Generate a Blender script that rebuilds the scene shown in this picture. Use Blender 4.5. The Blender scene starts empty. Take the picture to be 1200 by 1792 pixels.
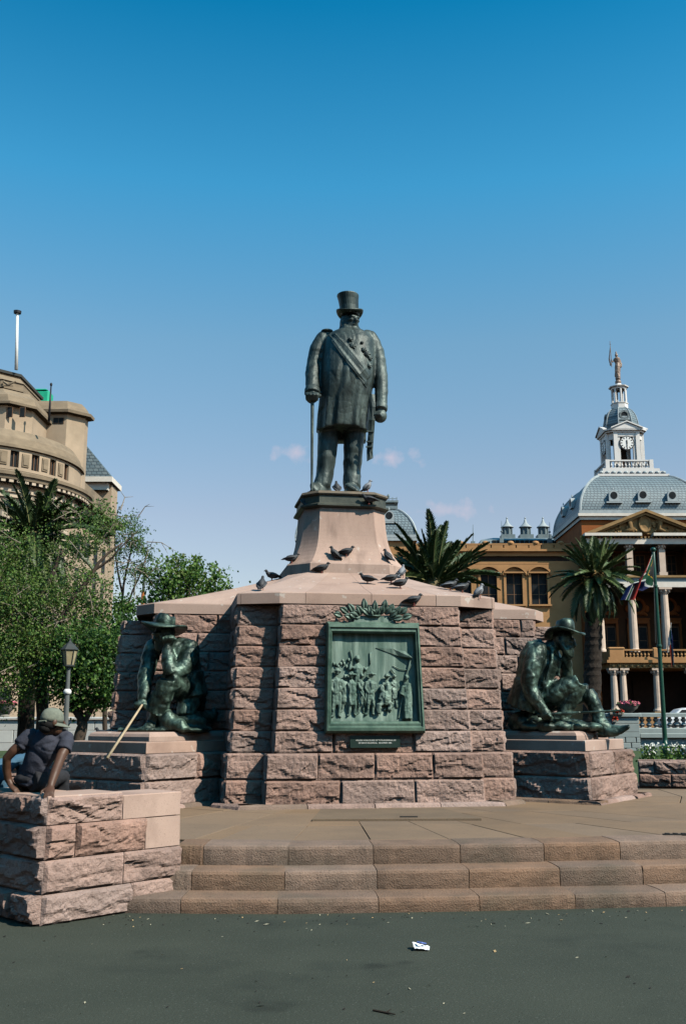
import bpy, math, random
from mathutils import Vector, Matrix, noise
from mathutils.bvhtree import BVHTree
random.seed(11)
R = math.radians
S = bpy.context.scene
COL = S.collection

# ---------------------------------------------------------------- camera
FPX = 1767.0                      # focal length in photograph pixels (1200 x 1792)
PITCH = math.atan(359.0 / FPX)
EYE = 1.6
cd = bpy.data.cameras.new('camera')
cam = bpy.data.objects.new('camera', cd)
COL.objects.link(cam)
cam.location = (0, 0, EYE)
cam.rotation_euler = (math.pi / 2 + PITCH, 0, 0)
cd.sensor_fit = 'VERTICAL'
cd.sensor_height = 36.0
cd.lens = FPX / 1792.0 * 36.0
cd.clip_end = 3000
S.camera = cam

# ---------------------------------------------------------------- world and sun
SUN_TO = Vector((1.269, -0.801, 1.47)).normalized()
w = bpy.data.worlds.new('World')
S.world = w
w.use_nodes = True
nt = w.node_tree
nt.nodes.clear()
out = nt.nodes.new('ShaderNodeOutputWorld')
bg = nt.nodes.new('ShaderNodeBackground')
bg.inputs['Strength'].default_value = 0.06
sky = nt.nodes.new('ShaderNodeTexSky')
sky.sky_type = 'NISHITA'
sky.sun_disc = False
sky.sun_elevation = math.asin(SUN_TO.z)
sky.sun_rotation = math.atan2(SUN_TO.x, SUN_TO.y)
sky.air_density = 1.0
sky.dust_density = 0.6
sky.ozone_density = 3.0
geo = nt.nodes.new('ShaderNodeTexCoord')
sep = nt.nodes.new('ShaderNodeSeparateXYZ')
nt.links.new(geo.outputs['Generated'], sep.inputs[0])
ramp = nt.nodes.new('ShaderNodeValToRGB')          # film colour of the clear sky, by height above the horizon
SKYRAMP = [(0.0, (2.14, 1.776, 1.56)), (0.195, (2.327, 1.931, 1.696)), (0.356, (1.842, 2.391, 2.133)), (0.49, (0.727, 2.664, 2.73)), (0.618, (0.073, 2.02, 2.353)), (1.0, (0.063, 1.719, 2.001))]
while len(ramp.color_ramp.elements) < len(SKYRAMP):
    ramp.color_ramp.elements.new(0.5)
for e, (p, c) in zip(ramp.color_ramp.elements, SKYRAMP):
    e.position = p
    e.color = (*c, 1)
nt.links.new(sep.outputs['Z'], ramp.inputs[0])
mul = nt.nodes.new('ShaderNodeMix')
mul.data_type = 'RGBA'
mul.blend_type = 'MULTIPLY'
mul.inputs[0].default_value = 1.0
nt.links.new(sky.outputs[0], mul.inputs[6])
nt.links.new(ramp.outputs[0], mul.inputs[7])
# three small thin clouds low in the sky
def cloud_dir(px, py):
    a = (px - 600.0) / FPX
    b = (896.0 - py) / FPX
    return Vector((a, math.cos(PITCH) - b * math.sin(PITCH), math.sin(PITCH) + b * math.cos(PITCH))).normalized()
cn = nt.nodes.new('ShaderNodeTexNoise')
cn.inputs['Scale'].default_value = 70.0
cn.inputs['Detail'].default_value = 6
nt.links.new(geo.outputs['Generated'], cn.inputs['Vector'])
def vmath(op, a, b):
    n = nt.nodes.new('ShaderNodeVectorMath')
    n.operation = op
    for k, q in enumerate((a, b)):
        if q is None: continue
        if isinstance(q, tuple): n.inputs[k].default_value = q
        else: nt.links.new(q, n.inputs[k])
    return n
def smath(op, a, b):
    n = nt.nodes.new('ShaderNodeMath')
    n.operation = op
    for k, q in enumerate((a, b)):
        if isinstance(q, (int, float)): n.inputs[k].default_value = q
        else: nt.links.new(q, n.inputs[k])
    return n.outputs[0]
acc = None
for px, py, sx, sz in ((522, 793, 0.026, 0.0105), (688, 801, 0.030, 0.010), (790, 892, 0.036, 0.0095)):
    d = cloud_dir(px, py)
    q = vmath('SUBTRACT', geo.outputs['Generated'], tuple(d))
    q = vmath('MULTIPLY', q.outputs[0], (1 / sx, 1 / 0.06, 1 / sz))
    ln = vmath('LENGTH', q.outputs[0], None)
    f = smath('SUBTRACT', 1.0, ln.outputs['Value'])
    f = smath('MULTIPLY_ADD', f, 0.75) if False else smath('ADD', smath('MULTIPLY', f, 0.8), smath('MULTIPLY', smath('SUBTRACT', cn.outputs[0], 0.53), 2.4))
    n = nt.nodes.new('ShaderNodeClamp')
    nt.links.new(f, n.inputs[0])
    acc = n.outputs[0] if acc is None else smath('MAXIMUM', acc, n.outputs[0])
cm2 = smath('MULTIPLY', acc, 0.62)
cmix = nt.nodes.new('ShaderNodeMix')
cmix.data_type = 'RGBA'
cmix.inputs[7].default_value = (9.4, 8.2, 9.4, 1)
nt.links.new(cm2, cmix.inputs[0])
nt.links.new(mul.outputs[2], cmix.inputs[6])
nt.links.new(cmix.outputs[2], bg.inputs['Color'])
nt.links.new(bg.outputs[0], out.inputs['Surface'])

sd = bpy.data.lights.new('sun', 'SUN')
sd.energy = 5.0
sd.angle = R(0.53)
sd.color = (1.0, 0.92, 0.79)
sun = bpy.data.objects.new('sun', sd)
COL.objects.link(sun)
sun.location = (20, -20, 40)
sun.rotation_euler = SUN_TO.to_track_quat('Z', 'Y').to_euler()

S.view_settings.view_transform = 'Standard'
S.view_settings.look = 'None'
S.view_settings.gamma = 1.0
S.view_settings.use_curve_mapping = False
S.view_settings.exposure = 0.30

S.cycles.diffuse_bounces = 0

# ---------------------------------------------------------------- helpers
def P(px, py, Y):
    """point at distance Y seen at pixel (px, py) of the photograph (used to take measures from it)"""
    a = (px - 600.0) / FPX
    b = (896.0 - py) / FPX
    dy = math.cos(PITCH) - b * math.sin(PITCH)
    dz = math.sin(PITCH) + b * math.cos(PITCH)
    t = Y / dy
    return Vector((a * t, Y, EYE + dz * t))

def PZ(px, py, z):
    a = (px - 600.0) / FPX
    b = (896.0 - py) / FPX
    dy = math.cos(PITCH) - b * math.sin(PITCH)
    dz = math.sin(PITCH) + b * math.cos(PITCH)
    t = (z - EYE) / dz
    return Vector((a * t, dy * t, z))

def nz(p, s=1.0, seed=0.0):
    return noise.noise(Vector((p[0] * s + seed, p[1] * s - seed * 1.7, p[2] * s + seed * 0.6)))

ORG = {}

class MB:
    def __init__(s):
        s.v = []
        s.f = []
        s.mi = []
        s.m = 0
    def face(s, idx):
        s.f.append(tuple(idx)); s.mi.append(s.m)
    def quad(s, a, b, c, d):
        i = len(s.v)
        s.v += [Vector(a), Vector(b), Vector(c), Vector(d)]
        s.face((i, i + 1, i + 2, i + 3))
    def tri(s, a, b, c):
        i = len(s.v)
        s.v += [Vector(a), Vector(b), Vector(c)]
        s.face((i, i + 1, i + 2))
    def hexa(s, p):
        """8 corners: bottom 4 counter-clockwise, top 4"""
        i = len(s.v)
        s.v += [Vector(q) for q in p]
        for q in ((3, 2, 1, 0), (4, 5, 6, 7), (0, 1, 5, 4), (1, 2, 6, 5), (2, 3, 7, 6), (3, 0, 4, 7)):
            s.face([i + k for k in q])
        return s
    def box(s, x0, x1, y0, y1, z0, z1):
        return s.hexa([(x0, y0, z0), (x1, y0, z0), (x1, y1, z0), (x0, y1, z0),
                       (x0, y0, z1), (x1, y0, z1), (x1, y1, z1), (x0, y1, z1)])
    def bbox(s, x0, x1, y0, y1, z0, z1, b=0.02):
        """box with chamfered vertical and top edges"""
        r = lambda o, z: [(x0 + o + b, y0 + o, z), (x1 - o - b, y0 + o, z), (x1 - o, y0 + o + b, z), (x1 - o, y1 - o - b, z),
                          (x1 - o - b, y1 - o, z), (x0 + o + b, y1 - o, z), (x0 + o, y1 - o - b, z), (x0 + o, y0 + o + b, z)]
        return s.rings([r(0, z0), r(0, z1 - b), r(b, z1)])
    def rings(s, rs, cap=True, close=True):
        base = len(s.v)
        n = len(rs[0])
        for r in rs:
            s.v += [Vector(p) for p in r]
        m = n if close else n - 1
        for k in range(len(rs) - 1):
            a = base + k * n
            for j in range(m):
                jj = (j + 1) % n
                s.face((a + j, a + jj, a + n + jj, a + n + j))
        if cap:
            s.face([base + j for j in range(n)][::-1])
            s.face([base + (len(rs) - 1) * n + j for j in range(n)])
        return s
    def prism(s, poly, z0, z1):
        return s.rings([[(x, y, z0) for x, y in poly], [(x, y, z1) for x, y in poly]])
    def lathe(s, prof, c=(0, 0, 0), n=12, a0=0.0, a1=None, cap=True):
        rs = []
        full = a1 is None
        for r, z in prof:
            if full:
                rs.append([(c[0] + r * math.cos(a0 + 2 * math.pi * k / n), c[1] + r * math.sin(a0 + 2 * math.pi * k / n), c[2] + z) for k in range(n)])
            else:
                rs.append([(c[0] + r * math.cos(a0 + (a1 - a0) * k / n), c[1] + r * math.sin(a0 + (a1 - a0) * k / n), c[2] + z) for k in range(n + 1)])
        return s.rings(rs, cap=cap and full, close=full)
    def tube(s, pts, rad, n=8, flat=1.0, up=None, cap=True):
        pts = [Vector(p) for p in pts]
        if not hasattr(rad, '__len__'):
            rad = [rad] * len(pts)
        rs = []
        prev = None
        for k, p in enumerate(pts):
            d = (pts[min(k + 1, len(pts) - 1)] - pts[max(k - 1, 0)]).normalized()
            u = Vector(up) if up is not None else (prev if prev is not None else Vector((0.13, -1, 0.21)))
            x = (u - d * u.dot(d))
            if x.length < 1e-4:
                x = Vector((1, 0, 0)) - d * d.x
            x.normalize()
            prev = x
            y = d.cross(x)
            r = rad[k]
            rx, ry = (r, r) if not hasattr(r, '__len__') else r
            rs.append([p + x * (ry * flat * math.cos(2 * math.pi * j / n)) + y * (rx * math.sin(2 * math.pi * j / n)) for j in range(n)])
        return s.rings(rs, cap=cap)
    def limb(s, pts, rad, n=16, flat=1.0, up=None, amp=.085, freq=34.0, ph=0.0):
        """clothed limb: a tube with cloth folds that run slantwise round it"""
        pts = [Vector(p) for p in pts]
        rad = [r if hasattr(r, '__len__') else (r, r) for r in (rad if hasattr(rad, '__len__') else [rad] * len(pts))]
        P_, R_ = [], []
        for i in range(len(pts) - 1):
            p0, p1, p2, p3 = pts[max(i - 1, 0)], pts[i], pts[i + 1], pts[min(i + 2, len(pts) - 1)]
            k_ = max(3, int((p2 - p1).length / .028))
            for j in range(k_):
                t = j / k_
                P_.append(.5 * ((2 * p1) + (p2 - p0) * t + (2 * p0 - 5 * p1 + 4 * p2 - p3) * t * t + (3 * p1 - p0 - 3 * p2 + p3) * t ** 3))
                R_.append(tuple(rad[i][q] + (rad[i + 1][q] - rad[i][q]) * t for q in (0, 1)))
        P_.append(pts[-1]); R_.append(rad[-1])
        b = len(s.v)
        s.tube(P_, R_, n, flat, up)
        L_ = 0.0
        for k in range(len(P_)):
            if k: L_ += (P_[k] - P_[k - 1]).length
            for j in range(n):
                i = b + k * n + j
                t = 2 * math.pi * j / n
                w = math.sin(L_ * freq * .5 + 1.5 * math.sin(t + ph + L_ * 3) + .9 * math.sin(2 * t - L_ * 5 + ph))
                w2 = math.sin(L_ * freq * .8 - 2.0 * math.sin(t - ph) + 2.0)
                d = s.v[i] - P_[k]
                s.v[i] = P_[k] + d * (1 + amp * ((1 - abs(w)) ** 1.6 * 1.2 + .5 * (1 - abs(w2)) ** 2 - .45))
        return s
    def ell(s, c, r, rot=None, nu=12, nv=8):
        c = Vector(c)
        rs = []
        for i in range(nv + 1):
            t = math.pi * (i + 0.0) / nv
            t = min(max(t, 0.06), math.pi - 0.06)
            ring = []
            for j in range(nu):
                a = 2 * math.pi * j / nu
                p = Vector((r[0] * math.sin(t) * math.cos(a), r[1] * math.sin(t) * math.sin(a), -r[2] * math.cos(t)))
                if rot is not None:
                    p = rot @ p
                ring.append(c + p)
            rs.append(ring)
        return s.rings(rs)
    def build(s, name, mat, parent=None, smooth=False, origin=None):
        me = bpy.data.meshes.new(name)
        o = bpy.data.objects.new(name, me)
        COL.objects.link(o)
        org = Vector((0, 0, 0))
        if parent is not None:
            org = ORG[parent.name]
            o.parent = parent
        elif origin is not None:
            org = Vector(origin)
            o.location = org
        ORG[o.name] = org
        me.from_pydata([v - org for v in s.v], [], s.f)
        mats = mat if isinstance(mat, (list, tuple)) else [mat]
        for m in mats:
            me.materials.append(m)
        if len(mats) > 1:
            me.polygons.foreach_set('material_index', s.mi)
        if smooth:
            me.polygons.foreach_set('use_smooth', [True] * len(me.polygons))
        me.update()
        return o

def tag(o, label=None, cat=None, group=None, kind=None):
    if label: o['label'] = label
    if cat: o['category'] = cat
    if group: o['group'] = group
    if kind: o['kind'] = kind
    return o

def thing(name, loc, label=None, cat=None, group=None, kind=None):
    o = bpy.data.objects.new(name, None)
    COL.objects.link(o)
    o.location = loc
    o.empty_display_size = 0.2
    ORG[o.name] = Vector(loc)
    return tag(o, label, cat, group, kind)

def copy_tree(o, loc=None, rz=None, parent=None):
    c = o.copy()
    COL.objects.link(c)
    if parent is not None: c.parent = parent
    if loc is not None: c.location = loc
    if rz is not None: c.rotation_euler = (0, 0, rz)
    ORG[c.name] = Vector(c.location)
    for ch in list(o.children):
        copy_tree(ch, parent=c)
    return c

def dup(o, loc, parent):
    """copy of a part, its mesh shared, moved by loc"""
    c = o.copy()
    COL.objects.link(c)
    c.parent = parent
    c.location = loc
    ORG[c.name] = ORG[parent.name]
    return c

def fuse(mb, voxel, smooth=2, fold=None):
    """one continuous skin out of overlapping volumes"""
    me = bpy.data.meshes.new('tmp')
    me.from_pydata([tuple(v) for v in mb.v], [], mb.f)
    o = bpy.data.objects.new('tmp', me)
    COL.objects.link(o)
    m = o.modifiers.new('r', 'REMESH')
    m.mode = 'VOXEL'
    m.voxel_size = voxel
    if smooth:
        q = o.modifiers.new('s', 'SMOOTH')
        q.factor = 0.5
        q.iterations = smooth
    dg = bpy.context.evaluated_depsgraph_get()
    dg.update()
    e = o.evaluated_get(dg)
    rm = e.to_mesh()
    r = MB()
    r.v = [v.co.copy() for v in rm.vertices]
    nrm = [v.normal.copy() for v in rm.vertices]
    r.f = [tuple(p.vertices) for p in rm.polygons]
    r.mi = [0] * len(r.f)
    e.to_mesh_clear()
    bpy.data.objects.remove(o)
    bpy.data.meshes.remove(me)
    if fold:
        r.v = [v + n * fold(v, n) for v, n in zip(r.v, nrm)]
    return r

# ---------------------------------------------------------------- materials
def M(name, c1, c2=None, scale=6.0, detail=6.0, rough=0.8, bump=0.0, bscale=None, metal=0.0, rnd=0.0, speck=None,
      stain=None, drop=None, stretch=None, spec=0.3, lo=0.35, hi=0.65, dist=0.02, trans=0.0):
    m = bpy.data.materials.new(name)
    m.use_nodes = True
    t = m.node_tree
    N = t.nodes
    L = t.links.new
    b = N['Principled BSDF']
    b.inputs['Roughness'].default_value = rough
    b.inputs['Metallic'].default_value = metal
    b.inputs['Specular IOR Level'].default_value = spec
    if c2 is None and not rnd and not bump:
        b.inputs['Base Color'].default_value = (*c1, 1)
        return m
    tc = N.new('ShaderNodeTexCoord')
    vec = tc.outputs['Object']
    if stretch:
        mp = N.new('ShaderNodeMapping')
        mp.inputs['Scale'].default_value = stretch
        L(vec, mp.inputs[0])
        vec = mp.outputs[0]
    def noi(sc, det=detail, v=None, ro=0.6):
        n = N.new('ShaderNodeTexNoise')
        n.inputs['Scale'].default_value = sc
        n.inputs['Detail'].default_value = det
        n.inputs['Roughness'].default_value = ro
        L(v or vec, n.inputs['Vector'])
        return n.outputs[0]
    def mr(v, a, c, d=0.0, e=1.0):
        n = N.new('ShaderNodeMapRange')
        n.inputs['From Min'].default_value = a
        n.inputs['From Max'].default_value = c
        n.inputs['To Min'].default_value = d
        n.inputs['To Max'].default_value = e
        L(v, n.inputs[0])
        return n.outputs[0]
    def mix(f, A, B, mode='MIX'):
        n = N.new('ShaderNodeMix')
        n.data_type = 'RGBA'
        n.blend_type = mode
        if isinstance(f, (int, float)): n.inputs[0].default_value = f
        else: L(f, n.inputs[0])
        for k, q in ((6, A), (7, B)):
            if isinstance(q, tuple): n.inputs[k].default_value = (*q, 1)
            else: L(q, n.inputs[k])
        return n.outputs[2]
    col = mix(mr(noi(scale), lo, hi), c1, c2 or c1)
    if speck:            # (scale, colour, amount)
        col = mix(mr(noi(speck[0], 2.0, tc.outputs['Object']), 0.60, 0.70, 0.0, speck[2]), col, speck[1])
    if stain:            # (scale, colour, amount)
        col = mix(mr(noi(stain[0], 5.0), 0.52, 0.70, 0.0, stain[2]), col, stain[1])
    if drop:             # pale droppings: (scale, colour, amount)
        col = mix(mr(noi(drop[0], 3.0, tc.outputs['Object'], 0.5), 0.66, 0.70, 0.0, drop[2]), col, drop[1])
    if rnd:
        oi = N.new('ShaderNodeObjectInfo')
        hs = N.new('ShaderNodeHueSaturation')
        L(mr(oi.outputs['Random'], 0, 1, 1 - rnd, 1 + rnd * 0.8), hs.inputs['Value'])
        ml = N.new('ShaderNodeMath')
        ml.operation = 'MULTIPLY'
        ml.inputs[1].default_value = 7.31
        L(oi.outputs['Random'], ml.inputs[0])
        fr = N.new('ShaderNodeMath')
        fr.operation = 'FRACT'
        L(ml.outputs[0], fr.inputs[0])
        L(mr(fr.outputs[0], 0, 1, 1 - rnd * 1.2, 1 + rnd * 1.2), hs.inputs['Saturation'])
        L(col, hs.inputs['Color'])
        col = hs.outputs[0]
    L(col, b.inputs['Base Color'])
    if bump:
        bp = N.new('ShaderNodeBump')
        bp.inputs['Strength'].default_value = bump
        bp.inputs['Distance'].default_value = dist
        L(noi(bscale or scale * 3, 8.0, ro=0.65), bp.inputs['Height'])
        L(bp.outputs[0], b.inputs['Normal'])
    return m

PINK = (0.325, 0.185, 0.160)
GRAN = M('rough_granite', (0.400, 0.266, 0.221), (0.275, 0.189, 0.159), 2.6, rough=0.92, bump=0.8, bscale=22, rnd=0.15,
         speck=(60, (0.10, 0.075, 0.07), 0.55), stain=(1.6, (0.115, 0.088, 0.078), 0.6), spec=0.2, dist=0.035)
DRESS = M('dressed_granite', (0.465, 0.325, 0.263), (0.405, 0.280, 0.227), 2.0, rough=0.8, bump=0.2, bscale=60, rnd=0.05,
          speck=(80, (0.20, 0.13, 0.11), 0.45), stain=(1.5, (0.27, 0.18, 0.145), 0.65), drop=(7.0, (0.60, 0.56, 0.50), 0.55), spec=0.25, dist=0.01)
STEP = M('step_granite', (0.275, 0.182, 0.132), (0.195, 0.134, 0.100), 3.0, rough=0.92, bump=0.7, bscale=75, rnd=0.12,
         speck=(55, (0.08, 0.065, 0.05), 0.6), stain=(1.4, (0.12, 0.11, 0.08), 0.4), spec=0.2, dist=0.02)
PAVE = M('terrace_granite', (0.240, 0.162, 0.104), (0.198, 0.136, 0.090), 1.1, rough=0.88, bump=0.25, bscale=60, rnd=0.05,
         speck=(45, (0.12, 0.088, 0.064), 0.7), stain=(0.8, (0.150, 0.108, 0.076), 0.6), spec=0.25, dist=0.008)
MORTAR = M('mortar', (0.24, 0.16, 0.135), (0.17, 0.115, 0.098), 5, rough=0.95, bump=0.3)
ASPH = M('asphalt', (0.052, 0.059, 0.045), (0.040, 0.047, 0.036), 0.6, rough=0.95, bump=0.7, bscale=60,
         speck=(48, (0.095, 0.10, 0.085), 0.7), stain=(0.55, (0.022, 0.028, 0.023), 0.8), drop=(1.1, (0.019, 0.022, 0.018), 0.5), spec=0.2, dist=0.010)
JOINT = M('dark_joint', (0.075, 0.058, 0.042), (0.05, 0.04, 0.03), 8, rough=0.95)
PEDM = M('pedestal_granite', (0.475, 0.330, 0.266), (0.41, 0.282, 0.228), 2.4, rough=0.8, bump=0.2, bscale=60, rnd=0.04,
         speck=(80, (0.20, 0.13, 0.11), 0.45), stain=(2.6, (0.27, 0.185, 0.15), 0.7), drop=(8.0, (0.60, 0.56, 0.50), 0.45), stretch=(2.2, 2.2, 0.6), spec=0.25, dist=0.01)
BRONZE = M('bronze_patina', (0.034, 0.049, 0.046), (0.140, 0.180, 0.164), 3.2, rough=0.50, bump=0.5, bscale=12, metal=0.3,
           stretch=(1.7, 1.7, 0.45), stain=(4.0, (0.008, 0.013, 0.012), 0.85), lo=0.44, hi=0.74, spec=0.5, dist=0.02)
BRONZE2 = M('bronze_green', (0.014, 0.028, 0.022), (0.175, 0.275, 0.220), 4.5, rough=0.44, bump=0.5, bscale=15, metal=0.45,
            stretch=(1, 1, 0.7), stain=(5, (0.007, 0.013, 0.010), 0.85), lo=0.47, hi=0.72, spec=0.5, dist=0.02)
VERDI = M('verdigris_relief', (0.090, 0.150, 0.122), (0.250, 0.335, 0.280), 2.6, rough=0.6, bump=0.3, bscale=30, metal=0.15,
          stretch=(4.5, 4.5, 0.30), stain=(2.2, (0.060, 0.105, 0.085), 0.6), lo=0.40, hi=0.66, dist=0.01)
VFRAME = M('verdigris_frame', (0.045, 0.092, 0.070), (0.125, 0.195, 0.150), 6.0, rough=0.55, bump=0.2, bscale=30, metal=0.2)
LEAFBR = M('verdigris_leaf', (0.045, 0.080, 0.063), (0.150, 0.215, 0.175), 9.0, rough=0.5, bump=0.2, bscale=40, metal=0.2)
BLACKPL = M('plaque_enamel', (0.012, 0.026, 0.022), (0.02, 0.038, 0.03), 8, rough=0.35)
WHITE = M('white_paint', (0.80, 0.79, 0.76), (0.70, 0.69, 0.66), 4, rough=0.6)
# ---------------------------------------------------------------- monument frame
CX, CY, GZ = -0.045, 16.45, 0.458          # centre of the monument, height of its terrace
TH = R(9.5)
ct, st = math.cos(TH), math.sin(TH)

def W(u, n, z=0.0):
    """monument plan (u right, n outward to the front) to world"""
    return Vector((CX + u * ct + n * st, CY + u * st - n * ct, z))

def project(p):
    d = Vector(p) - Vector((0, 0, EYE))
    f = d.y * math.cos(PITCH) + d.z * math.sin(PITCH)
    v = -d.y * math.sin(PITCH) + d.z * math.cos(PITCH)
    return 600 + FPX * d.x / f, 896 - FPX * v / f

def smooth01(t):
    t = min(max(t, 0.0), 1.0)
    return t * t * (3 - 2 * t)

class Face:
    """battered wall face: bottom edge a0-b0 at z0, top edge a1-b1 at z1, seen from outside with a on the left"""
    def __init__(s, a0, b0, z0, a1, b1, z1):
        s.a0, s.b0, s.a1, s.b1 = [Vector((p[0], p[1])) for p in (a0, b0, a1, b1)]
        s.z0, s.z1 = z0, z1
        d = (s.b0 - s.a0).normalized()
        s.n = Vector((d.y, -d.x, 0))
        s.L = (s.b0 - s.a0).length
    def at(s, t, z, off=0.0):
        k = (z - s.z0) / (s.z1 - s.z0)
        a = s.a0.lerp(s.a1, k)
        b = s.b0.lerp(s.b1, k)
        q = a.lerp(b, t)
        return Vector((q.x, q.y, z)) + s.n * off

SEED = [0.0]
def stone(root, F, t0, t1, z0, z1, mat=None, rough=0.055, depth=0.14, name='stone', gap=0.004, flatk=False):
    SEED[0] += 3.17
    sd_ = SEED[0]
    L = F.L * (t1 - t0)
    H = z1 - z0
    gx = gap / F.L
    t0 += gx; t1 -= gx; z0 += gap; z1 -= gap
    nx = max(8, min(44, int(L / 0.021)))
    nzc = 14
    mb = MB()
    if flatk:
        nx, nzc = 2, 2
    amp = rough * random.uniform(0.7, 1.3)
    brk = random.uniform(0.22, 0.48)
    tilt = random.uniform(-0.35, 0.35)
    gouges = []                                   # chisel breaks: a sharp upper lip, the rock below hacked away
    for k_ in range(random.choice((0, 1, 1, 2, 2, 3))):
        gl = random.uniform(0.10, 0.34)
        gouges.append((random.uniform(0.05, max(0.06, L - 0.05)), random.uniform(0.12, 0.72) * H, gl, random.uniform(-0.75, 0.45), random.uniform(0.010, 0.036), random.uniform(0.03, 0.09)))
    for i in range(nzc + 1):
        for j in range(nx + 1):
            u, v = j / nx, i / nzc
            z = z0 + (z1 - z0) * v
            t = t0 + (t1 - t0) * u
            o = 0.0
            if not flatk:
                e = min(u * L, (1 - u) * L, v * H, (1 - v) * H)
                p = F.at(t, z)
                k = smooth01((e - 0.002) / (0.016 + 0.030 * max(0.0, nz(p, 9.0, sd_ + 3))))
                # split rock: flat facets at different depths, tilted, on a loose swell
                q = Vector((u * L * 4.2 + sd_, v * H * 7.0 + sd_ * .7, sd_))
                q = q + Vector((nz(p, 7, sd_), nz(p, 7, sd_ + 40), 0)) * .45
                ds, ps = noise.voronoi(q)
                c0_ = ps[0]
                r0 = noise.cell_vector(c0_ * 3.7)
                fac = 0.55 * r0.x + (q.x - c0_.x) * r0.y * 0.9 + (q.y - c0_.y) * (r0.z - .25) * 1.0
                big = nz(p, 2.6, sd_)
                fin = nz(p, 24.0, sd_ + 5)
                line = brk + 0.35 * nz((u * L * 3.2, sd_, 0), 1.0)
                led = smooth01((v - line) / 0.14)
                o = k * (0.006 + amp * (0.20 + 0.34 * led + 0.42 * fac + 0.40 * big + tilt * (u - 0.5)) + 0.009 * fin)
                for gx_, gz_, gl, sl, gd, gw in gouges:
                    xx = u * L - gx_
                    if abs(xx) < gl:
                        below = gz_ + sl * xx + 0.03 * nz((u * L * 9, sd_, gz_), 1.0) - v * H
                        if below > 0:
                            o -= k * gd * rough / 0.055 * math.exp(-below / gw) * smooth01((1 - abs(xx) / gl) * 2.5) * min(1.0, below / 0.006)
                o = max(o, -0.018)
            mb.v.append(F.at(t, z, o))
    w_ = nx + 1
    for i in range(nzc):
        for j in range(nx):
            a = i * w_ + j
            mb.face((a, a + 1, a + 1 + w_, a + w_))
    # sides
    rim = [j for j in range(w_)] + [i * w_ + nx for i in range(1, nzc + 1)] + [nzc * w_ + j for j in range(nx - 1, -1, -1)] + [i * w_ for i in range(nzc - 1, 0, -1)]
    b = len(mb.v)
    for q in rim:
        mb.v.append(mb.v[q] - F.n * depth)
    m = len(rim)
    for k in range(m):
        kk = (k + 1) % m
        mb.face((rim[kk], rim[k], b + k, b + kk))
    return mb.build(name, mat or GRAN, root)

def courses(root, F, zs, joints, **kw):
    for k in range(len(zs) - 1):
        js = joints[k % len(joints)]
        for a, b in zip(js[:-1], js[1:]):
            stone(root, F, a, b, zs[k], zs[k + 1], **kw)

# ---------------------------------------------------------------- ground
g = MB()
g.quad((-300, -40, 0), (300, -40, 0), (300, 400, 0), (-300, 400, 0))
tag(g.build('asphalt', ASPH), kind='structure')

LINE = [PZ(100, 1596, 0), PZ(210, 1598, 0), PZ(500, 1600, 0), PZ(845, 1594.5, 0), PZ(1200, 1586, 0), PZ(1500, 1576, 0), PZ(1900, 1556, 0), PZ(2300, 1526, 0)]
def offline(d):
    r = []
    for i, p in enumerate(LINE):
        a = LINE[max(i - 1, 0)]
        b = LINE[min(i + 1, len(LINE) - 1)]
        t = (b - a); t.z = 0; t.normalize()
        r.append(Vector((p.x - t.y * d, p.y + t.x * d, 0)))
    return r
def online(line, px, z):
    best = None
    for a, b in zip(line[:-1], line[1:]):
        for k in range(60):
            q = a.lerp(b, k / 60)
            q = Vector((q.x, q.y, z))
            e = abs(project(q)[0] - px)
            if best is None or e < best[0]:
                best = (e, q)
    return best[1]

steps = thing('steps', (1.2, 9.3, 0), kind='structure')
SPEC = [(0.0, 0.0, 0.124, [208, 315, 487, 665, 840, 1005, 1163, 1330, 1500, 1680]),
        (0.375, 0.118, 0.290, [258, 337, 498, 660, 822, 979, 1122, 1275, 1430, 1600]),
        (0.715, 0.284, 0.458, [308, 356, 505, 655, 805, 950, 1085, 1225, 1370, 1530])]
TOPJ = []
for d, z0, z1, js in SPEC:
    ln = offline(d)
    pts = [online(ln, j, z1) for j in js]
    if z1 > 0.45: TOPJ = pts
    for a, b in zip(pts[:-1], pts[1:]):
        t = (b - a); Ls = t.length; t.normalize()
        nrm = Vector((t.y, -t.x, 0))
        mb = MB()
        nn = 12
        rs = []
        ex = 0.0035
        sdd = random.random() * 50
        dv = random.uniform(-0.004, 0.004)
        for k in range(nn + 1):
            q = a + t * (ex + (Ls - 2 * ex) * k / nn)
            e = 0.006 if k in (0, nn) else 0.0
            ch = 0.004 * nz((k * 0.9, sdd, d), 1.0)
            ring = []
            for (o, z) in ((0.0 - e, z0), (0.004 - e, z0 + 0.25 * (z1 - z0)), (0.005 - e, z0 + 0.5 * (z1 - z0)), (0.002 - e, z1 - 0.035), (-0.008 - e, z1 - 0.012), (-0.030, z1 - 0.002 - e), (-0.20, z1), (-0.44, z1), (-0.44, z0)):
                wob = 0.007 * nz((q.x, q.y, z), 17, sdd) if -0.02 < o < 0.01 else 0.0
                ring.append(Vector((q.x, q.y, z + (dv if z > z0 + 0.05 and o < -0.005 else 0))) + nrm * (o + wob + (ch if o > -0.02 else 0)))
            rs.append(ring)
        mb.rings(rs)
        mb.build('step_stone', STEP, steps)

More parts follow.
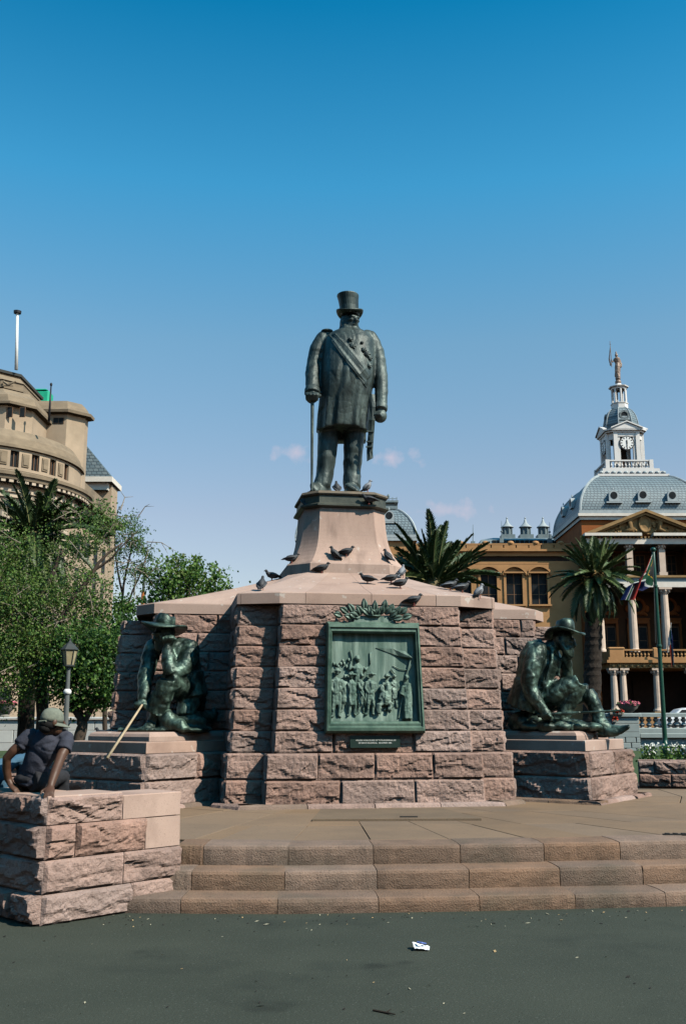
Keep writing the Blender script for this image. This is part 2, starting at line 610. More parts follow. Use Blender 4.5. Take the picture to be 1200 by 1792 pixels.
# terrace: slabs laid along joints that run toward the monument
terr = thing('terrace', (0, 13, 0), kind='structure')
b0 = MB()
base_line = [Vector((p.x, p.y, 0)) for p in offline(0.90)]
poly = [(p.x, p.y) for p in base_line] + [(base_line[-1].x + 1, 19), (base_line[0].x - 3.0, 19)]
b0.prism(poly, -0.2, GZ - 0.02)
b0.build('terrace_bed', JOINT, terr)
outer = []
ln = offline(0.715 + 0.40)
for p in TOPJ:
    c = Vector((CX, CY, 0))
    q = p.copy(); q.z = 0
    d = (c - q).normalized()
    outer.append(q + d * 0.40)
left = outer[0] + (outer[0] - outer[1]).normalized() * 0.0
outer = [Vector((-7.6, 16.5, 0)), Vector((-6.9, 13.6, 0)), outer[0] + Vector((-2.6, 1.6, 0)), outer[0] + Vector((-1.1, 0.55, 0))] + outer + [Vector((7.9, 12.6, 0)), Vector((8.6, 14.6, 0)), Vector((8.8, 17.2, 0))]
c = Vector((CX, CY, 0))
KS = [1.0, 0.80, 0.58, 0.36]
for i in range(len(outer) - 1):
    for k in range(3):
        A, B = outer[i], outer[i + 1]
        sh = 0.0
        q = [c.lerp(A, KS[k]), c.lerp(B, KS[k]), c.lerp(B, KS[k + 1]), c.lerp(A, KS[k + 1])]
        m = sum(q, Vector()) / 4
        zt = GZ + random.uniform(-0.002, 0.002)
        mb = MB()
        lo_ = [p + (m - p).normalized() * 0.009 for p in q]
        hi_ = [p + (m - p).normalized() * 0.014 for p in q]
        mb.rings([[(p.x, p.y, GZ - 0.10) for p in lo_], [(p.x, p.y, zt - 0.004) for p in lo_], [(p.x, p.y, zt) for p in hi_]])
        mb.build('paving_slab', PAVE, terr)

# ---------------------------------------------------------------- the monument
mon = thing('monument', (CX, CY, GZ), 'stepped pink granite monument of rough ashlar with a smooth flared pedestal', 'monument')
ZB = [0.458, 0.800, 1.140]
ZU = [1.140, 1.422, 1.703, 1.985, 2.266, 2.548, 2.829, 3.110]
core = MB()
def xy(u, n):
    p = W(u, n)
    return (p.x, p.y)
def core_loft(lo, z0, hi, z1):
    core.rings([[W(u, n, z0) for u, n in lo], [W(u, n, z1) for u, n in hi]])
# (u, n) corners
AB0, AB1 = 1.47, 1.44                    # half width of the front face, base course bottom and top
A0, A1 = 1.345, 1.235                    # upper part, bottom and top
NB0, NB1 = 2.905, 2.865
N0, N1 = 2.77, 2.62
cb, cu0, cu1 = 0.50, 0.54, 0.56
SB = 0.24                                # the side piers stand this far behind the front face
CN0, CN1 = 1.10, 0.97                    # recessed faces beside the front buttress
CU0, CU1 = 3.02, 2.93
DU0, DU1, DN0, DN1 = 3.62, 3.42, 0.60, 0.46
i_ = 0.024
for hw0, hw1, sb in ((AB0, AB1, 0.0), (AB0 + cb, AB1 + cb, SB)):
    core_loft([(-hw0 + i_, NB0 - sb - i_), (-hw0 + i_, 0.2), (hw0 - i_, 0.2), (hw0 - i_, NB0 - sb - i_)], 0.3, [(-hw1 + i_, NB1 - sb - i_), (-hw1 + i_, 0.2), (hw1 - i_, 0.2), (hw1 - i_, NB1 - sb - i_)], 1.13 - sb * .02)
for hw0, hw1, sb in ((A0, A1, 0.0), (A0 + cu0, A1 + cu1, SB)):
    core_loft([(-hw0 + i_, N0 - sb - i_), (-hw0 + i_, 0.1), (hw0 - i_, 0.1), (hw0 - i_, N0 - sb - i_)], 1.0 + sb * .02, [(-hw1 + i_, N1 - sb - i_), (-hw1 + i_, 0.1), (hw1 - i_, 0.1), (hw1 - i_, N1 - sb - i_)], 3.105 - sb * .02)
core_loft([(-CU0 + i_, CN0 - i_), (-CU0 + i_, -2.6), (CU0 - i_, -2.6), (CU0 - i_, CN0 - i_)], 0.3,
          [(-CU1 + i_, CN1 - i_), (-CU1 + i_, -2.5), (CU1 - i_, -2.5), (CU1 - i_, CN1 - i_)], 3.10)
core_loft([(-DU0 + i_, DN0 - i_), (-DU0 + i_, -DN0), (DU0 - i_, -DN0), (DU0 - i_, DN0 - i_)], 0.3,
          [(-DU1 + i_, DN1 - i_), (-DU1 + i_, -DN1), (DU1 - i_, -DN1), (DU1 - i_, DN1 - i_)], 3.04)

FA_b = Face(xy(-AB0, NB0), xy(AB0, NB0), ZB[0], xy(-AB1, NB1), xy(AB1, NB1), ZB[2])
FA_u = Face(xy(-A0, N0), xy(A0, N0), ZU[0], xy(-A1, N1), xy(A1, N1), ZU[-1])
courses(mon, FA_b, ZB, [[0, 0.338, 0.675, 1.0], [0, 0.236, 0.495, 0.765, 1.0]], rough=0.05)
rowsA = [[0, 0.295, 0.70, 1.0], [0, 0.270, 0.74, 1.0], [0, 0.262, 0.745, 1.0], [0, 0.262, 0.745, 1.0], [0, 0.258, 0.75, 1.0], [0, 0.262, 0.745, 1.0], [0, 0.36, 0.62, 1.0]]
for k in range(7):
    for j, (a, b) in enumerate(zip(rowsA[k][:-1], rowsA[k][1:])):
        hid = j == 1 and 0 < k < 6
        stone(mon, FA_u, a, b, ZU[k], ZU[k + 1], rough=0.03 if (j == 1 and k == 6) else 0.055, flatk=hid)
for sgn in (1, -1):
    def FC(p0, q0, z0, p1, q1, z1):
        if sgn > 0:
            return Face(xy(*p0), xy(*q0), z0, xy(*p1), xy(*q1), z1)
        m = lambda p: xy(-p[0], p[1])
        return Face(m(q0), m(p0), z0, m(q1), m(p1), z1)
    Bb = FC((AB0, NB0 - SB), (AB0 + cb, NB0 - SB), ZB[0], (AB1, NB1 - SB), (AB1 + cb, NB1 - SB), ZB[2])
    Sb = FC((AB0, NB0), (AB0, NB0 - SB), ZB[0], (AB1, NB1), (AB1, NB1 - SB), ZB[2])
    Su = FC((A0, N0), (A0, N0 - SB), ZU[0], (A1, N1), (A1, N1 - SB), ZU[-1])
    courses(mon, Sb, ZB, [[0, 1.0]], rough=0.02)
    courses(mon, Su, ZU, [[0, 1.0]], rough=0.02)
    Bu = FC((A0, N0 - SB), (A0 + cu0, N0 - SB), ZU[0], (A1, N1 - SB), (A1 + cu1, N1 - SB), ZU[-1])
    courses(mon, Bb, ZB, [[0, 1.0]], rough=0.05)
    jB = [[0, 1.0], [0, 1.0]]
    courses(mon, Bu, ZU, jB, rough=0.05)
    # return of the buttress, the recessed face and the shoulder
    Rb = FC((AB0 + cb, NB0 - SB), (AB0 + cb, CN0), ZB[0], (AB1 + cb, NB1 - SB), (AB1 + cb, CN0), ZB[2])
    Ru = FC((A0 + cu0, N0 - SB), (A0 + cu0, CN0), ZU[0], (A1 + cu1, N1 - SB), (A1 + cu1, CN1), ZU[-1])
    courses(mon, Rb, ZB, [[0, 0.55, 1.0], [0, 0.4, 1.0]], rough=0.045)
    courses(mon, Ru, ZU, [[0, 0.6, 1.0], [0, 0.35, 1.0]], rough=0.045)
    Cu = FC((A0 + cu0, CN0), (CU0, CN0), ZB[0], (A1 + cu1, CN1), (CU1, CN1), ZU[-1])
    zc = ZB[:2] + ZU
    courses(mon, Cu, zc, [[0, 0.45, 1.0], [0, 0.30, 0.72, 1.0], [0, 0.55, 1.0], [0, 0.22, 0.80, 1.0], [0, 0.40, 1.0]], rough=0.055)
    Ce = FC((CU0, CN0), (CU0, DN0), ZB[0], (CU1, CN1), (CU1, DN1), ZU[-1])
    courses(mon, Ce, zc, [[0, 1.0]], rough=0.04)
    Du = FC((CU0, DN0), (DU0, DN0), ZB[0], (CU1, DN1), (DU1, DN1), ZU[-1] - 0.06)
    zd = ZB[:2] + ZU[:-1] + [ZU[-1] - 0.06]
    courses(mon, Du, zd, [[0, 1.0]], rough=0.05)
    De = FC((DU0, DN0), (DU0, -DN0), ZB[0], (DU1, DN1), (DU1, -DN1), ZU[-1] - 0.06)
    courses(mon, De, zd, [[0, 0.5, 1.0], [0, 0.33, 0.7, 1.0]], rough=0.05)
core.build('core', MORTAR, mon)

# coping: wedge stones that rise from the wall head to the pedestal
OUT_R = [(A1 + 0.03, N1 + 0.03), (A1 + cu1 + 0.03, N1 - SB + 0.05), (A1 + cu1 + 0.03, CN1 + 0.03), (CU1 + 0.02, CN1 + 0.03), (CU1 + 0.30, 0.62)]
OUTL = OUT_R + [(u, -n) for u, n in OUT_R[::-1]] + [(-u, -n) for u, n in OUT_R] + [(-u, n) for u, n in OUT_R[::-1]]
OUTL = OUTL[::-1] if False else OUTL
def ray_poly(poly, a):
    d = (math.cos(a), math.sin(a))
    best = 0
    for (x0, y0), (x1, y1) in zip(poly, poly[1:] + poly[:1]):
        ex, ey = x1 - x0, y1 - y0
        den = d[0] * ey - d[1] * ex
        if abs(den) < 1e-9: continue
        t = (x0 * ey - y0 * ex) / den
        s = (x0 * d[1] - y0 * d[0]) / den
        if t > 0 and -1e-6 <= s <= 1 + 1e-6: best = max(best, t)
    return best
def octo(s, k=0.66):
    q = k * s
    return [(s, -q), (s, q), (q, s), (-q, s), (-s, q), (-s, -q), (-q, -s), (q, -s)]
PB = 0.945
OCT = octo(PB)
angs_all = sorted({round(math.atan2(n, u) % (2 * math.pi), 5) for u, n in OUTL} | {round(R(a), 5) for a in range(0, 360, 5)})
joint_deg = [10.6, 18.4, 30.0, 54, 71, 90, 109, 126, 150.0, 161.6, 169.4, 200, 235, 270, 305, 340]
roof_pts = MB()
for a, b in zip(joint_deg, joint_deg[1:] + [joint_deg[0] + 360]):
    a, b = R(a), R(b)
    aa = [a + 0.0012] + [q for q in angs_all + [x + 2 * math.pi for x in angs_all] if a + 0.006 < q < b - 0.006] + [b - 0.0012]
    rs = []
    for q in aa:
        ro = ray_poly(OUTL, q)
        ri = ray_poly(OCT, q) - 0.04
        d = (math.cos(q), math.sin(q))
        ring = [W(d[0] * (ro - 0.25), d[1] * (ro - 0.25), 3.112), W(d[0] * ro, d[1] * ro, 3.112), W(d[0] * ro, d[1] * ro, 3.255), W(d[0] * (ro - 0.012), d[1] * (ro - 0.012), 3.268)]
        for k in (0.3, 0.6, 0.85, 1.0):
            r = ro + (ri - ro) * k
            ring.append(W(d[0] * r, d[1] * r, 3.268 + (3.80 - 3.268) * (k ** 1.15)))
        ring.append(W(d[0] * ri, d[1] * ri, 3.112))
        rs.append(ring)
    mb = MB()
    mb.rings(rs)
    mb.f = [f[::-1] for f in mb.f]
    for f in mb.f:
        roof_pts.f.append(tuple(i + len(roof_pts.v) for i in f))
    roof_pts.v += mb.v
    mb.build('coping_stone', DRESS, mon)

def oring(s, z, k=0.66):
    return [W(u, n, z) for u, n in octo(s, k)]
ped = MB()
ped.rings([oring(0.95, 3.60), oring(0.945, 3.93), oring(0.93, 3.955)])
ped.build('pedestal_base', PEDM, mon)
sh = MB()
prof = []
for k in range(15):
    t = k / 14
    prof.append((0.655 + 0.055 * (1 - t) + 0.20 * (1 - t) ** 4, 3.957 + (4.87 - 3.957) * t))
sh.rings([oring(s, z) for s, z in prof])
sh.build('pedestal_shaft', PEDM, mon)
DARKBR = M('dark_bronze_band', (0.055, 0.062, 0.052), (0.10, 0.105, 0.085), 5, rough=0.5, bump=0.2, metal=0.3)
b_ = MB()
b_.rings([oring(0.665, 4.872), oring(0.725, 4.90), oring(0.725, 4.925), oring(0.68, 4.95), oring(0.675, 5.075)])
b_.build('bronze_band', DARKBR, mon)
b_ = MB()
BROWN = M('weathered_cap', (0.19, 0.145, 0.10), (0.12, 0.10, 0.075), 6, rough=0.7, bump=0.3)
b_.rings([oring(0.70, 5.077), oring(0.715, 5.10), oring(0.70, 5.135), oring(0.665, 5.15)])
b_.build('pedestal_cap', BROWN, mon)

# corner blocks that carry the seated bronzes: one course line per side, two dressed slabs above
D2 = math.sqrt(0.5)
def corner_block(su, sn, front):
    """(su, sn): signs of the quadrant"""
    def Q(a, b):                      # a: outward along the diagonal from the outer end (0) inward, b: along the end face
        # the front corner is b = 0
        u0, n0 = 2.96, 2.90
        u = u0 + b * D2 - a * D2
        n = n0 - b * D2 - a * D2
        if sn < 0:                    # mirrored to the rear
            return (su * u, -n)
        return (su * u, n)
    wd, ln_ = 1.71, 2.3
    def QF(p, q, z0, p1, q1, z1):
        f = lambda t: xy(*Q(*t))
        if su * sn > 0:
            return Face(f(p), f(q), z0, f(p1), f(q1), z1)
        return Face(f(q), f(p), z0, f(q1), f(p1), z1)
    bt = 0.04
    end = QF((0, 0), (0, wd), ZB[0], (bt, bt), (bt, wd - bt), ZB[2])
    side = QF((ln_, 0), (0, 0), ZB[0], (ln_, bt), (bt, bt), ZB[2])
    far = QF((0, wd), (ln_, wd), ZB[0], (bt, wd - bt), (ln_, wd - bt), ZB[2])
    cm_ = MB()
    cm_.rings([[W(*Q(a, b), 0.3) for a, b in ((0.05, 0.05), (0.05, wd - 0.05), (ln_, wd - 0.05), (ln_, 0.05))],
               [W(*Q(a, b), 1.135) for a, b in ((0.09, 0.09), (0.09, wd - 0.09), (ln_, wd - 0.09), (ln_, 0.09))]])
    cm_.build('core', MORTAR, mon)
    if front:
        courses(mon, end, ZB, [[0, 1.0], [0, 0.52, 1.0]] if su > 0 else [[0, 0.48, 1.0], [0, 1.0]], rough=0.06)
        courses(mon, side, ZB, [[0, 0.5, 1.0], [0, 0.4, 1.0]], rough=0.075)
        courses(mon, far, ZB, [[0, 0.45, 1.0]], rough=0.05)
    else:
        courses(mon, end, ZB, [[0, 0.5, 1.0]], rough=0.05)
        courses(mon, far, ZB, [[0, 0.45, 1.0]], rough=0.05)
        courses(mon, side, ZB, [[0, 0.5, 1.0]], rough=0.05)
    # dressed slabs
    def slab(a0, b0_, z0, z1, cuts, rnd_):
        for c0, c1 in zip(cuts[:-1], cuts[1:]):
            mb = MB()
            q = [(a0, c0 + 0.003), (a0, c1 - 0.003), (ln_, c1 - 0.003), (ln_, c0 + 0.003)]
            r1 = [W(*Q(a, b), z0) for a, b in q]
            r2 = [W(*Q(a, b), z1 - rnd_) for a, b in q]
            g_ = rnd_ * 0.35
            r2b = [W(*Q(a + (g_ if a < 1 else 0), min(max(b, cuts[0] + g_), cuts[-1] - g_)), z1 - rnd_ * 0.4) for a, b in q]
            r3 = [W(*Q(a + (rnd_ if a < 1 else 0), min(max(b, cuts[0] + rnd_), cuts[-1] - rnd_)), z1) for a, b in q]
            mb.rings([r1, r2, r2b, r3])
            mb.build('plinth_slab', DRESS, mon)
    slab(0.12, 0.12, 1.142, 1.285, [0.12, 0.86, wd - 0.12], 0.012)
    slab(0.30, 0.26, 1.287, 1.405, [0.26, 0.93, wd - 0.26], 0.06)
    return Q
QR = corner_block(1, 1, True)
QL = corner_block(-1, 1, True)
corner_block(-1, -1, False)
corner_block(1, -1, False)

# thin rough plinth course at the foot
def plinth(path, wid, z0, z1, cuts):
    for k in range(len(path) - 1):
        a, b = Vector(path[k]), Vector(path[k + 1])
        t = (b - a).normalized()
        for i in range(cuts[k]):
            p = a + t * ((b - a).length * i / cuts[k] + 0.006)
            q = a + t * ((b - a).length * (i + 1) / cuts[k] - 0.006)
            n_ = Vector((t.y, -t.x))
            mb = MB()
            rs = []
            sd2 = random.random() * 90
            for j in range(9):
                c_ = p.lerp(q, j / 8)
                o = 0.025 * nz((c_.x, c_.y, sd2), 6) + 0.012 * nz((c_.x, c_.y, sd2), 17)
                pr = [c_ - n_ * wid, c_ + n_ * (o + 0.01), c_ + n_ * (o - 0.012), c_ - n_ * 0.05, c_ - n_ * wid]
                zz = [z0, z0, z1 - 0.018, z1, z1]
                rs.append([Vector((x.x, x.y, z)) for x, z in zip(pr, zz)])
            mb.rings(rs)
            mb.build('plinth_stone', STEP if random.random() < 0.5 else GRAN, mon)
v2 = lambda p: (W(*p).x, W(*p).y)
plinth([v2((-AB0 - 0.66, NB0 - 0.30)), v2((-AB0 - 0.32, NB0 + 0.16)), v2((AB0 + 0.22, NB0 + 0.16)), v2((AB0 + 0.62, NB0 - 0.24))], 0.30, GZ - 0.01, GZ + 0.052, [1, 4, 1])
e = 0.17
plinth([v2(QR(1.3, -e)), v2(QR(-e, -e)), v2(QR(-e, 1.71 + e)), v2(QR(1.2, 1.71 + e))], 0.30, GZ - 0.01, GZ + 0.047, [2, 3, 2])
plinth([v2(QL(1.2, 1.71 + e)), v2(QL(-e, 1.71 + e)), v2(QL(-e, -e)), v2(QL(1.3, -e))], 0.30, GZ - 0.01, GZ + 0.049, [2, 3, 2])

# low brown slab let into the terrace before the relief
fs = thing('floor_slab', PZ(690, 1427, GZ), 'flat brown stone slab lying on the terrace below the relief', 'slab')
q = [PZ(546, 1437.5, GZ), PZ(842, 1436, GZ), PZ(775, 1418.5, GZ), PZ(561, 1419.5, GZ)]
m_ = sum(q, Vector()) / 4
mb = MB()
mb.rings([[(p.x, p.y, GZ - 0.02) for p in q], [(p.x, p.y, GZ + 0.022) for p in q], [((p.x + (m_.x - p.x) * 0.006), (p.y + (m_.y - p.y) * 0.006), GZ + 0.028) for p in q]])
mb.build('slab_stone', M('slab_brown', (0.190, 0.135, 0.090), (0.150, 0.108, 0.074), 1.5, rough=0.85, bump=0.25, bscale=50, speck=(60, (0.07, 0.055, 0.04), 0.5)), fs)
mb = MB()
p = PZ(715, 1434.2, GZ)
mb.box(p.x - 0.10, p.x + 0.10, p.y - 0.05, p.y + 0.03, GZ + 0.024, GZ + 0.036)
mb.build('dark_recess', M('flat_dark', (0.02, 0.018, 0.016), rough=0.6), fs)  # raised box, its dark colour stands for the shade in a small recess
gr = thing('dark_strip', PZ(1185, 1461, GZ), 'dark narrow drain with bars set in the terrace at the right', 'strip')  # narrow dark plate with bars across the terrace
p = PZ(1190, 1461.5, GZ)
mb = MB()
mb.box(p.x - 0.17, p.x + 0.35, p.y - 0.035, p.y + 0.035, GZ - 0.01, GZ + 0.012)
mb.build('strip_plate', bpy.data.materials['flat_dark'], gr)
mb = MB()
for k in range(6):
    mb.box(p.x - 0.15 + k * 0.08, p.x - 0.11 + k * 0.08, p.y - 0.025, p.y + 0.025, GZ + 0.0125, GZ + 0.020)
mb.build('strip_bars', bpy.data.materials['flat_dark'], gr)

# ---------------------------------------------------------------- the near low wall on the left (man sits on it)
LW = PZ(70, 1622, 0)
da = Vector((0.682, 0.731)); db = Vector((-0.731, 0.682))
lw = thing('wall', (LW.x, LW.y, 0), 'low pink rough ashlar wall beside the steps that the man sits on', 'wall')
ZW = [0.0, 0.232, 0.488, 0.752, 0.972]
def lp(a, b):
    return (LW.x + da.x * a + db.x * b, LW.y + da.y * a + db.y * b)
mb = MB()
mb.prism([lp(0.05, 0.05), lp(1.33, 0.05), lp(1.33, 0.45), lp(0.46, 0.45), lp(0.46, 3.6), lp(0.05, 3.6)], -0.1, 0.90)
mb.build('core', MORTAR, lw)
fr = Face(lp(0.0, 0.0), lp(1.36, 0.0), 0, lp(0.03, 0.03), lp(1.36, 0.03), 0.972)
fl = Face(lp(0.0, 3.6), lp(0.0, 0.0), 0, lp(0.03, 3.6), lp(0.03, 0.03), 0.972)
stone(lw, fr, 0, 0.62, ZW[0], ZW[1], rough=0.05); stone(lw, fr, 0.62, 1.0, ZW[0], ZW[1], rough=0.03)
stone(lw, fr, 0, 0.56, ZW[1], ZW[2], rough=0.035); stone(lw, fr, 0.56, 1.0, ZW[1], ZW[2], rough=0.045)
stone(lw, fr, 0, 0.205, ZW[2], ZW[3], rough=0.045); stone(lw, fr, 0.205, 0.72, ZW[2], ZW[3], rough=0.045)
stone(lw, fr, 0.72, 1.0, ZW[2], ZW[3] - 0.004, mat=DRESS, flatk=True)
stone(lw, fr, 0, 0.54, ZW[3], ZW[4], rough=0.045)
stone(lw, fr, 0.54, 1.0, ZW[3] - 0.003, ZW[4] - 0.03, mat=DRESS, flatk=True)
for k in range(4):
    js = [[0, 0.22, 0.46, 0.70, 0.90, 1.0], [0, 0.3, 0.55, 0.82, 1.0], [0, 0.2, 0.5, 0.76, 1.0], [0, 0.28, 0.6, 0.84, 0.93, 1.0]][k]
    for a, b in zip(js[:-1], js[1:]):
        stone(lw, fl, a, b, ZW[k], ZW[k + 1], rough=0.10 if k == 0 else 0.06)
for a0, a1, b0_, b1, zt in ((0.028, 0.735, 0.028, 0.50, 0.973), (0.741, 1.37, 0.032, 0.50, 0.944), (0.028, 0.50, 0.506, 1.20, 0.973), (0.028, 0.50, 1.206, 2.2, 0.973), (0.028, 0.50, 2.206, 3.6, 0.973)):
    mb = MB()
    s_ = 0.006
    mb.rings([[(*lp(a, b), zt - 0.06) for a, b in ((a0, b0_), (a1, b0_), (a1, b1), (a0, b1))],
              [(*lp(a, b), zt - 0.004) for a, b in ((a0, b0_), (a1, b0_), (a1, b1), (a0, b1))],
              [(*lp(a, b), zt + 0.004) for a, b in ((a0 + s_, b0_ + s_), (a1 - s_, b0_ + s_), (a1 - s_, b1 - s_), (a0 + s_, b1 - s_))]])
    mb.build('cap_stone', DRESS, lw)

# low walls that close the terrace behind
def lowwall(xa, xb, Ya, Yb, label, cuts):
    rt = thing('wall', (xa, Ya, GZ), label, 'wall', 'low walls closing the terrace')
    F_ = Face((xa, Ya), (xb, Yb), GZ, (xa, Ya + 0.02), (xb, Yb + 0.02), 0.885)
    d = Vector((xb - xa, Yb - Ya, 0)).normalized()
    n_ = Vector((-d.y, d.x, 0))
    mb = MB()
    q = [F_.at(0, GZ, -0.05), F_.at(1, GZ, -0.05), F_.at(1, GZ, -0.4), F_.at(0, GZ, -0.4)]
    mb.rings([[(p.x, p.y, 0.3) for p in q], [(p.x, p.y, 0.86) for p in q]])
    mb.build('core', MORTAR, rt)
    courses(rt, F_, [GZ, 0.675, 0.885], [[k / cuts for k in range(cuts + 1)], [0] + [(k + 0.5) / cuts for k in range(cuts)] + [1]], rough=0.05)
    F2 = Face((xb + n_.x * 0.42, Yb + n_.y * 0.42), (xa + n_.x * 0.42, Ya + n_.y * 0.42), GZ, (xb + n_.x * 0.4, Yb + n_.y * 0.4), (xa + n_.x * 0.4, Ya + n_.y * 0.4), 0.885)
    mb = MB()
    for k in range(cuts):
        a, b = k / cuts + 0.002, (k + 1) / cuts - 0.002
        q = [F_.at(a, 0.885, 0.0), F_.at(b, 0.885, 0.0), F_.at(b, 0.885, -0.42), F_.at(a, 0.885, -0.42)]
        mb = MB()
        mb.rings([[(p.x, p.y, 0.82) for p in q], [(p.x, p.y, 0.889) for p in q]])
        mb.build('cap_stone', GRAN, rt)
p0 = PZ(-60, 1385, GZ); p1 = PZ(176, 1385, GZ)
lowwall(p0.x - 1.5, p1.x, p0.y + 0.3, p1.y, 'low pink stone wall behind the seated man, left of the left bronze', 6)
p0 = PZ(1118, 1377, GZ); p1 = PZ(1290, 1380, GZ)
lowwall(p0.x, p1.x + 1.5, p0.y, p1.y - 0.4, 'low dark stone wall below the flagpole, right of the right bronze', 6)
# ---------------------------------------------------------------- figures: volumes that are fused into one skin
def folds(amp, sx=9.0, sz=2.5, seed=0.0, fine=0.3):
    def f(v, n):
        a = noise.noise(Vector((v.x * sx + seed, v.y * sx, v.z * sz)))
        b = noise.noise(Vector((v.x * sx * 0.8, v.y * sx + seed, v.z * sx * 1.5)))
        c = math.exp(-(a / 0.09) ** 2) + 0.6 * math.exp(-(b / 0.07) ** 2)      # sharp creases
        return amp * (0.55 * a * 2 + fine * b - 0.75 * c)
    return f

def fist(mb, c, fwd, up, side, s, grip=True):
    """closed hand: palm, four curled fingers of unequal length and a thumb; fwd = knuckles, side = thumb side"""
    c = Vector(c)
    mb.ell(c, (0.46 * s, 0.32 * s, 0.46 * s), nu=10, nv=8)
    for k in range(4):
        o = (k - 1.5) * 0.23 * s
        L_ = (0.52, 0.60, 0.56, 0.44)[k] * s
        a = c + side * (-o) + fwd * 0.28 * s + up * 0.20 * s
        b = c + side * (-o) + fwd * (0.28 * s + L_ * 0.45) + up * 0.02 * s
        d = c + side * (-o) + fwd * (0.22 * s + L_ * 0.1) - up * 0.34 * s
        mb.tube([a, b, d], [0.125 * s, 0.125 * s, 0.105 * s], n=6)
    mb.tube([c + side * 0.42 * s + up * 0.1 * s, c + side * 0.56 * s + fwd * 0.25 * s, c + side * 0.30 * s + fwd * 0.46 * s], [0.15 * s, 0.14 * s, 0.10 * s], n=6)

def bvh_of(mb):
    return BVHTree.FromPolygons([tuple(v) for v in mb.v], mb.f)

EYEV = Vector((0, 0, EYE))
def hit(bvh, px, py, off=0.0):
    d = (P(px, py, 10) - EYEV).normalized()
    r = bvh.ray_cast(EYEV, d)
    if r[0] is None: return None
    return r[0] - d * off

# ---- standing bronze: man in a frock coat and top hat
KY = 16.25
def K(px, py, dy=0.0): return P(px, py, KY + dy)
ORX = K(604, 858)
kr = thing('statue', (ORX.x, KY, 5.15), 'tall standing bronze man in a top hat and frock coat on the pedestal', 'statue')
mb = MB()
lev = [(396, 600, 628, .14, .02), (420, 586, 637, .22, .0), (445, 575, 648, .28, 0), (500, 566, 655, .34, -.01), (600, 563.5, 655, .385, -.03), (700, 561.5, 655.5, .42, -.05),
       (800, 560.5, 654, .435, -.07), (900, 559, 651, .43, -.06), (1000, 558, 648, .41, -.04), (1100, 556.5, 645.5, .40, -.02), (1200, 555, 643.5, .40, 0), (1222, 555, 643, .39, 0)]
rs = []
for zy, l, r, dpt, off in lev[::-1]:
    py = 490 + zy / 4.595
    a, b = K(l, py), K(r, py)
    cx = (a.x + b.x) / 2
    hw = (b.x - a.x) / 2
    ring = []
    for k in range(40):
        t = 2 * math.pi * k / 40
        c_, s_ = math.cos(t), math.sin(t)
        e_ = 0.86
        x = cx + hw * math.copysign(abs(c_) ** e_, c_)
        y = KY + off + dpt * math.copysign(abs(s_) ** e_, s_)
        lower = smooth01((zy - 760) / 420.0)
        fl = 1 + 0.055 * lower * math.sin(t * 11 + 0.6) + 0.02 * lower * math.sin(t * 17)
        x = cx + (x - cx) * fl
        y = KY + off + (y - KY - off) * fl
        # front opening of the coat
        if s_ < 0 and zy > 640:
            g = math.exp(-((x - K(597, py).x) / 0.022) ** 2)
            y += 0.045 * g * smooth01((zy - 640) / 200)
        z = a.z + (0.02 * math.sin(t * 3) if zy > 1190 else 0)
        ring.append((x, y, z))
    rs.append(ring)
mb.rings(rs)
# hem at the back hangs lower
a = K(562, 765, 0.3); b = K(640, 765, 0.3)
mb.box(a.x, b.x, KY + 0.15, KY + 0.40, a.z - 0.10, a.z + 0.2)
# legs
def leg(pts):
    mb.limb([K(x, y, d) for x, y, d, r in pts], [r * 0.0088 for x, y, d, r in pts], n=18, flat=1.08, up=(0, -1, 0), amp=.05, freq=17, ph=pts[0][0])
leg([(577, 745, .02, 21), (574, 770, .02, 20), (571, 800, .0, 18), (568.5, 828, .0, 16.5), (566, 840, -.02, 16.5), (563, 849, -.04, 17), (562, 855, -.05, 15)])
leg([(620, 745, .04, 21), (619, 770, .04, 20), (617.5, 800, .04, 18), (616, 828, .04, 16.5), (616, 842, .02, 17), (616, 851, .0, 16.5), (616, 855, -.02, 15)])
for px0, px1, dd in ((566, 549, -.30), (617, 615, -.36)):
    a = K(px0, 852, -.02); b = K(px1, 856, dd)
    a.z = 5.26; b.z = 5.225
    mb.tube([a + (a - b).normalized() * 0.12, a, a.lerp(b, .5), b, b + (b - a).normalized() * 0.05], [(.10, .09), (.135, .11), (.14, .085), (.12, .06), (.05, .03)], n=14)
    m2 = a.lerp(b, .45); m2.z = 5.185
    mb.tube([Vector((a.x, a.y + .1, 5.175)), Vector((b.x, b.y - .02, 5.175))], [(.125, .028), (.135, .028)], n=12, up=(0, 0, 1), flat=1)
# arms
mb.limb([K(578, 585, .02), K(566, 592, 0), K(556, 612, -.02), K(549.5, 637, -.06), K(547, 655, -.16), K(546.5, 672, -.26), K(546.5, 687, -.33)], [.09, .130, .142, .130, .126, .118, .116], n=16, amp=.06, freq=26)
mb.limb([K(636, 585, .02), K(648, 592, 0), K(658, 615, 0), K(664, 645, -.02), K(667, 672, -.08), K(666.5, 698, -.14), K(665.5, 716, -.18)], [.09, .128, .132, .122, .116, .110, .104], n=16, amp=.06, freq=26)
mb.tube([K(546.5, 683, -.31), K(546.5, 690, -.35)], [.135, .132], n=14)
mb.tube([K(666, 711, -.16), K(665.5, 718, -.19)], [.118, .112], n=14)
# hands
X, Y_, Z_ = Vector((1, 0, 0)), Vector((0, 1, 0)), Vector((0, 0, 1))
fist(mb, K(546, 695, -.38), -Y_, Z_, X, .24)
fist(mb, K(665, 728, -.20), -Y_ * .6 - X * .5, -Z_ * .8 - Y_ * .2, -X * .6 + Y_ * .2, .25)
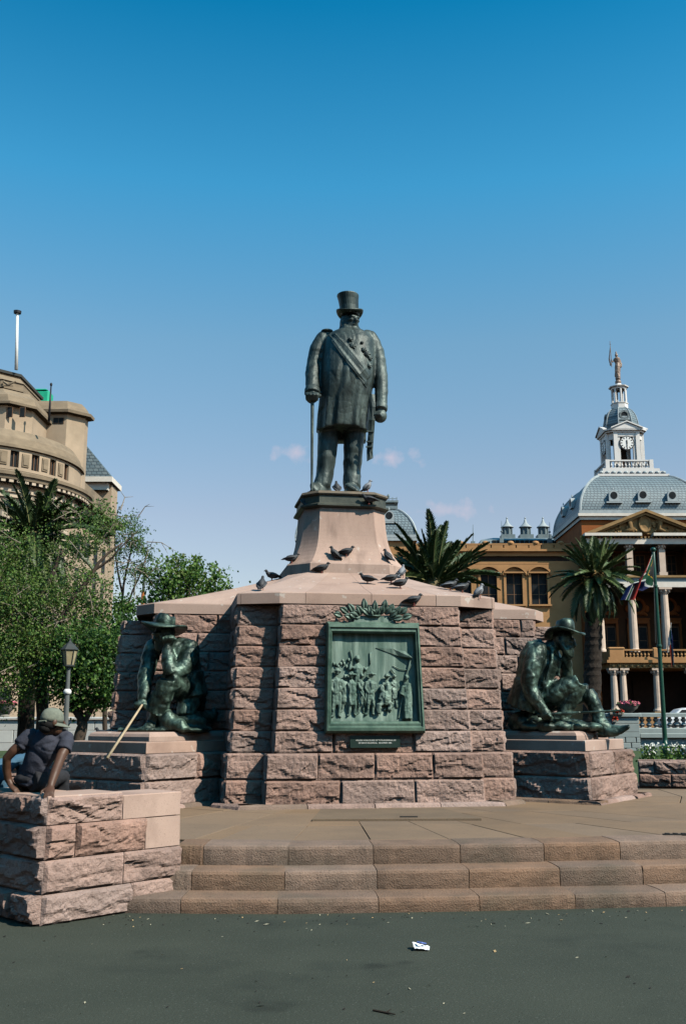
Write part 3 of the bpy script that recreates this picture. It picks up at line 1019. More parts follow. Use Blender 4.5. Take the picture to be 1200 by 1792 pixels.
# neck and head, turned to the viewer's right and down
mb.tube([K(606, 584, .04), K(608, 572, .0)], [.15, .135], n=12)
H0 = K(612.5, 567, -.05)
rotz = Matrix.Rotation(R(-28), 3, 'X') if False else Matrix.Rotation(R(32), 3, 'Z')
def HD(x, y, z): return H0 + rotz @ Vector((x, y, z))      # x right, -y face
mb.ell(HD(0, .03, .02), (.155, .185, .20), rot=rotz, nu=16, nv=12)
mb.ell(HD(0, -.07, -.07), (.115, .11, .12), rot=rotz)
mb.tube([HD(0, -.165, .06), HD(0, -.205, .0), HD(0, -.185, -.025)], [.022, .034, .03], n=8)          # nose
mb.ell(HD(0, -.165, .075), (.11, .03, .022), rot=rotz)                                        # brow
for s_ in (-1, 1):
    mb.ell(HD(.065 * s_, -.135, .02), (.045, .035, .03), rot=rotz)
    mb.ell(HD(.155 * s_, .02, .0), (.022, .035, .055), rot=rotz)                                  # ears
    mb.tube([HD(.14 * s_, -.0, -.03), HD(.125 * s_, -.07, -.12), HD(.05 * s_, -.13, -.185), HD(0, -.14, -.20)], [.04, .055, .06, .06], n=8)   # chin curtain beard
mb.ell(HD(0, -.165, -.06), (.05, .03, .02), rot=rotz)                                         # mouth
mb.ell(HD(0, -.15, -.125), (.045, .03, .035), rot=rotz)
for k_ in range(9):
    a_ = math.pi * (k_ / 8) 
    mb.ell(HD(.135 * math.cos(a_), -.03 - .125 * math.sin(a_), -.115 - .085 * math.sin(a_)), (.042, .045, .075), rot=rotz, nu=8, nv=6)
mb.tube([K(590, 586, -.06), K(606, 589, -.30), K(628, 585, -.22)], [.06, .055, .06], n=8)      # collar
body = fuse(mb, 0.017, 1, folds(0.006, 5, 1.4, 3.0))
body.build('body', BRONZE, kr, smooth=True)
kb = bvh_of(body)
# hat
hat = MB()
tl = (K(609, 512).x - K(612.4, 544).x)
hz0, hz1 = K(612, 551).z, K(609, 511.5, -.2).z
hc = K(611.8, 545, -.04)
rs = []
for k, (r, t) in enumerate([(.152, -.10), (.166, 0.0), (.165, .06), (.163, .35), (.172, .7), (.188, .96), (.186, 1.0), (.17, 1.004)]):
    cx = hc.x + tl * t
    z = hz0 + (hz1 - hz0) * t
    rs.append([(cx + r * math.cos(2 * math.pi * j / 28), hc.y - .02 * t + r * 1.12 * math.sin(2 * math.pi * j / 28), z + .02 * math.cos(2 * math.pi * j / 28) * (1 - t) * -.4) for j in range(28)])
hat.rings(rs)
hat.build('top_hat', BRONZE, kr, smooth=False)
br = MB()
rs = []
for r, z in [(.155, .004), (.200, -.012), (.225, .006), (.228, .02), (.205, .008), (.160, .022)]:
    ring = []
    for j in range(36):
        t = 2 * math.pi * j / 36
        curl = .05 * math.cos(t) ** 2 * smooth01((r - .16) / .06) - .035 * abs(math.sin(t)) * smooth01((r - .16) / .06)
        ring.append((hc.x + r * 1.02 * math.cos(t), hc.y + r * 1.28 * math.sin(t), hz0 - .01 + z + curl - .025 * math.sin(t + math.pi) * -1 * r))
    rs.append(ring)
br.rings(rs, cap=False)
br.build('hat_brim', BRONZE, kr, smooth=True)
# cane
cn_ = MB()
a = K(546.5, 698, -.40); b = K(545.5, 850, -.42); b.z = 5.155
cn_.tube([a, a.lerp(b, .05), a.lerp(b, .5), b.lerp(a, .02), b], [.024, .030, .025, .019, .022], n=10)
cn_.ell(a + Vector((0, 0, .0)), (.04, .05, .03))
cn_.build('cane', BRONZE, kr, smooth=True)
# sash: a band that follows the chest
lo_e = [(573, 588), (581, 598), (588, 609), (597, 622), (606, 633.5), (616, 646), (626, 659), (637, 673), (648.5, 689)]
up_e = [(589, 584), (597, 592), (606, 600), (615, 610), (624, 620.5), (633, 632), (641, 643.5), (648, 655), (653.5, 668)]
sa = MB()
rs = []
for (ax, ay), (bx, by) in zip(lo_e, up_e):
    ring = []
    row = []
    for k in range(6):
        t = k / 5
        h = hit(kb, ax + (bx - ax) * t, ay + (by - ay) * t)
        if h is None: h = K(ax + (bx - ax) * t, ay + (by - ay) * t, -.3)
        row.append(h)
    ring = [p - Y_ * (.024 + .008 * math.sin(k * 2.1)) for k, p in enumerate(row)] + [p + Y_ * .02 for p in row[::-1]]
    rs.append(ring)
sa.rings(rs)
sa.build('sash', BRONZE, kr, smooth=False)
stl = MB()
pl = [(650, 690, -.26), (651, 712, -.28), (650.5, 735, -.27), (649, 756, -.22), (647.5, 775, -.20), (646.5, 790, -.20), (647, 804, -.2)]
rs = []
for k, (x, y, d) in enumerate(pl):
    wv = .012 * math.sin(k * 1.7)
    c0, c1 = K(x - 5.2, y + (3 if k == len(pl) - 1 else 0), d + wv), K(x + 5.6, y + (-3 if k == len(pl) - 1 else 0), d - wv)
    rs.append([c0, (c0 + c1) / 2 - Y_ * .018, c1, c1 + Y_ * .025, (c0 + c1) / 2 + Y_ * .02, c0 + Y_ * .025])
stl.rings(rs)
for k in (755, 773, 782):
    c0 = K(649 - (k - 740) * .07, k, -.235)
    stl.box(c0.x - .058, c0.x + .058, c0.y - .02, c0.y + .01, c0.z - .012, c0.z + .012)
stl.build('sash_tail', BRONZE, kr)
for mx, my, s_ in ((612.8, 594.5, .045), (616.5, 606, .062), (636, 613, .055), (641, 620, .072), (646.5, 627, .05), (645.5, 640, .055), (633, 600, .03)):
    h = hit(kb, mx, my)
    if h is None: continue
    md = MB()
    n_ = 16
    rs = []
    for kk, (rr, yy) in enumerate(((1.0, .02), (1.0, -.02), (.6, -.028), (.5, -.04), (.2, -.045))):
        rs.append([(h.x + s_ * rr * (1 if j % 2 == 0 or kk > 2 else .68) * math.cos(2 * math.pi * j / n_), h.y + yy, h.z + s_ * rr * (1 if j % 2 == 0 or kk > 2 else .68) * math.sin(2 * math.pi * j / n_)) for j in range(n_)])
    md.rings(rs[::-1])
    md.build('medal', BRONZE, kr)
ep = MB()
h = K(567, 584, -.04)
ep.ell(h + Vector((.05, -.0, .045)), (.105, .10, .030))
ep.build('epaulette', BRONZE, kr, smooth=True)

# ---- seated bronzes
def slouch_hat(mb_, c, rx, ry, crown_h, tilt, yaw=0.0, brim=1.0, dip=0.06):
    rot = Matrix.Rotation(yaw, 3, 'Z') @ tilt
    rs = []
    for r, z in ((.90, -.02), (.96, .06), (.93, .45), (.86, .8), (.74, 1.0), (.5, .97), (.25, .84), (.05, .82)):
        rs.append([c + rot @ Vector((rx * r * math.cos(2 * math.pi * j / 24), ry * r * math.sin(2 * math.pi * j / 24), crown_h * z - (.05 * math.exp(-(math.sin(2 * math.pi * j / 24) * 2) ** 2) if .5 <= r < .8 else 0))) for j in range(24)])
    mb_.rings(rs)
    rs = []
    for r, z in ((.88, .03), (1.5, .015), (1.98, .01), (2.02, -.005), (1.95, -.02), (1.4, -.02), (.88, -.01)):
        ring = []
        for j in range(36):
            t = 2 * math.pi * j / 36
            k = smooth01((r - .9) / 1.1)
            w_ = k * (dip * math.sin(2 * t + .7) + dip * .6 * math.cos(t) - .02)
            ring.append(c + rot @ Vector((rx * (1 + (r - 1) * brim) * math.cos(t), ry * (1 + (r - 1) * brim) * math.sin(t), z + w_)))
        rs.append(ring)
    mb_.rings(rs, cap=False)

def head(mb_, c, yaw, pitch, s=1.0, beard=True):
    """head whose face looks along -y before it is turned"""
    rot = Matrix.Rotation(yaw, 3, 'Z') @ Matrix.Rotation(pitch, 3, 'X')
    h = lambda x, y, z: c + rot @ (Vector((x, y, z)) * s)
    r3 = lambda a, b, d: (a * s, b * s, d * s)
    mb_.ell(h(0, .02, .03), r3(.105, .135, .135), rot=rot, nu=14, nv=10)
    mb_.ell(h(0, -.06, -.06), r3(.08, .075, .085), rot=rot)
    mb_.tube([h(0, -.115, .045), h(0, -.15, -.005), h(0, -.13, -.02)], [.014 * s, .024 * s, .02 * s], n=8)
    mb_.ell(h(0, -.112, .055), r3(.075, .022, .016), rot=rot)
    for q in (-1, 1):
        mb_.ell(h(.045 * q, -.095, .01), r3(.03, .024, .022), rot=rot)
        mb_.ell(h(.105 * q, .02, .0), r3(.016, .026, .04), rot=rot)
        if beard:
            mb_.tube([h(.095 * q, -.0, -.02), h(.08 * q, -.05, -.09), h(.03 * q, -.09, -.14)], [.025 * s, .035 * s, .04 * s], n=7)
    mb_.ell(h(0, -.115, -.045), r3(.035, .02, .014), rot=rot)
    if beard:
        mb_.tube([h(0, -.085, -.09), h(0, -.10, -.15), h(0, -.09, -.20)], [.06 * s, .055 * s, .025 * s], n=8)

def rock(mb_, c, r, seed, rot=None):
    b0_ = len(mb_.v)
    mb_.ell(c, r, rot=rot, nu=12, nv=8)
    for i in range(b0_, len(mb_.v)):
        v = mb_.v[i]
        d = (v - Vector(c))
        mb_.v[i] = v + d.normalized() * 0.22 * min(r) * noise.cell(v * 7 + Vector((seed, 0, 0))) * .6 + d.normalized() * .2 * min(r) * nz(v, 5, seed)

# right bronze: bearded man, chin in hand, rifle across
YR = 15.25
def q_(px, py, dy=0.0): return P(px, py, YR + dy)
rb = thing('seated_statue', (q_(965, 1290).x, YR, 1.405), 'green bronze of a bearded man in a slouch hat seated facing right, rifle laid across', 'statue', 'seated bronzes on the corner blocks')
mb = MB()
mb.tube([q_(938, 1226, .0), q_(933, 1205, .02), q_(936, 1180, .02), q_(943, 1158, .0), q_(951, 1140, -.02), q_(959, 1131, -.03)], [(.27, .27), (.255, .27), (.25, .29), (.25, .31), (.21, .29), (.12, .17)], n=18, up=(1, 0, 0))
mb.tube([q_(924, 1232, .05), q_(921, 1212, .1), q_(926, 1190, .1)], [.17, .20, .16], n=12)           # coat tail at the back
mb.ell(q_(942, 1228, .0), (.27, .27, .15))
# jacket: skirt flaring at the back and over the hip, collar, front edges, belt with pouches
mb.tube([q_(930, 1196, .0), q_(925, 1212, .0), q_(921, 1226, .0), q_(917, 1240, .02)], [(.24, .27), (.27, .27), (.31, .28), (.33, .28)], n=20, up=(1, 0, 0))
mb.tube([q_(948, 1132, -.16), q_(962, 1131, -.20), q_(972, 1139, -.16)], [.035, .045, .03], n=8)
mb.tube([q_(966, 1136, -.22), q_(965, 1156, -.27), q_(958, 1180, -.29), q_(952, 1204, -.30), q_(947, 1224, -.34)], [.032, .030, .030, .034, .036], n=8)
mb.tube([q_(974, 1140, -.10), q_(978, 1160, -.10), q_(976, 1184, -.08)], [.03, .03, .03], n=8)
for k_ in range(5): mb.ell(q_(950 + k_ * 5.5, 1196 - k_ * 1.0, -.30 + k_ * .03), (.032, .03, .042))
mb.tube([q_(959, 1133, -.04), q_(972, 1128, -.07), q_(980, 1126, -.1)], [.11, .095, .09], n=12)
HR = q_(986, 1124, -.12)
head(mb, HR, R(62), R(14), 1.22)
# near (right) arm hangs to the rifle
mb.limb([q_(945, 1136, -.18), q_(938, 1143, -.26), q_(931, 1166, -.33), q_(926, 1190, -.35), q_(927, 1205, -.36), q_(936, 1222, -.42), q_(946, 1238, -.46), q_(950, 1246, -.48)], [.12, .15, .14, .128, .122, .108, .088, .07], n=14)
fist(mb, q_(955, 1251, -.50), X * .8 - Z_ * .5, Z_, -Y_, .19)
# far (left) arm: elbow on the knee, hand at the chin
mb.tube([q_(960, 1138, .2), q_(975, 1160, .22), q_(990, 1184, .12)], [.13, .11, .095], n=12)
mb.limb([q_(990, 1186, .10), q_(991, 1168, .0), q_(990, 1150, -.10), q_(990, 1144, -.13)], [.10, .088, .07, .06], n=12)
fist(mb, q_(990, 1140, -.16), -X * .6 + Z_ * .3, Z_, -Y_, .16)
# near leg: knee up
mb.limb([q_(946, 1226, -.14), q_(965, 1219, -.26), q_(990, 1203, -.36), q_(1012, 1195, -.40)], [.18, .175, .152, .132], n=14)
mb.limb([q_(1012, 1195, -.40), q_(1006, 1212, -.38), q_(993, 1234, -.36), q_(984, 1252, -.36), q_(982, 1262, -.37)], [.125, .125, .115, .10, .095], n=14)
mb.tube([q_(978, 1265, -.34), q_(992, 1268, -.46), q_(1004, 1272, -.54)], [(.085, .08), (.09, .07), (.06, .035)], n=12)
# far leg stretched out
mb.limb([q_(948, 1228, .12), q_(985, 1222, .0), q_(1018, 1213, -.10), q_(1028, 1212, -.13)], [.17, .16, .14, .12], n=14)
mb.limb([q_(1026, 1212, -.13), q_(1034, 1226, -.17), q_(1042, 1244, -.21), q_(1047, 1258, -.24)], [.125, .12, .105, .10], n=14)
mb.limb([q_(1044, 1256, -.22), q_(1052, 1270, -.26), q_(1068, 1278, -.33), q_(1086, 1277, -.42), q_(1101, 1270, -.50)], [(.10, .10), (.115, .115), (.105, .075), (.085, .045), (.03, .02)], n=14)
mb.tube([q_(1046, 1284, -.24), q_(1064, 1287, -.31)], [(.10, .05), (.10, .03)], n=10, up=(0, 0, 1))
b_ = fuse(mb, 0.0145, 1, folds(0.010, 6.5, 4.5, 8.0, .5))
b_.build('body', BRONZE2, rb, smooth=True)
mb = MB()
slouch_hat(mb, q_(987.5, 1106, -.12), .150, .165, .19, Matrix.Rotation(R(9), 3, 'Y') @ Matrix.Rotation(R(-6), 3, 'X'), R(20), 0.95, .05)
mb.build('slouch_hat', BRONZE2, rb, smooth=True)
mb = MB()
a, b = q_(940, 1251.5, -.45), q_(1086, 1243, -.75)
mb.tube([a, a.lerp(b, .16), a.lerp(b, .17), a.lerp(b, .5), a.lerp(b, .52), b], [(.035, .06), (.03, .045), (.026, .032), (.024, .028), (.016, .016), (.013, .013)], n=10)
mb.box(a.lerp(b, .22).x - .03, a.lerp(b, .22).x + .05, a.lerp(b, .22).y - .02, a.lerp(b, .22).y + .02, a.lerp(b, .22).z - .07, a.lerp(b, .22).z)
mb.build('rifle', BRONZE2, rb)
mb = MB()
rock(mb, Vector((q_(912, 1243).x, YR + .05, 1.54)), (.22, .30, .15), 1)
rock(mb, Vector((q_(938, 1250).x, YR, 1.56)), (.26, .34, .17), 2)
for px, dy, sx, sz, sd in ((920, -.30, .16, .07, 3), (948, -.42, .17, .09, 4), (972, -.45, .16, .09, 5), (1000, -.40, .17, .08, 6), (1024, -.40, .15, .07, 7), (1000, -.1, .22, .10, 8), (1035, -.25, .16, .06, 9), (962, -.2, .25, .13, 10), (985, .1, .25, .1, 11)):
    rock(mb, Vector((q_(px, 1280).x, YR + dy, 1.43 + sz * .5)), (sx, .15, sz), sd)
mb.tube([Vector((q_(900, 1283).x, YR + .1, 1.43)), Vector((q_(1045, 1283).x, YR - .15, 1.43))], [(.30, .04), (.28, .035)], n=14, up=(0, 0, 1), flat=1)
bb = fuse(mb, 0.022, 1, folds(0.012, 9, 9, 5))
bb.build('rocky_base', BRONZE2, rb, smooth=True)

# left bronze: clean hat brim low, cheek on fist, one knee up, wooden staff
YL = 14.60
def l_(px, py, dy=0.0): return P(px, py, YL + dy)
lb = thing('seated_statue', (l_(300, 1290).x, YL, 1.405), 'bronze man in a wide hat crouched with cheek on fist, holding a pale staff', 'statue', 'seated bronzes on the corner blocks')
mb = MB()
mb.tube([l_(331, 1214, .05), l_(330, 1196, .04), l_(326, 1170, .0), l_(318, 1150, -.05), l_(308, 1136, -.10), l_(299, 1127, -.14)], [(.20, .25), (.19, .245), (.22, .26), (.255, .26), (.235, .22), (.14, .15)], n=18, up=(0, -1, 0))
mb.tube([l_(334, 1217, -.02), l_(336, 1206, -.02)], [(.23, .26), (.20, .24)], n=16, up=(0, -1, 0))               # jacket skirt
mb.tube([l_(349, 1214, -.02), l_(345, 1204, -.02), l_(338, 1195, 0)], [.06, .09, .1], n=10)
mb.tube([l_(331, 1178, -.02), l_(333, 1192, -.02), l_(336, 1206, -.02), l_(339, 1221, -.02)], [(.21, .26), (.20, .27), (.205, .285), (.215, .30)], n=20, up=(0, -1, 0))
for k_ in range(4): mb.tube([l_(318, 1184 + k_ * 6, -.24), l_(333, 1186 + k_ * 6.5, -.27), l_(348, 1181 + k_ * 7, -.10)], [.012, .020, .012], n=6)
mb.tube([l_(296, 1134, -.25), l_(306, 1130, -.24), l_(314, 1136, -.12)], [.03, .045, .03], n=8)
mb.tube([l_(300, 1138, -.30), l_(306, 1152, -.33), l_(310, 1168, -.34)], [.026, .03, .026], n=8)
mb.tube([l_(299, 1130, -.14), l_(292, 1122, -.22)], [.11, .10], n=12)
HL = l_(287, 1113, -.27)
head(mb, HL, R(-42), R(16), 1.18)
# his left arm: elbow on knee, fist at the cheek
mb.limb([l_(322, 1128, -.12), l_(332, 1138, -.16), l_(328, 1156, -.30), l_(316, 1172, -.44), l_(303, 1180, -.52)], [.12, .145, .135, .12, .105], n=14)
mb.limb([l_(302, 1180, -.53), l_(297, 1166, -.52), l_(294, 1146, -.46), l_(294, 1132, -.42)], [.112, .108, .095, .075], n=14)
fist(mb, l_(295.5, 1121, -.42), -Y_ * .8 + Z_ * .3, Z_, X, .19)
# his right arm hangs to the staff
mb.limb([l_(276, 1128, -.08), l_(268, 1136, -.08), l_(261, 1160, -.16), l_(256, 1184, -.26), l_(253, 1208, -.42), l_(251, 1226, -.50)], [.12, .135, .125, .11, .095, .075], n=14)
fist(mb, l_(250, 1233, -.53), -X * .5 - Y_ * .6, Z_, X, .17)
# raised knee
mb.limb([l_(330, 1212, -.06), l_(315, 1202, -.30), l_(300, 1193, -.48), l_(293, 1192, -.55)], [.19, .175, .155, .135], n=14)
mb.limb([l_(293, 1191, -.55), l_(289, 1208, -.54), l_(281, 1228, -.50), l_(273, 1249, -.48)], [.14, .145, .148, .165], n=16)
mb.tube([l_(274, 1246, -.47), l_(268, 1264, -.47), l_(266, 1272, -.48)], [.082, .085, .10], n=12)
mb.tube([l_(270, 1276, -.46), l_(262, 1276, -.56), l_(252, 1280, -.66)], [(.10, .10), (.105, .08), (.06, .04)], n=12)
# folded leg
mb.limb([l_(336, 1214, .02), l_(331, 1228, -.14), l_(326, 1244, -.26), l_(325, 1254, -.30)], [.17, .155, .135, .12], n=14)
mb.limb([l_(325, 1256, -.30), l_(340, 1258, -.10), l_(356, 1256, .10), l_(364, 1254, .18)], [.125, .115, .095, .085], n=12)
mb.limb([l_(360, 1254, .16), l_(370, 1254, .22), l_(375, 1247, .24), l_(372, 1240, .24)], [(.085, .09), (.09, .09), (.07, .06), (.035, .03)], n=12)
b_ = fuse(mb, 0.0145, 1, folds(0.010, 6.5, 4.0, 2.0, .5))
b_.build('body', BRONZE2, lb, smooth=True)
mb = MB()
slouch_hat(mb, l_(288, 1096, -.27), .148, .165, .17, Matrix.Rotation(R(7), 3, 'Y') @ Matrix.Rotation(R(-8), 3, 'X'), R(-25), 1.12, .045)
mb.build('slouch_hat', BRONZE2, lb, smooth=True)
mb = MB()
a, b = l_(252, 1229, -.55), P(188, 1327, 13.30)
mb.tube([a - (b - a) * .02, a.lerp(b, .5), b], [.013, .017, .019], n=10)
WOOD = M('pale_wood', (0.50, 0.40, 0.27), (0.40, 0.31, 0.20), 9, rough=0.7, bump=0.1)
mb.build('staff', WOOD, lb, smooth=True)
mb = MB()
for px, py, dy, sx, sy, sz, sd in ((293, 1262, -.52, .15, .14, .17, 1), (330, 1258, -.30, .26, .13, .12, 2), (312, 1268, -.60, .12, .10, .09, 3), (300, 1276, -.35, .30, .25, .07, 4), (340, 1276, -.25, .26, .22, .06, 5),
                                   (262, 1282, -.50, .20, .2, .05, 6), (235, 1284, -.35, .2, .2, .04, 7), (355, 1274, -.2, .05, .05, .05, 8), (360, 1279, -.25, .05, .05, .05, 9), (322, 1274, -.62, .1, .08, .06, 10), (334, 1214, .25, .22, .2, .5, 11)):
    c_ = l_(px, py, dy)
    rock(mb, Vector((c_.x, c_.y, max(1.41 + sz * .45, min(c_.z, 1.41 + sz)))), (sx, sy, sz), sd)
mb.tube([Vector((l_(222, 1285).x, YL - .35, 1.43)), Vector((l_(362, 1285).x, YL - .30, 1.43))], [(.34, .035), (.34, .035)], n=14, up=(0, 0, 1), flat=1)
bb = fuse(mb, 0.022, 1, folds(0.012, 9, 9, 15))
bb.build('rocky_base', BRONZE2, lb, smooth=True)

# ---------------------------------------------------------------- bronze relief, wreath, plaque
def RF(u, z, off=0.0):
    L_ = FA_u.L
    k = (z - FA_u.z0) / (FA_u.z1 - FA_u.z0)
    half = (A0 + (A1 - A0) * k)
    return FA_u.at(0.5 + u / (2 * half), z, off)
rl = thing('relief_panel', RF(0, 1.385), 'green bronze relief panel of standing figures in a moulded frame on the front wall', 'relief')
UT, UB = .635, .672
ZT, ZBt = 2.862, 1.392
def fr_(u, z, off):           # u in -1..1, z in 0..1
    zz = ZBt + (ZT - ZBt) * z
    return RF(u * (UB + (UT - UB) * z), zz, off)
mb = MB()
rs = []
for du, dz, off in ((0, 0, .0), (0, 0, .12), (.025, .022, .165), (.055, .05, .17), (.07, .063, .148), (.095, .085, .152), (.115, .103, .13), (.118, .106, .03)):
    rs.append([fr_(-1 + du, dz, off), fr_(1 - du, dz, off), fr_(1 - du, 1 - dz, off), fr_(-1 + du, 1 - dz, off)])
mb.rings(rs, cap=False)
mb.build('frame', VFRAME, rl)
# panel: one continuous sheet of figures in relief
def relief_h(zx, zy):
    return 0
def zu(zx, zy):
    t = 1 - (zy - 315) / 1230.0
    wl, wr = 60 - 20 * (1 - t), 1085 + 65 * (1 - t)
    return (zx - (wl + wr) / 2) / ((wr - wl) / 2), t
mb = MB()
NX, NZ = 30, 36
for i in range(NZ + 1):
    for j in range(NX + 1):
        u, v = -.9 + 1.8 * j / NX, .08 + .84 * i / NZ
        o = .045 + .010 * nz((u * 3, v * 2, 0), 1.5) + .02 * (1 - smooth01((v - .10) / .12))
        mb.v.append(fr_(u, v, o))
for i in range(NZ):
    for j in range(NX):
        a = i * (NX + 1) + j
        mb.face((a, a + 1, a + NX + 2, a + NX + 1))
mb.build('panel', VERDI, rl, smooth=True)
def rp(zx, zy, off): 
    u, t = zu(zx, zy)
    return fr_(u, t, .045 + off)
NRM = FA_u.n
UPV = (RF(0, 2.5) - RF(0, 1.5)).normalized()
SDV = UPV.cross(NRM) * 1.0
def rtube(mb_, pts, rad, dep=.5):
    """flattened limb lying on the panel; pts in relief picture units"""
    mb_.tube([rp(x, y, o) for x, y, o in pts], [(r * .00118, r * .00118 * min(1.0, dep * 1.45)) for r in rad], n=8, up=NRM, flat=1)
def rfig(x, head, feet, hatw=0, lean=0.0, robe=False, arms=None, o=.03):
    m = MB()
    H_ = feet - head
    hr = H_ * .062
    sh_ = head + H_ * .20
    hip = head + H_ * .52
    m.ell(rp(x + lean * 0, head + hr, o + .02), (hr * .00118, hr * .00118, hr * .00135), nu=10, nv=8)
    if hatw:
        rtube(m, [(x - hatw, head + hr * .6, o + .04), (x, head + hr * .25, o + .05), (x + hatw, head + hr * .7, o + .04)], [8, 20, 8], 1.0)
        rtube(m, [(x, head + hr * .3, o + .03), (x, head - hr * .8, o + .03)], [hr * 1.0, hr * .7], .9)
    if robe:
        rtube(m, [(x + lean, sh_ - H_ * .02, o), (x + lean, hip, o), (x + lean * 1.2, feet, o)], [H_ * .10, H_ * .115, H_ * .13], .6)
    else:
        rtube(m, [(x, sh_ - H_ * .03, o), (x + lean * .5, sh_ + H_ * .04, o), (x + lean, hip, o)], [H_ * .07, H_ * .125, H_ * .10], .6)
        rtube(m, [(x + lean - H_ * .05, hip, o), (x + lean - H_ * .06, hip + H_ * .25, o), (x + lean - H_ * .07, feet, o - .01), (x + lean - H_ * .13, feet + 8, o)], [H_ * .07, H_ * .055, H_ * .04, H_ * .03], .7)
        rtube(m, [(x + lean + H_ * .05, hip, o), (x + lean + H_ * .07, hip + H_ * .25, o), (x + lean + H_ * .06, feet, o - .01), (x + lean + H_ * .12, feet + 8, o)], [H_ * .07, H_ * .055, H_ * .04, H_ * .03], .7)
    for pts in (arms or [[(-.10, .22), (-.14, .38), (-.06, .50)], [(.10, .22), (.14, .38), (.05, .46)]]):
        rtube(m, [(x + lean * .5 + a_ * H_, head + b_ * H_, o + .025) for a_, b_ in pts], [H_ * .045, H_ * .04, H_ * .03], .8)
    # fold ridges
    for k in range(5):
        fx = x + lean + (k - 2) * H_ * .035
        rtube(m, [(fx, hip - H_ * .1 + 10 * k % 17, o + .035), (fx + random.uniform(-12, 12), hip + H_ * .25, o + .03)], [5, 4], 1.0)
    fuse(m, .011, 1, folds(.011, 26, 9, x)).build('relief_figure', VERDI, rl, smooth=True)
rfig(175, 850, 1360, 48, -6)
rfig(405, 690, 1250, 0, 0, arms=[[(-.10, .22), (-.16, .30), (-.13, .12)], [(.10, .22), (.16, .30), (.20, .22)]], o=.012)
rfig(265, 900, 1310, 0, 0, o=.012)
rfig(335, 890, 1345, 52, 8, arms=[[(-.10, .24), (-.08, .36), (.10, .40)], [(.12, .22), (.20, .36), (.28, .52)]], o=.04)
rfig(445, 905, 1330, 34, 0, o=.015)
rfig(548, 885, 1335, 52, -4, o=.04)
rfig(725, 910, 1290, 40, 20, arms=[[(-.10, .22), (-.20, .34), (-.22, .42)], [(.10, .22), (.20, .30), (.05, .42)]], o=.02)
rfig(810, 910, 1260, 30, 10, o=.012)
rfig(945, 905, 1395, 0, 10, robe=True, arms=[[(-.10, .24), (-.14, .42), (-.02, .50)]], o=.045)
m = MB()     # crouching figure
m.ell(rp(668, 1062, .06), (.042, .042, .05))
rtube(m, [(690, 1100, .04), (710, 1150, .05), (700, 1215, .04)], [50, 62, 55], .7)
rtube(m, [(690, 1215, .05), (640, 1235, .06), (635, 1340, .05)], [38, 34, 26], .8)
rtube(m, [(720, 1215, .05), (780, 1225, .05), (740, 1300, .05)], [36, 34, 24], .8)
rtube(m, [(660, 1120, .06), (640, 1170, .06), (690, 1190, .07)], [20, 18, 14], .9)
fuse(m, .011, 1, folds(.011, 26, 14, 5)).build('relief_figure', VERDI, rl, smooth=True)
m = MB()     # flag and its lines
b0v = [(610, 600, .01), (800, 610, .03), (935, 640, .05), (1015, 715, .075), (985, 735, .02), (860, 690, .02), (720, 640, .015)]
i0 = len(m.v)
m.rings([[rp(x, y, -.01) for x, y, o in b0v][::-1], [rp(x, y, o) for x, y, o in b0v][::-1]])
rtube(m, [(985, 735, .015), (1000, 800, .02), (975, 850, .015)], [10, 16, 8], .6)
rtube(m, [(800, 800, .01), (880, 838, .012), (975, 850, .015)], [5, 6, 5], .8)
rtube(m, [(1020, 640, .03), (960, 880, .03), (860, 1380, .03)], [9, 9, 9], .9)
m.build('relief_flag', VERDI, rl)
m = MB()
for a in ([(330, 630, .02), (340, 700, .02), (345, 830, .02)], [(548, 655, .015), (545, 790, .015)], [(500, 1000, .05), (492, 1170, .05), (480, 1250, .05)], [(430, 1090, .08), (480, 1190, .09)], [(780, 840, .02), (830, 900, .02)], [(700, 1080, .05), (790, 1040, .05)]):
    rtube(m, a, [9] * len(a), .9)
for k in range(9):
    m.ell(rp(150 + k * 22 + random.uniform(-8, 8), 760 + random.uniform(-25, 60), .015), (.02, .02, .026), nu=7, nv=5)
m.build('relief_weapons', VERDI, rl, smooth=True)
for zx, zy in ((132, 1470), (1035, 1470)):
    m = MB()
    m.ell(rp(zx, zy, .03), (.016, .016, .016), nu=8, nv=6)
    m.build('bolt', VFRAME, rl)
# pediment plate with scrolls
m = MB()
outl = [(230, 345), (232, 322), (350, 318), (362, 300), (372, 262), (400, 240), (760, 238), (785, 262), (795, 300), (815, 318), (922, 322), (924, 345)]
m.rings([[rp(x, y, -.02) for x, y in outl][::-1], [rp(x, y, .075) for x, y in outl][::-1]])
m.build('crest_plate', VERDI, rl)
for zx, zy, r in ((392, 250, 26), (768, 250, 26), (252, 322, 22), (905, 322, 22)):
    m = MB()
    pts = []
    for k in range(15):
        a = k * .62
        rr = r * (1 - k / 17)
        pts.append(rp(zx + rr * math.cos(a), zy + rr * math.sin(a), .08))
    m.tube(pts, [.014] * 15, n=6)
    m.build('scroll', VERDI, rl, smooth=True)
m = MB()
rtube(m, [(505, 240, .10), (575, 243, .115), (645, 240, .10)], [14, 8, 14], 1.0)
m.build('ribbon', LEAFBR, rl, smooth=True)
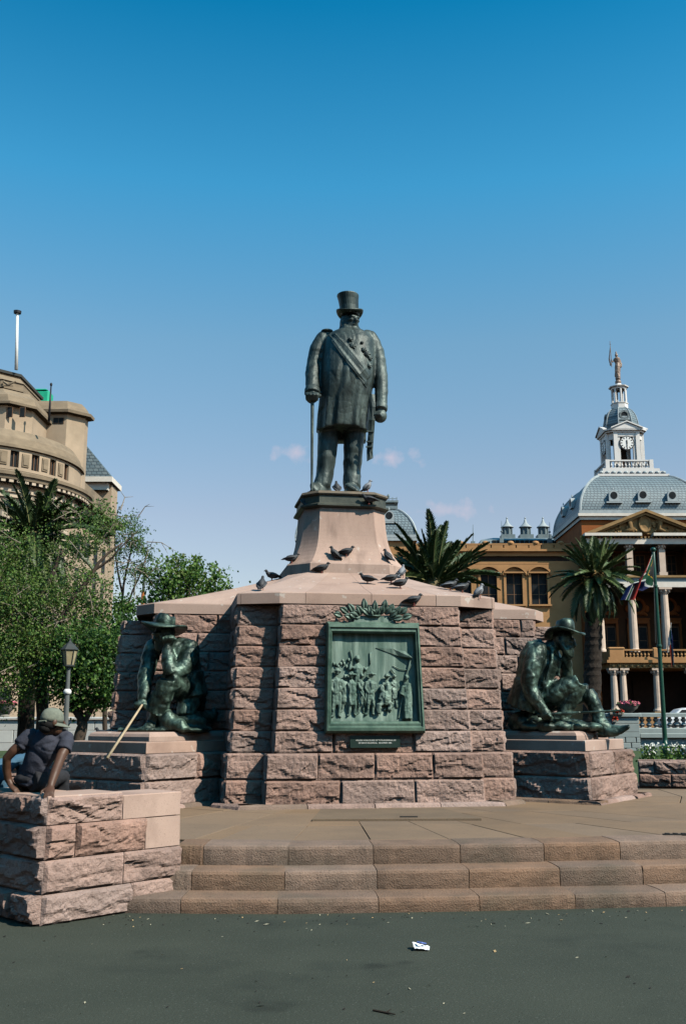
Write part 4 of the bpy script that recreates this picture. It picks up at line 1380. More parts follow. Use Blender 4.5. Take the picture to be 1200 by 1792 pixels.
for zx, zy, ang, ln_ in ((175, 238, -78, 120), (290, 258, -75, 115), (240, 185, -55, 115), (320, 160, -35, 130), (410, 180, -32, 125), (468, 112, -6, 135), (478, 195, -48, 110), (582, 145, 0, 165), (660, 178, 20, 120), (692, 118, 10, 130),
                         (735, 180, 38, 110), (610, 195, 12, 100), (835, 185, 34, 140), (850, 268, 78, 115), (945, 250, 70, 120), (905, 178, 50, 115), (770, 150, 22, 110), (530, 178, -14, 115), (375, 212, -58, 105), (795, 215, 55, 105), (560, 205, -35, 80), (330, 240, -60, 90)):
    m = MB()
    c_ = rp(zx, zy, .09 + random.uniform(0, .03))
    a = R(ang)
    ax = (UPV * math.cos(a) + SDV * math.sin(a)).normalized()
    if (SDV.x < 0): ax = (UPV * math.cos(a) - SDV * math.sin(a)).normalized()
    sdv = ax.cross(NRM).normalized()
    ax = (ax + NRM * random.uniform(.1, .5)).normalized()
    L_ = ln_ * .00118
    rs = []
    for k in range(8):
        t = k / 7
        wd_ = .050 * math.sin(math.pi * min(.97, .06 + t * .92)) ** .8 * (1.1 - .3 * t)
        p_ = c_ + ax * (t - .5) * L_ + NRM * .02 * math.sin(math.pi * t)
        nn = sdv.cross(ax).normalized()
        if nn.dot(NRM) < 0: nn = -nn
        rs.append([p_ + sdv * wd_, p_ + nn * .010 + sdv * wd_ * .5 + nn * .012, p_ + nn * .012, p_ + nn * .022 - sdv * wd_ * .5, p_ - sdv * wd_, p_ - nn * .014])
    m.rings(rs)
    m.build('leaf', LEAFBR, rl)
pq = thing('plaque', RF(0, 1.18), 'small black plaque with two lines of white lettering under the bronze relief', 'plaque')
m = MB()
zc0, zc1 = 1.205, 1.362
hw = .335
m.rings([[RF(-hw, zc0, .01), RF(hw, zc0, .01), RF(hw, zc1, .01), RF(-hw, zc1, .01)], [RF(-hw, zc0, .082), RF(hw, zc0, .082), RF(hw, zc1, .082), RF(-hw, zc1, .082)]])
m.build('plate', BLACKPL, pq)
LETTER = M('letter_white', (0.75, 0.76, 0.72), rough=0.5)
def lettering(txt, u, z, size, parent, mat, off=.084, base=None, rz=TH, name='lettering'):
    cu = bpy.data.curves.new(name, 'FONT')
    cu.body = txt
    cu.size = size
    cu.align_x = 'CENTER'
    cu.align_y = 'CENTER'
    cu.extrude = .0015
    cu.materials.append(mat)
    tmp = bpy.data.objects.new('tmp', cu)
    COL.objects.link(tmp)
    dg = bpy.context.evaluated_depsgraph_get()
    me = bpy.data.meshes.new_from_object(tmp.evaluated_get(dg))
    bpy.data.objects.remove(tmp)
    o = bpy.data.objects.new(name, me)
    COL.objects.link(o)
    p_ = base if base is not None else RF(u, z, off)
    o.parent = parent
    o.location = p_ - ORG[parent.name]
    o.rotation_euler = (math.pi / 2 - .07, 0, rz)
    return o
lettering('HELDEN VOOR DE EED OP TE PAARDEKRAAL DE', 0.01, 1.300, .0245, pq, LETTER)
lettering('DE EERSTE REGEERING.  DECEMBER 1880.', 0.0, 1.266, .0245, pq, LETTER)

# ---------------------------------------------------------------- pigeons
PIG_D = M('pigeon_dark', (0.030, 0.032, 0.036), (0.060, 0.062, 0.068), 30, rough=0.6)
PIG_G = M('pigeon_grey', (0.17, 0.18, 0.20), (0.27, 0.28, 0.30), 24, rough=0.6)
PIG_W = M('pigeon_wing', (0.10, 0.105, 0.115), (0.045, 0.047, 0.052), 22, rough=0.6, stretch=(1, 1, 3))
PIG_R = M('pigeon_leg', (0.35, 0.10, 0.08), rough=0.6)
def pigeon(name, bodym, wingm, pose):
    """faces +x, feet at the origin"""
    rt = thing(name, (0, 0, 0))
    m = MB()
    if pose == 'up':
        m.tube([(-.075, 0, .035), (-.045, 0, .065), (.0, 0, .105), (.028, 0, .14), (.036, 0, .168), (.04, 0, .185)], [.02, .046, .056, .042, .024, .022], n=10)
        m.ell((.048, 0, .196), (.026, .02, .021))
        m.tube([(.07, 0, .195), (.088, 0, .188)], [.008, .002], n=6)
        m.tube([(-.06, 0, .05), (-.105, 0, .018), (-.125, 0, .004)], [(.03, .018), (.03, .008), (.03, .004)], n=8, up=(0, 0, 1), flat=1)
        wg = [(-.115, .015), (-.06, .055), (.0, .105), (.02, .125)]
    else:
        m.tube([(-.10, 0, .068), (-.06, 0, .08), (.0, 0, .088), (.05, 0, .10), (.078, 0, .122), (.088, 0, .142)], [.02, .044, .054, .045, .027, .022], n=10)
        m.ell((.098, 0, .155), (.026, .02, .021))
        m.tube([(.12, 0, .154), (.139, 0, .147)], [.008, .002], n=6)
        m.tube([(-.08, 0, .073), (-.13, 0, .063), (-.165, 0, .058)], [(.03, .018), (.031, .008), (.032, .004)], n=8, up=(0, 0, 1), flat=1)
        wg = [(-.14, .066), (-.08, .088), (.0, .098), (.04, .102)]
    m.build('body', bodym, rt, smooth=True)
    for s_ in (-1, 1):
        m = MB()
        m.tube([(x, s_ * (.022 + .022 * k / 1.5 if k < 2 else .042), z) for k, (x, z) in enumerate(wg)], [(.012, .004), (.014, .03), (.016, .04), (.008, .018)], n=8, up=(0, 1, 0), flat=1)
        m.build('wing', wingm, rt, smooth=True)
        m = MB()
        m.tube([(.0, s_ * .02, .06), (.004, s_ * .02, .004)], [.007, .004], n=5)
        m.tube([(-.012, s_ * .02, .003), (.022, s_ * .02, .003)], [.004, .003], n=5)
        m.build('leg', PIG_R, rt)
    return rt
protos = {('d', 'f'): pigeon('pigeon', PIG_D, PIG_D, 'flat'), ('d', 'u'): pigeon('pigeon', PIG_D, PIG_D, 'up'),
          ('g', 'f'): pigeon('pigeon', PIG_D, PIG_G, 'flat'), ('g', 'u'): pigeon('pigeon', PIG_G, PIG_W, 'up')}
surf = MB()
def addsurf(m_):
    o_ = len(surf.v)
    surf.v += m_.v
    surf.f += [tuple(i + o_ for i in f) for f in m_.f]
addsurf(roof_pts); addsurf(ped); addsurf(sh)
m = MB(); m.rings([oring(0.725, 4.90), oring(0.725, 4.925)]); addsurf(m)
m = MB(); m.rings([oring(0.70, 5.10), oring(0.69, 5.15)]); addsurf(m)
sb = bvh_of(surf)
PIGS = [  # px, py of feet, heading, shade, pose, label
    (458, 1033, 80, 'd', 'u', 'black pigeon upright on the far left end of the coping, back turned'),
    (476, 1009, 200, 'd', 'f', 'dark pigeon lowest of the huddle at the left foot of the pedestal'),
    (489, 991, 190, 'd', 'f', 'dark pigeon topmost of the huddle at the left foot of the pedestal'),
    (470, 1000, 170, 'g', 'u', 'grey pigeon leftmost of the huddle at the left foot of the pedestal'),
    (510, 986, 15, 'd', 'f', 'dark pigeon on the left flare of the pedestal looking right'),
    (563, 1003, -10, 'd', 'f', 'plump dark pigeon on the coping just under the left pedestal edge'),
    (585, 979, 185, 'd', 'u', 'dark pigeon facing left on the pedestal foot, left of a pair'),
    (606, 974, -5, 'd', 'f', 'dark pigeon facing right on the pedestal foot, right of a pair'),
    (678, 983, 150, 'd', 'u', 'dark pigeon clinging to the right flare of the pedestal'),
    (703, 1011, 60, 'g', 'u', 'blue grey pigeon upright at the right corner of the pedestal base'),
    (643, 1022, 170, 'd', 'f', 'dark pigeon alone in the middle of the coping, facing left'),
    (684, 1021, 10, 'd', 'f', 'brown black pigeon on the coping, upper of two facing right'),
    (700, 1030, 5, 'd', 'f', 'black pigeon on the coping, lower of two facing right'),
    (787, 1033, 5, 'g', 'f', 'pale winged pigeon walking right on the right coping slope'),
    (808, 1034, 0, 'g', 'f', 'pale winged pigeon further right on the right coping slope, beside another'),
    (838, 1047, 20, 'g', 'u', 'blue grey pigeon farthest right on the edge of the coping'),
]
used = set()
def put(kind, loc, rz, label):
    pr = protos[kind]
    if kind in used: o = copy_tree(pr)
    else:
        o = pr; used.add(kind)
    o.location = loc
    o.rotation_euler = (0, 0, R(rz))
    tag(o, label, 'pigeon', 'pigeons on the monument')
    return o
for px, py, hd, sd_, ps, lab in PIGS:
    h = hit(sb, px, py)
    k = 0
    while h is None and k < 14:
        k += 1
        h = hit(sb, px, py + k)
    if h is None: continue
    put((sd_, ps), h + Vector((0, 0, -.004)), hd, lab)
h = RF(.60, 3.10, .045); h.z = 3.112
put(('d', 'f'), W(0.585, N1 + 0.055, 3.105), 10, 'dark pigeon on the ledge to the right of the bronze wreath')
c0 = oring(0.725, 4.928)
put(('d', 'u'), Vector((P(533, 870, 15.9).x, 15.95, 4.93)), 100, 'black pigeon perched at the left end of the dark bronze band')
put(('d', 'f'), Vector((P(646, 885, 15.75).x, 15.76 , 4.927)), 185, 'black pigeon hunched at the right end of the dark bronze band')
put(('d', 'u'), Vector((P(589, 857, 15.95).x, 15.95, 5.152)), 100, 'small dark pigeon between the shoes of the standing bronze')
put(('g', 'u'), Vector((P(643, 858, 15.85).x, 15.92, 5.152)), 10, 'grey pigeon by the right shoe of the standing bronze')
pp = W(*QL(0.42, 1.50), 1.287)
put(('d', 'f'), Vector((P(178, 1301, pp.y).x, pp.y, 1.287)), 150, 'black pigeon on the slab by the left end of the left bronze')
for k_, pr in protos.items():
    if k_ not in used:
        for ch in list(pr.children): bpy.data.objects.remove(ch)
        bpy.data.objects.remove(pr)
# ---------------------------------------------------------------- far buildings
def tile_mat(name, c1, c2, sx, sy, rough=0.5):
    m = bpy.data.materials.new(name)
    m.use_nodes = True
    t = m.node_tree
    N, L = t.nodes, t.links.new
    b = N['Principled BSDF']
    b.inputs['Roughness'].default_value = rough
    tc = N.new('ShaderNodeTexCoord')
    sp = N.new('ShaderNodeSeparateXYZ')
    L(tc.outputs['Object'], sp.inputs[0])
    ad = N.new('ShaderNodeMath'); ad.operation = 'ADD'
    L(sp.outputs['X'], ad.inputs[0]); L(sp.outputs['Y'], ad.inputs[1])
    cb = N.new('ShaderNodeCombineXYZ')
    L(ad.outputs[0], cb.inputs['X']); L(sp.outputs['Z'], cb.inputs['Y'])
    br = N.new('ShaderNodeTexBrick')
    br.inputs['Scale'].default_value = 1.0
    br.inputs['Brick Width'].default_value = sx
    br.inputs['Row Height'].default_value = sy
    br.inputs['Mortar Size'].default_value = 0.035
    br.inputs['Color1'].default_value = (*c1, 1)
    br.inputs['Color2'].default_value = (*c2, 1)
    br.inputs['Mortar'].default_value = (c1[0] * .35, c1[1] * .35, c1[2] * .38, 1)
    L(cb.outputs[0], br.inputs['Vector'])
    L(br.outputs['Color'], b.inputs['Base Color'])
    bp = N.new('ShaderNodeBump')
    bp.inputs['Strength'].default_value = 0.6
    bp.inputs['Distance'].default_value = 0.05
    bp.invert = True
    L(br.outputs['Fac'], bp.inputs['Height'])
    L(bp.outputs[0], b.inputs['Normal'])
    return m
SLATE = tile_mat('slate_scales', (0.190, 0.245, 0.265), (0.150, 0.200, 0.220), 0.34, 0.27)
SLATED = tile_mat('dark_slate', (0.085, 0.115, 0.125), (0.14, 0.165, 0.165), 0.5, 0.35)
LEAD = M('lead_trim', (0.40, 0.44, 0.45), (0.30, 0.34, 0.35), 2, rough=0.5)
BRICKO = M('orange_render', (0.33, 0.100, 0.024), (0.26, 0.078, 0.020), 1.2, rough=0.85, bump=0.2, bscale=10)
OCHRE = M('ochre_stone', (0.45, 0.235, 0.100), (0.37, 0.188, 0.078), 0.9, rough=0.85, bump=0.15, bscale=8, stain=(0.5, (0.27, 0.17, 0.075), 0.5))
GOLD = M('gilded_stone', (0.33, 0.20, 0.085), (0.24, 0.145, 0.06), 3, rough=0.8, bump=0.4, bscale=9)
CREAM = M('cream_column', (0.62, 0.48, 0.38), (0.54, 0.41, 0.32), 2, rough=0.7, stain=(1.2, (0.40, 0.29, 0.22), 0.4))
CREAMW = M('cream_white', (0.72, 0.66, 0.58), (0.64, 0.57, 0.49), 2, rough=0.7)
GLASS = M('dark_glass', (0.014, 0.016, 0.018), (0.024, 0.027, 0.029), 3, rough=0.45, spec=0.06)
BRICKSHADE = M('shaded_red_render', (0.085, 0.036, 0.016), (0.06, 0.027, 0.013), 1.2, rough=0.9)  # render colour darkened to stand for the shade inside the loggia
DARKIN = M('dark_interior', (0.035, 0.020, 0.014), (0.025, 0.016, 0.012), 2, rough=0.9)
FRAMEB = M('window_timber', (0.16, 0.085, 0.045), rough=0.7)
TOWERW = M('tower_white', (0.74, 0.71, 0.68), (0.66, 0.63, 0.60), 1.5, rough=0.6)
CLOCKW = M('clock_white', (0.82, 0.81, 0.78), rough=0.5)
CLOCKB = M('clock_black', (0.015, 0.015, 0.018), rough=0.5)
FIGB = M('roof_statue_bronze', (0.30, 0.22, 0.175), (0.20, 0.15, 0.12), 4, rough=0.5, bump=0.4, metal=0.2)
TEALG = M('teal_metal', (0.145, 0.190, 0.205), (0.20, 0.25, 0.26), 2, rough=0.5)

YF = 95.0
PX0 = P(1131, 1000, YF).x
HALF = PX0 - P(1021, 1000, YF).x
GZP = 0.9
def zf(py, Y=YF, px=1131): return P(px, py, Y).z
pal = thing('palace', (PX0, YF + 6.4, GZP), 'grand ochre and orange palace with slate domes, columns and a white clock tower', 'building')
XL, XR = PX0 - HALF, PX0 + HALF
YB = YF + 2 * HALF
def part(name, mat, fn, parent=None, smooth=False):
    m = MB()
    fn(m)
    return m.build(name, mat, parent or pal, smooth)
# main pavilion
zTop = zf(899)
def f(m):
    m.box(XL + .02, XR - .02, YF + 4, YB, GZP, zTop - .3)
    m.box(XL, XL + 1.15, YF + .1, YF + 4, GZP, zf(936))
    m.box(XR - 1.15, XR, YF + .1, YF + 4, GZP, zf(936))
    m.box(XL + .01, XR - .01, YF + .15, YF + 4.1, zf(938), zTop - .28)
part('wall', BRICKO, f)
part('loggia_back', BRICKSHADE, lambda m: m.box(XL + 1.16, XR - 1.16, YF + 3.96, YF + 4.02, zf(1150), zf(955)))  # panel over the back wall, recess shade put into its colour
part('cornice', CREAMW, lambda m: (m.box(XL - .35, XR + .35, YF - .3, YB + .35, zTop - .27, zTop), m.box(XL - .15, XR + .15, YF - .1, YB + .15, zTop - .6, zTop - .272)))
# entablature above the top storey
part('entablature', CREAMW, lambda m: (m.box(XL + .25, XR - .1, YF - .35, YF + 4.02, zf(953), zf(945.5)), m.box(XL + .3, XR - .15, YF - .28, YF + 4, zf(945.4), zf(943))))
part('dentil_band', GOLD, lambda m: [m.box(PX0 - HALF + .4 + k * .36, PX0 - HALF + .58 + k * .36, YF - .42, YF - .2, zf(943), zf(940)) for k in range(32)])
# pediment
zb_, za_ = zf(936), zf(893.5)
pl_ = P(1021.5, 936, YF - .6).x
pr_ = 2 * PX0 - pl_
def f(m):
    th = .34
    for s_ in (-1, 1):
        xe = PX0 + s_ * (PX0 - pl_)
        for (y0, y1, dz, t_) in ((YF - .85, YF + .1, 0, .26), (YF - .62, YF + .1, -.30, .22)):
            q = [(xe, zb_ + .05 + dz * .4), (PX0, za_ + dz), (PX0, za_ - t_ + dz), (xe - s_ * .9, zb_ + .05 + dz * .4)]
            if s_ > 0: q = q[::-1]
            m.rings([[(x, y0, z) for x, z in q], [(x, y1, z) for x, z in q]])
part('raking_cornice', GOLD, f)
part('pediment_base', CREAMW, lambda m: (m.box(pl_, PX0 - .5, YF - .85, YF + .12, zb_ - .22, zb_ + .06), m.box(PX0 + .6, pr_, YF - .85, YF + .12, zb_ - .22, zb_ + .058)))
part('tympanum', GOLD, lambda m: m.rings([[(pl_ + .6, YF - .12, zb_ + .05), (pr_ - .6, YF - .12, zb_ + .05), (PX0, YF - .12, za_ - .4)], [(pl_ + .6, YF + .14, zb_ + .05), (pr_ - .6, YF + .14, zb_ + .05), (PX0, YF + .14, za_ - .4)]]))
def f(m):
    zc = zb_ + 1.0
    m.lathe([(.75, 0), (.80, .1), (.62, .2), (.58, .12), (.3, .16), (.05, .2)], (0, 0, 0), 18)
    for i in range(len(m.v)):
        v = m.v[i]
        m.v[i] = Vector((PX0 + v.x * .8, YF - .16 - v.z, zc + v.y * 1.15))
    for k in range(90):
        t = random.uniform(-1, 1)
        t = math.copysign(abs(t) ** .8, t)
        x = PX0 + t * (HALF - 1.2)
        hm = (1 - abs(x - PX0) / (HALF - .5)) * (za_ - .5 - zb_)
        if abs(x - PX0) < .8: continue
        z = zb_ + .12 + random.uniform(0, max(.1, hm - .35))
        r = random.uniform(.10, .24)
        m.ell((x, YF - .2, z), (r * random.uniform(.7, 1.6), .16, r), rot=Matrix.Rotation(random.uniform(-1, 1), 3, 'Y'), nu=8, nv=6)
    for s_ in (-1, 1):
        m.tube([(PX0 + s_ * .95, YF - .25, zc + .9), (PX0 + s_ * 1.5, YF - .3, zc + .3), (PX0 + s_ * 1.3, YF - .3, zc - .5), (PX0 + s_ * 2.2, YF - .25, zc - .75)], [.18, .3, .26, .15], n=8)
part('carved_relief', GOLD, f, smooth=True)
# top storey: square columns, dark loggia behind
COLX = [PX0 + d for d in (-1.5 * 3.08, -.5 * 3.08, .5 * 3.08, 1.5 * 3.08)]
def column(mb_, x, y, z0, z1, r, n=12, sq=False):
    h = z1 - z0
    if sq:
        mb_.box(x - r, x + r, y - r, y + r, z0 + .3, z1 - .45)
        mb_.box(x - r * 1.35, x + r * 1.35, y - r * 1.35, y + r * 1.35, z0, z0 + .3)
    else:
        mb_.lathe([(r * 1.35, 0), (r * 1.35, .12), (r * 1.15, .22), (r * 1.02, .35), (r * 1.0, h * .35), (r * .86, h - .62)], (x, y, z0), n)
    m2_ = z1 - .60 if not sq else z1 - .44
    mb_.lathe([(r * .9, 0), (r * 1.1, .06), (r * .95, .14), (r * 1.3, .34), (r * 1.55, .42)], (x, y, m2_), 10)
    mb_.box(x - r * 1.5, x + r * 1.5, y - r * 1.5, y + r * 1.5, m2_ + .42, z1 if z1 - m2_ - .42 > .02 else m2_ + .46)
    for k in range(8):
        a = k * math.pi / 4
        mb_.ell((x + r * 1.28 * math.cos(a), y + r * 1.28 * math.sin(a), m2_ + .28), (.11, .11, .15), nu=6, nv=5)
for x in COLX:
    part('column', CREAM, lambda m: column(m, x, YF + .25, zf(1007), zf(953.5), .29, sq=True))
    part('column', CREAM, lambda m: column(m, x, YF + .20, zf(1141), zf(1028.5), .40))
# floor band between the storeys
part('frieze', CREAMW, lambda m: (m.box(XL + .2, XR - .2, YF - .25, YF + 4, zf(1028), zf(1025)), m.box(XL + .3, XR - .3, YF - .1, YF + 4, zf(1024.9), zf(1018.5))))
part('frieze_panel', TEALG, lambda m: m.box(XL + .32, XR - .32, YF - .05, YF + 4, zf(1018.4), zf(1011)))
part('gilded_rail', GOLD, lambda m: m.box(XL + .2, XR - .2, YF - .22, YF + 4, zf(1010.9), zf(1007.2)))
def window(x, z0, z1, w_, y, parent, arch=False, name='window', frame=FRAMEB, cols=2, rows=3):
    fr2 = MB()
    t = .10
    fr2.box(x - w_ / 2 - t, x - w_ / 2, y - .08, y + .05, z0, z1)
    fr2.box(x + w_ / 2, x + w_ / 2 + t, y - .08, y + .05, z0, z1)
    fr2.box(x - w_ / 2 - t, x + w_ / 2 + t, y - .085, y + .05, z1, z1 + t)
    for k in range(1, cols):
        xx = x - w_ / 2 + w_ * k / cols
        fr2.box(xx - .035, xx + .035, y - .05, y + .03, z0, z1)
    for k in range(1, rows):
        zz = z0 + (z1 - z0) * k / rows
        fr2.box(x - w_ / 2, x + w_ / 2, y - .045, y + .035, zz - .03, zz + .03)
    o = fr2.build(name, frame, parent)
    ORG[o.name] = ORG[parent.name]
    p_ = MB()
    p_.box(x - w_ / 2, x + w_ / 2, y - .02, y + .02, z0, z1)
    p_.build('pane', GLASS, o)
    return o
for k in (-1, 0, 1):
    x = PX0 + k * 3.08
    window(x - .55, zf(1005), zf(962), .8, YF + 3.9, pal)
    window(x + .55, zf(1005), zf(962), .8, YF + 3.9, pal)
    # second level: french window, lintel, round opening with carved surround
    window(x, zf(1140), zf(1092), 1.55, YF + 3.9, pal, rows=2)
    part('lintel', BRICKO, lambda m: (m.box(x - 1.05, x + 1.05, YF + 3.6, YF + 3.98, zf(1085), zf(1078)), m.box(x - 1.1, x + 1.1, YF + 3.5, YF + 3.97, zf(1077.9), zf(1075.5))))
    part('window_surround', BRICKO, lambda m: m.box(x - 1.1, x - .88, YF + 3.7, YF + 3.98, zf(1140), zf(1085.2)))
    part('window_surround', BRICKO, lambda m: m.box(x + .88, x + 1.1, YF + 3.7, YF + 3.98, zf(1140), zf(1085.2)))
    def f(m):
        m.lathe([(.55, 0), (.60, .18), (.85, .2), (.9, 0)], (0, 0, 0), 20, cap=False)
        for i in range(len(m.v)):
            v = m.v[i]
            m.v[i] = Vector((x + v.x, YF + 3.98 - v.z, zf(1053) + v.y))
        for s_ in (-1, 1):
            m.tube([(x + s_ * .2, YF + 3.85, zf(1068)), (x + s_ * .6, YF + 3.8, zf(1066)), (x + s_ * .95, YF + 3.85, zf(1070))], [.14, .2, .1], n=8)
            m.ell((x + s_ * .95, YF + 3.85, zf(1058)), (.25, .15, .35))
    part('round_window', BRICKO, f)
    def f(m):
        m.lathe([(.56, 0), (.56, .05)], (0, 0, 0), 20)
        for i in range(len(m.v)):
            v = m.v[i]
            m.v[i] = Vector((x + v.x, YF + 4 - v.z, zf(1053) + v.y))
    part('round_pane', GLASS, f)
# projecting porch with balcony
YP = 91.6
XPL = P(1065.5, 1150, YP).x
XPR = 2 * (P(1149, 1150, YP).x) - XPL
zp = lambda py: P(1131, py, YP).z
part('balcony', OCHRE, lambda m: (m.box(XPL - .3, XPR + .3, YP - .3, YF + 3.95, zp(1160), zp(1155)), m.box(XPL - .1, XPR + .1, YP - .1, YF + 3.9, zp(1154.9), zp(1150))))
part('porch_entablature', GOLD, lambda m: (m.box(XPL, XPR, YP, YF + 3.9, zp(1169), zp(1160.2)), [m.ell((XPL + .3 + k * .55, YP - .05, zp(1165)), (.2, .12, .14), nu=8, nv=5) for k in range(17)]))
xs_pier = [XPL + .68, P(1146.5, 1150, YP).x, XPR - .68]
part('balustrade_pier', OCHRE, lambda m: (m.bbox(XPL, XPL + 1.36, YP - .02, YP + 1.0, zp(1150), zp(1135), .06), m.bbox(XPL - .06, XPL + 1.42, YP - .08, YP + 1.06, zp(1135), zp(1132.5), .08)))
part('balustrade_pier', OCHRE, lambda m: m.bbox(xs_pier[1] - .22, xs_pier[1] + .22, YP, YP + .44, zp(1150), zp(1133), .08))
part('balustrade_pier', OCHRE, lambda m: m.bbox(XPR - 1.36, XPR, YP - .02, YP + 1.0, zp(1150), zp(1134), .06))
def f(m):
    m.box(XPL + 1.36, xs_pier[1] - .23, YP + .02, YP + .36, zp(1138.6), zp(1136))
    m.box(xs_pier[1] + .23, XPR - 1.36, YP + .02, YP + .36, zp(1138.6), zp(1136))
part('handrail', OCHRE, f)
def baluster(m, x, y, z0, z1, n=8):
    h = z1 - z0
    m.lathe([(.10, 0), (.10, .05 * h), (.05, .12 * h), (.115, .38 * h), (.05, .72 * h), (.085, .8 * h), (.05, .86 * h), (.10, .94 * h), (.10, h)], (x, y, z0), n)
k = 0
x = XPL + 1.6
bal0 = None
while x < XPR - 1.5:
    if abs(x - xs_pier[1]) > .4:
        if bal0 is None:
            bx = x
            bal0 = part('baluster', OCHRE, lambda m: baluster(m, x, YP + .2, zp(1150) + .003, zp(1138.7)))
        else:
            dup(bal0, (x - bx, 0, 0), pal)
    x += .33
# side of the balcony seen on the left
part('balcony_side', OCHRE, lambda m: m.box(XPL + .02, XPL + .3, YP + 1.07, YF + 3.9, zp(1150), zp(1139)))
for px in (1074, 1090, 1149, 1208, 1224):
    xx = P(px, 1200, YP + .4).x
    part('column', CREAM, lambda m: column(m, xx, YP + .45, zp(1245), zp(1169.2), .33))
    part('column_base', GOLD, lambda m: m.box(xx - .48, xx + .48, YP - .03, YP + .93, zp(1249), zp(1245) - .01))
part('porch_steps', OCHRE, lambda m: (m.box(XPL - .6, XPR + .6, YP - .6, YF + 3.9, GZP - .3, zp(1249) - .005), m.box(XPL - 1, XPR + 1, YP - 1.2, YP - .61, GZP - .3, zp(1249) - .22)))
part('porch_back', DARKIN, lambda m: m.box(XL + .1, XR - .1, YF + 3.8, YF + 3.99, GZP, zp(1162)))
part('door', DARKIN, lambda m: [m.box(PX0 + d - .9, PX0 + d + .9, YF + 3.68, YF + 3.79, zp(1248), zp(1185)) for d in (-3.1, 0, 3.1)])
# mansard dome
def mansard(cx, cy, hb, ht, z0, z1, mat_roof, parent, dorm_front, dorm_left, crest=False):
    m = MB()
    rs = []
    n = 14
    prof_ = []
    for k in range(n + 1):
        t = k / n
        prof_.append((ht + (hb - ht) * (1 - t ** 2.1) ** .78, z0 + (z1 - z0) * t))
    for s_, z in prof_:
        rs.append([(cx - s_, cy - s_, z), (cx + s_, cy - s_, z), (cx + s_, cy + s_, z), (cx - s_, cy + s_, z)])
    m.rings(rs)
    m.build('dome_roof', mat_roof, parent)
    for sx in (-1, 1):
        for sy in (-1, 1):
            r_ = MB()
            r_.tube([(cx + sx * s_, cy + sy * s_, z) for s_, z in prof_], [.13] * (n + 1), n=6)
            r_.build('hip_rib', LEAD, parent)
    b_ = MB()
    b_.rings([[(cx - hb - o, cy - hb - o, z), (cx + hb + o, cy - hb - o, z), (cx + hb + o, cy + hb + o, z), (cx - hb - o, cy + hb + o, z)] for o, z in ((.12, z0 - .02), (.12, z0 + .28), (.0, z0 + .30))], cap=False)
    b_.build('roof_kerb', LEAD, parent)
    def at_z(z):
        for (s0, za), (s1, zb2) in zip(prof_[:-1], prof_[1:]):
            if za <= z <= zb2: return s0 + (s1 - s0) * (z - za) / (zb2 - za)
        return ht
    for lst, side in ((dorm_front, 0), (dorm_left, 1)):
        for d, z in lst:
            s_ = at_z(z)
            D = MB()
            def T(u, o, zz):
                if side == 0: return (cx + u, cy - s_ - o, zz)
                return (cx - s_ - o, cy - u, zz)
            pts = [(-.48, -.5), (.48, -.5), (.48, .1)] + [(.48 * math.cos(a), .1 + .48 * math.sin(a)) for a in [math.pi * k / 10 for k in range(1, 10)]] + [(-.48, .1)]
            if side: pts = pts[::-1]
            ra = [[T(u, .42, z + v) for u, v in pts], [T(u, -1.2, z + v) for u, v in pts]]
            D.rings(ra)
            D.box(*(sorted((T(-.78, 0, 0)[0], T(.78, 0, 0)[0])) if side == 0 else (cx - s_ - .55, cx - s_ + .2)),
                  *((cy - s_ - .55, cy - s_ + .2) if side == 0 else (cy - d - .78 + d - (d if False else 0) if False else cy - .78, cy + .78)), z - .68, z - .552) if side == 0 else None
            D.tube([T(0, .2, z + .7), T(0, .2, z + .95)], [.09, .02], n=6)
            D.v = [v + (Vector((d, 0, 0)) if side == 0 else Vector((0, d, 0))) for v in D.v]
            o = D.build('dormer', LEAD, parent)
            ORG[o.name] = ORG[parent.name]
            D = MB()
            ring1, ring2 = [], []
            for k in range(16):
                a = 2 * math.pi * k / 16
                ring1.append(T(.34 * math.cos(a), .44, z + .08 + .36 * math.sin(a)))
                ring2.append(T(.34 * math.cos(a), .30, z + .08 + .36 * math.sin(a)))
            D.rings([ring1, ring2])
            D.v = [v + (Vector((d, 0, 0)) if side == 0 else Vector((0, d, 0))) for v in D.v]
            D.build('round_pane', GLASS, o)
PYC = YF + HALF
zD1 = P(1100, 833, YF + HALF - 3.3).z
mansard(PX0, PYC, HALF + .12, 3.35, zTop + .01, zD1, SLATE, pal,
        [(P(1068, 871, YF + .9).x - PX0, P(1068, 873, YF + 1.0).z), (P(1118.5, 871, YF + .9).x - PX0, P(1068, 872, YF + 1.0).z), (P(1169, 871, YF + .9).x - PX0, P(1068, 873, YF + 1.0).z)],
        [(-2.6, P(1068, 873, YF + 1.0).z), (1.4, P(1068, 873, YF + 1.0).z)])
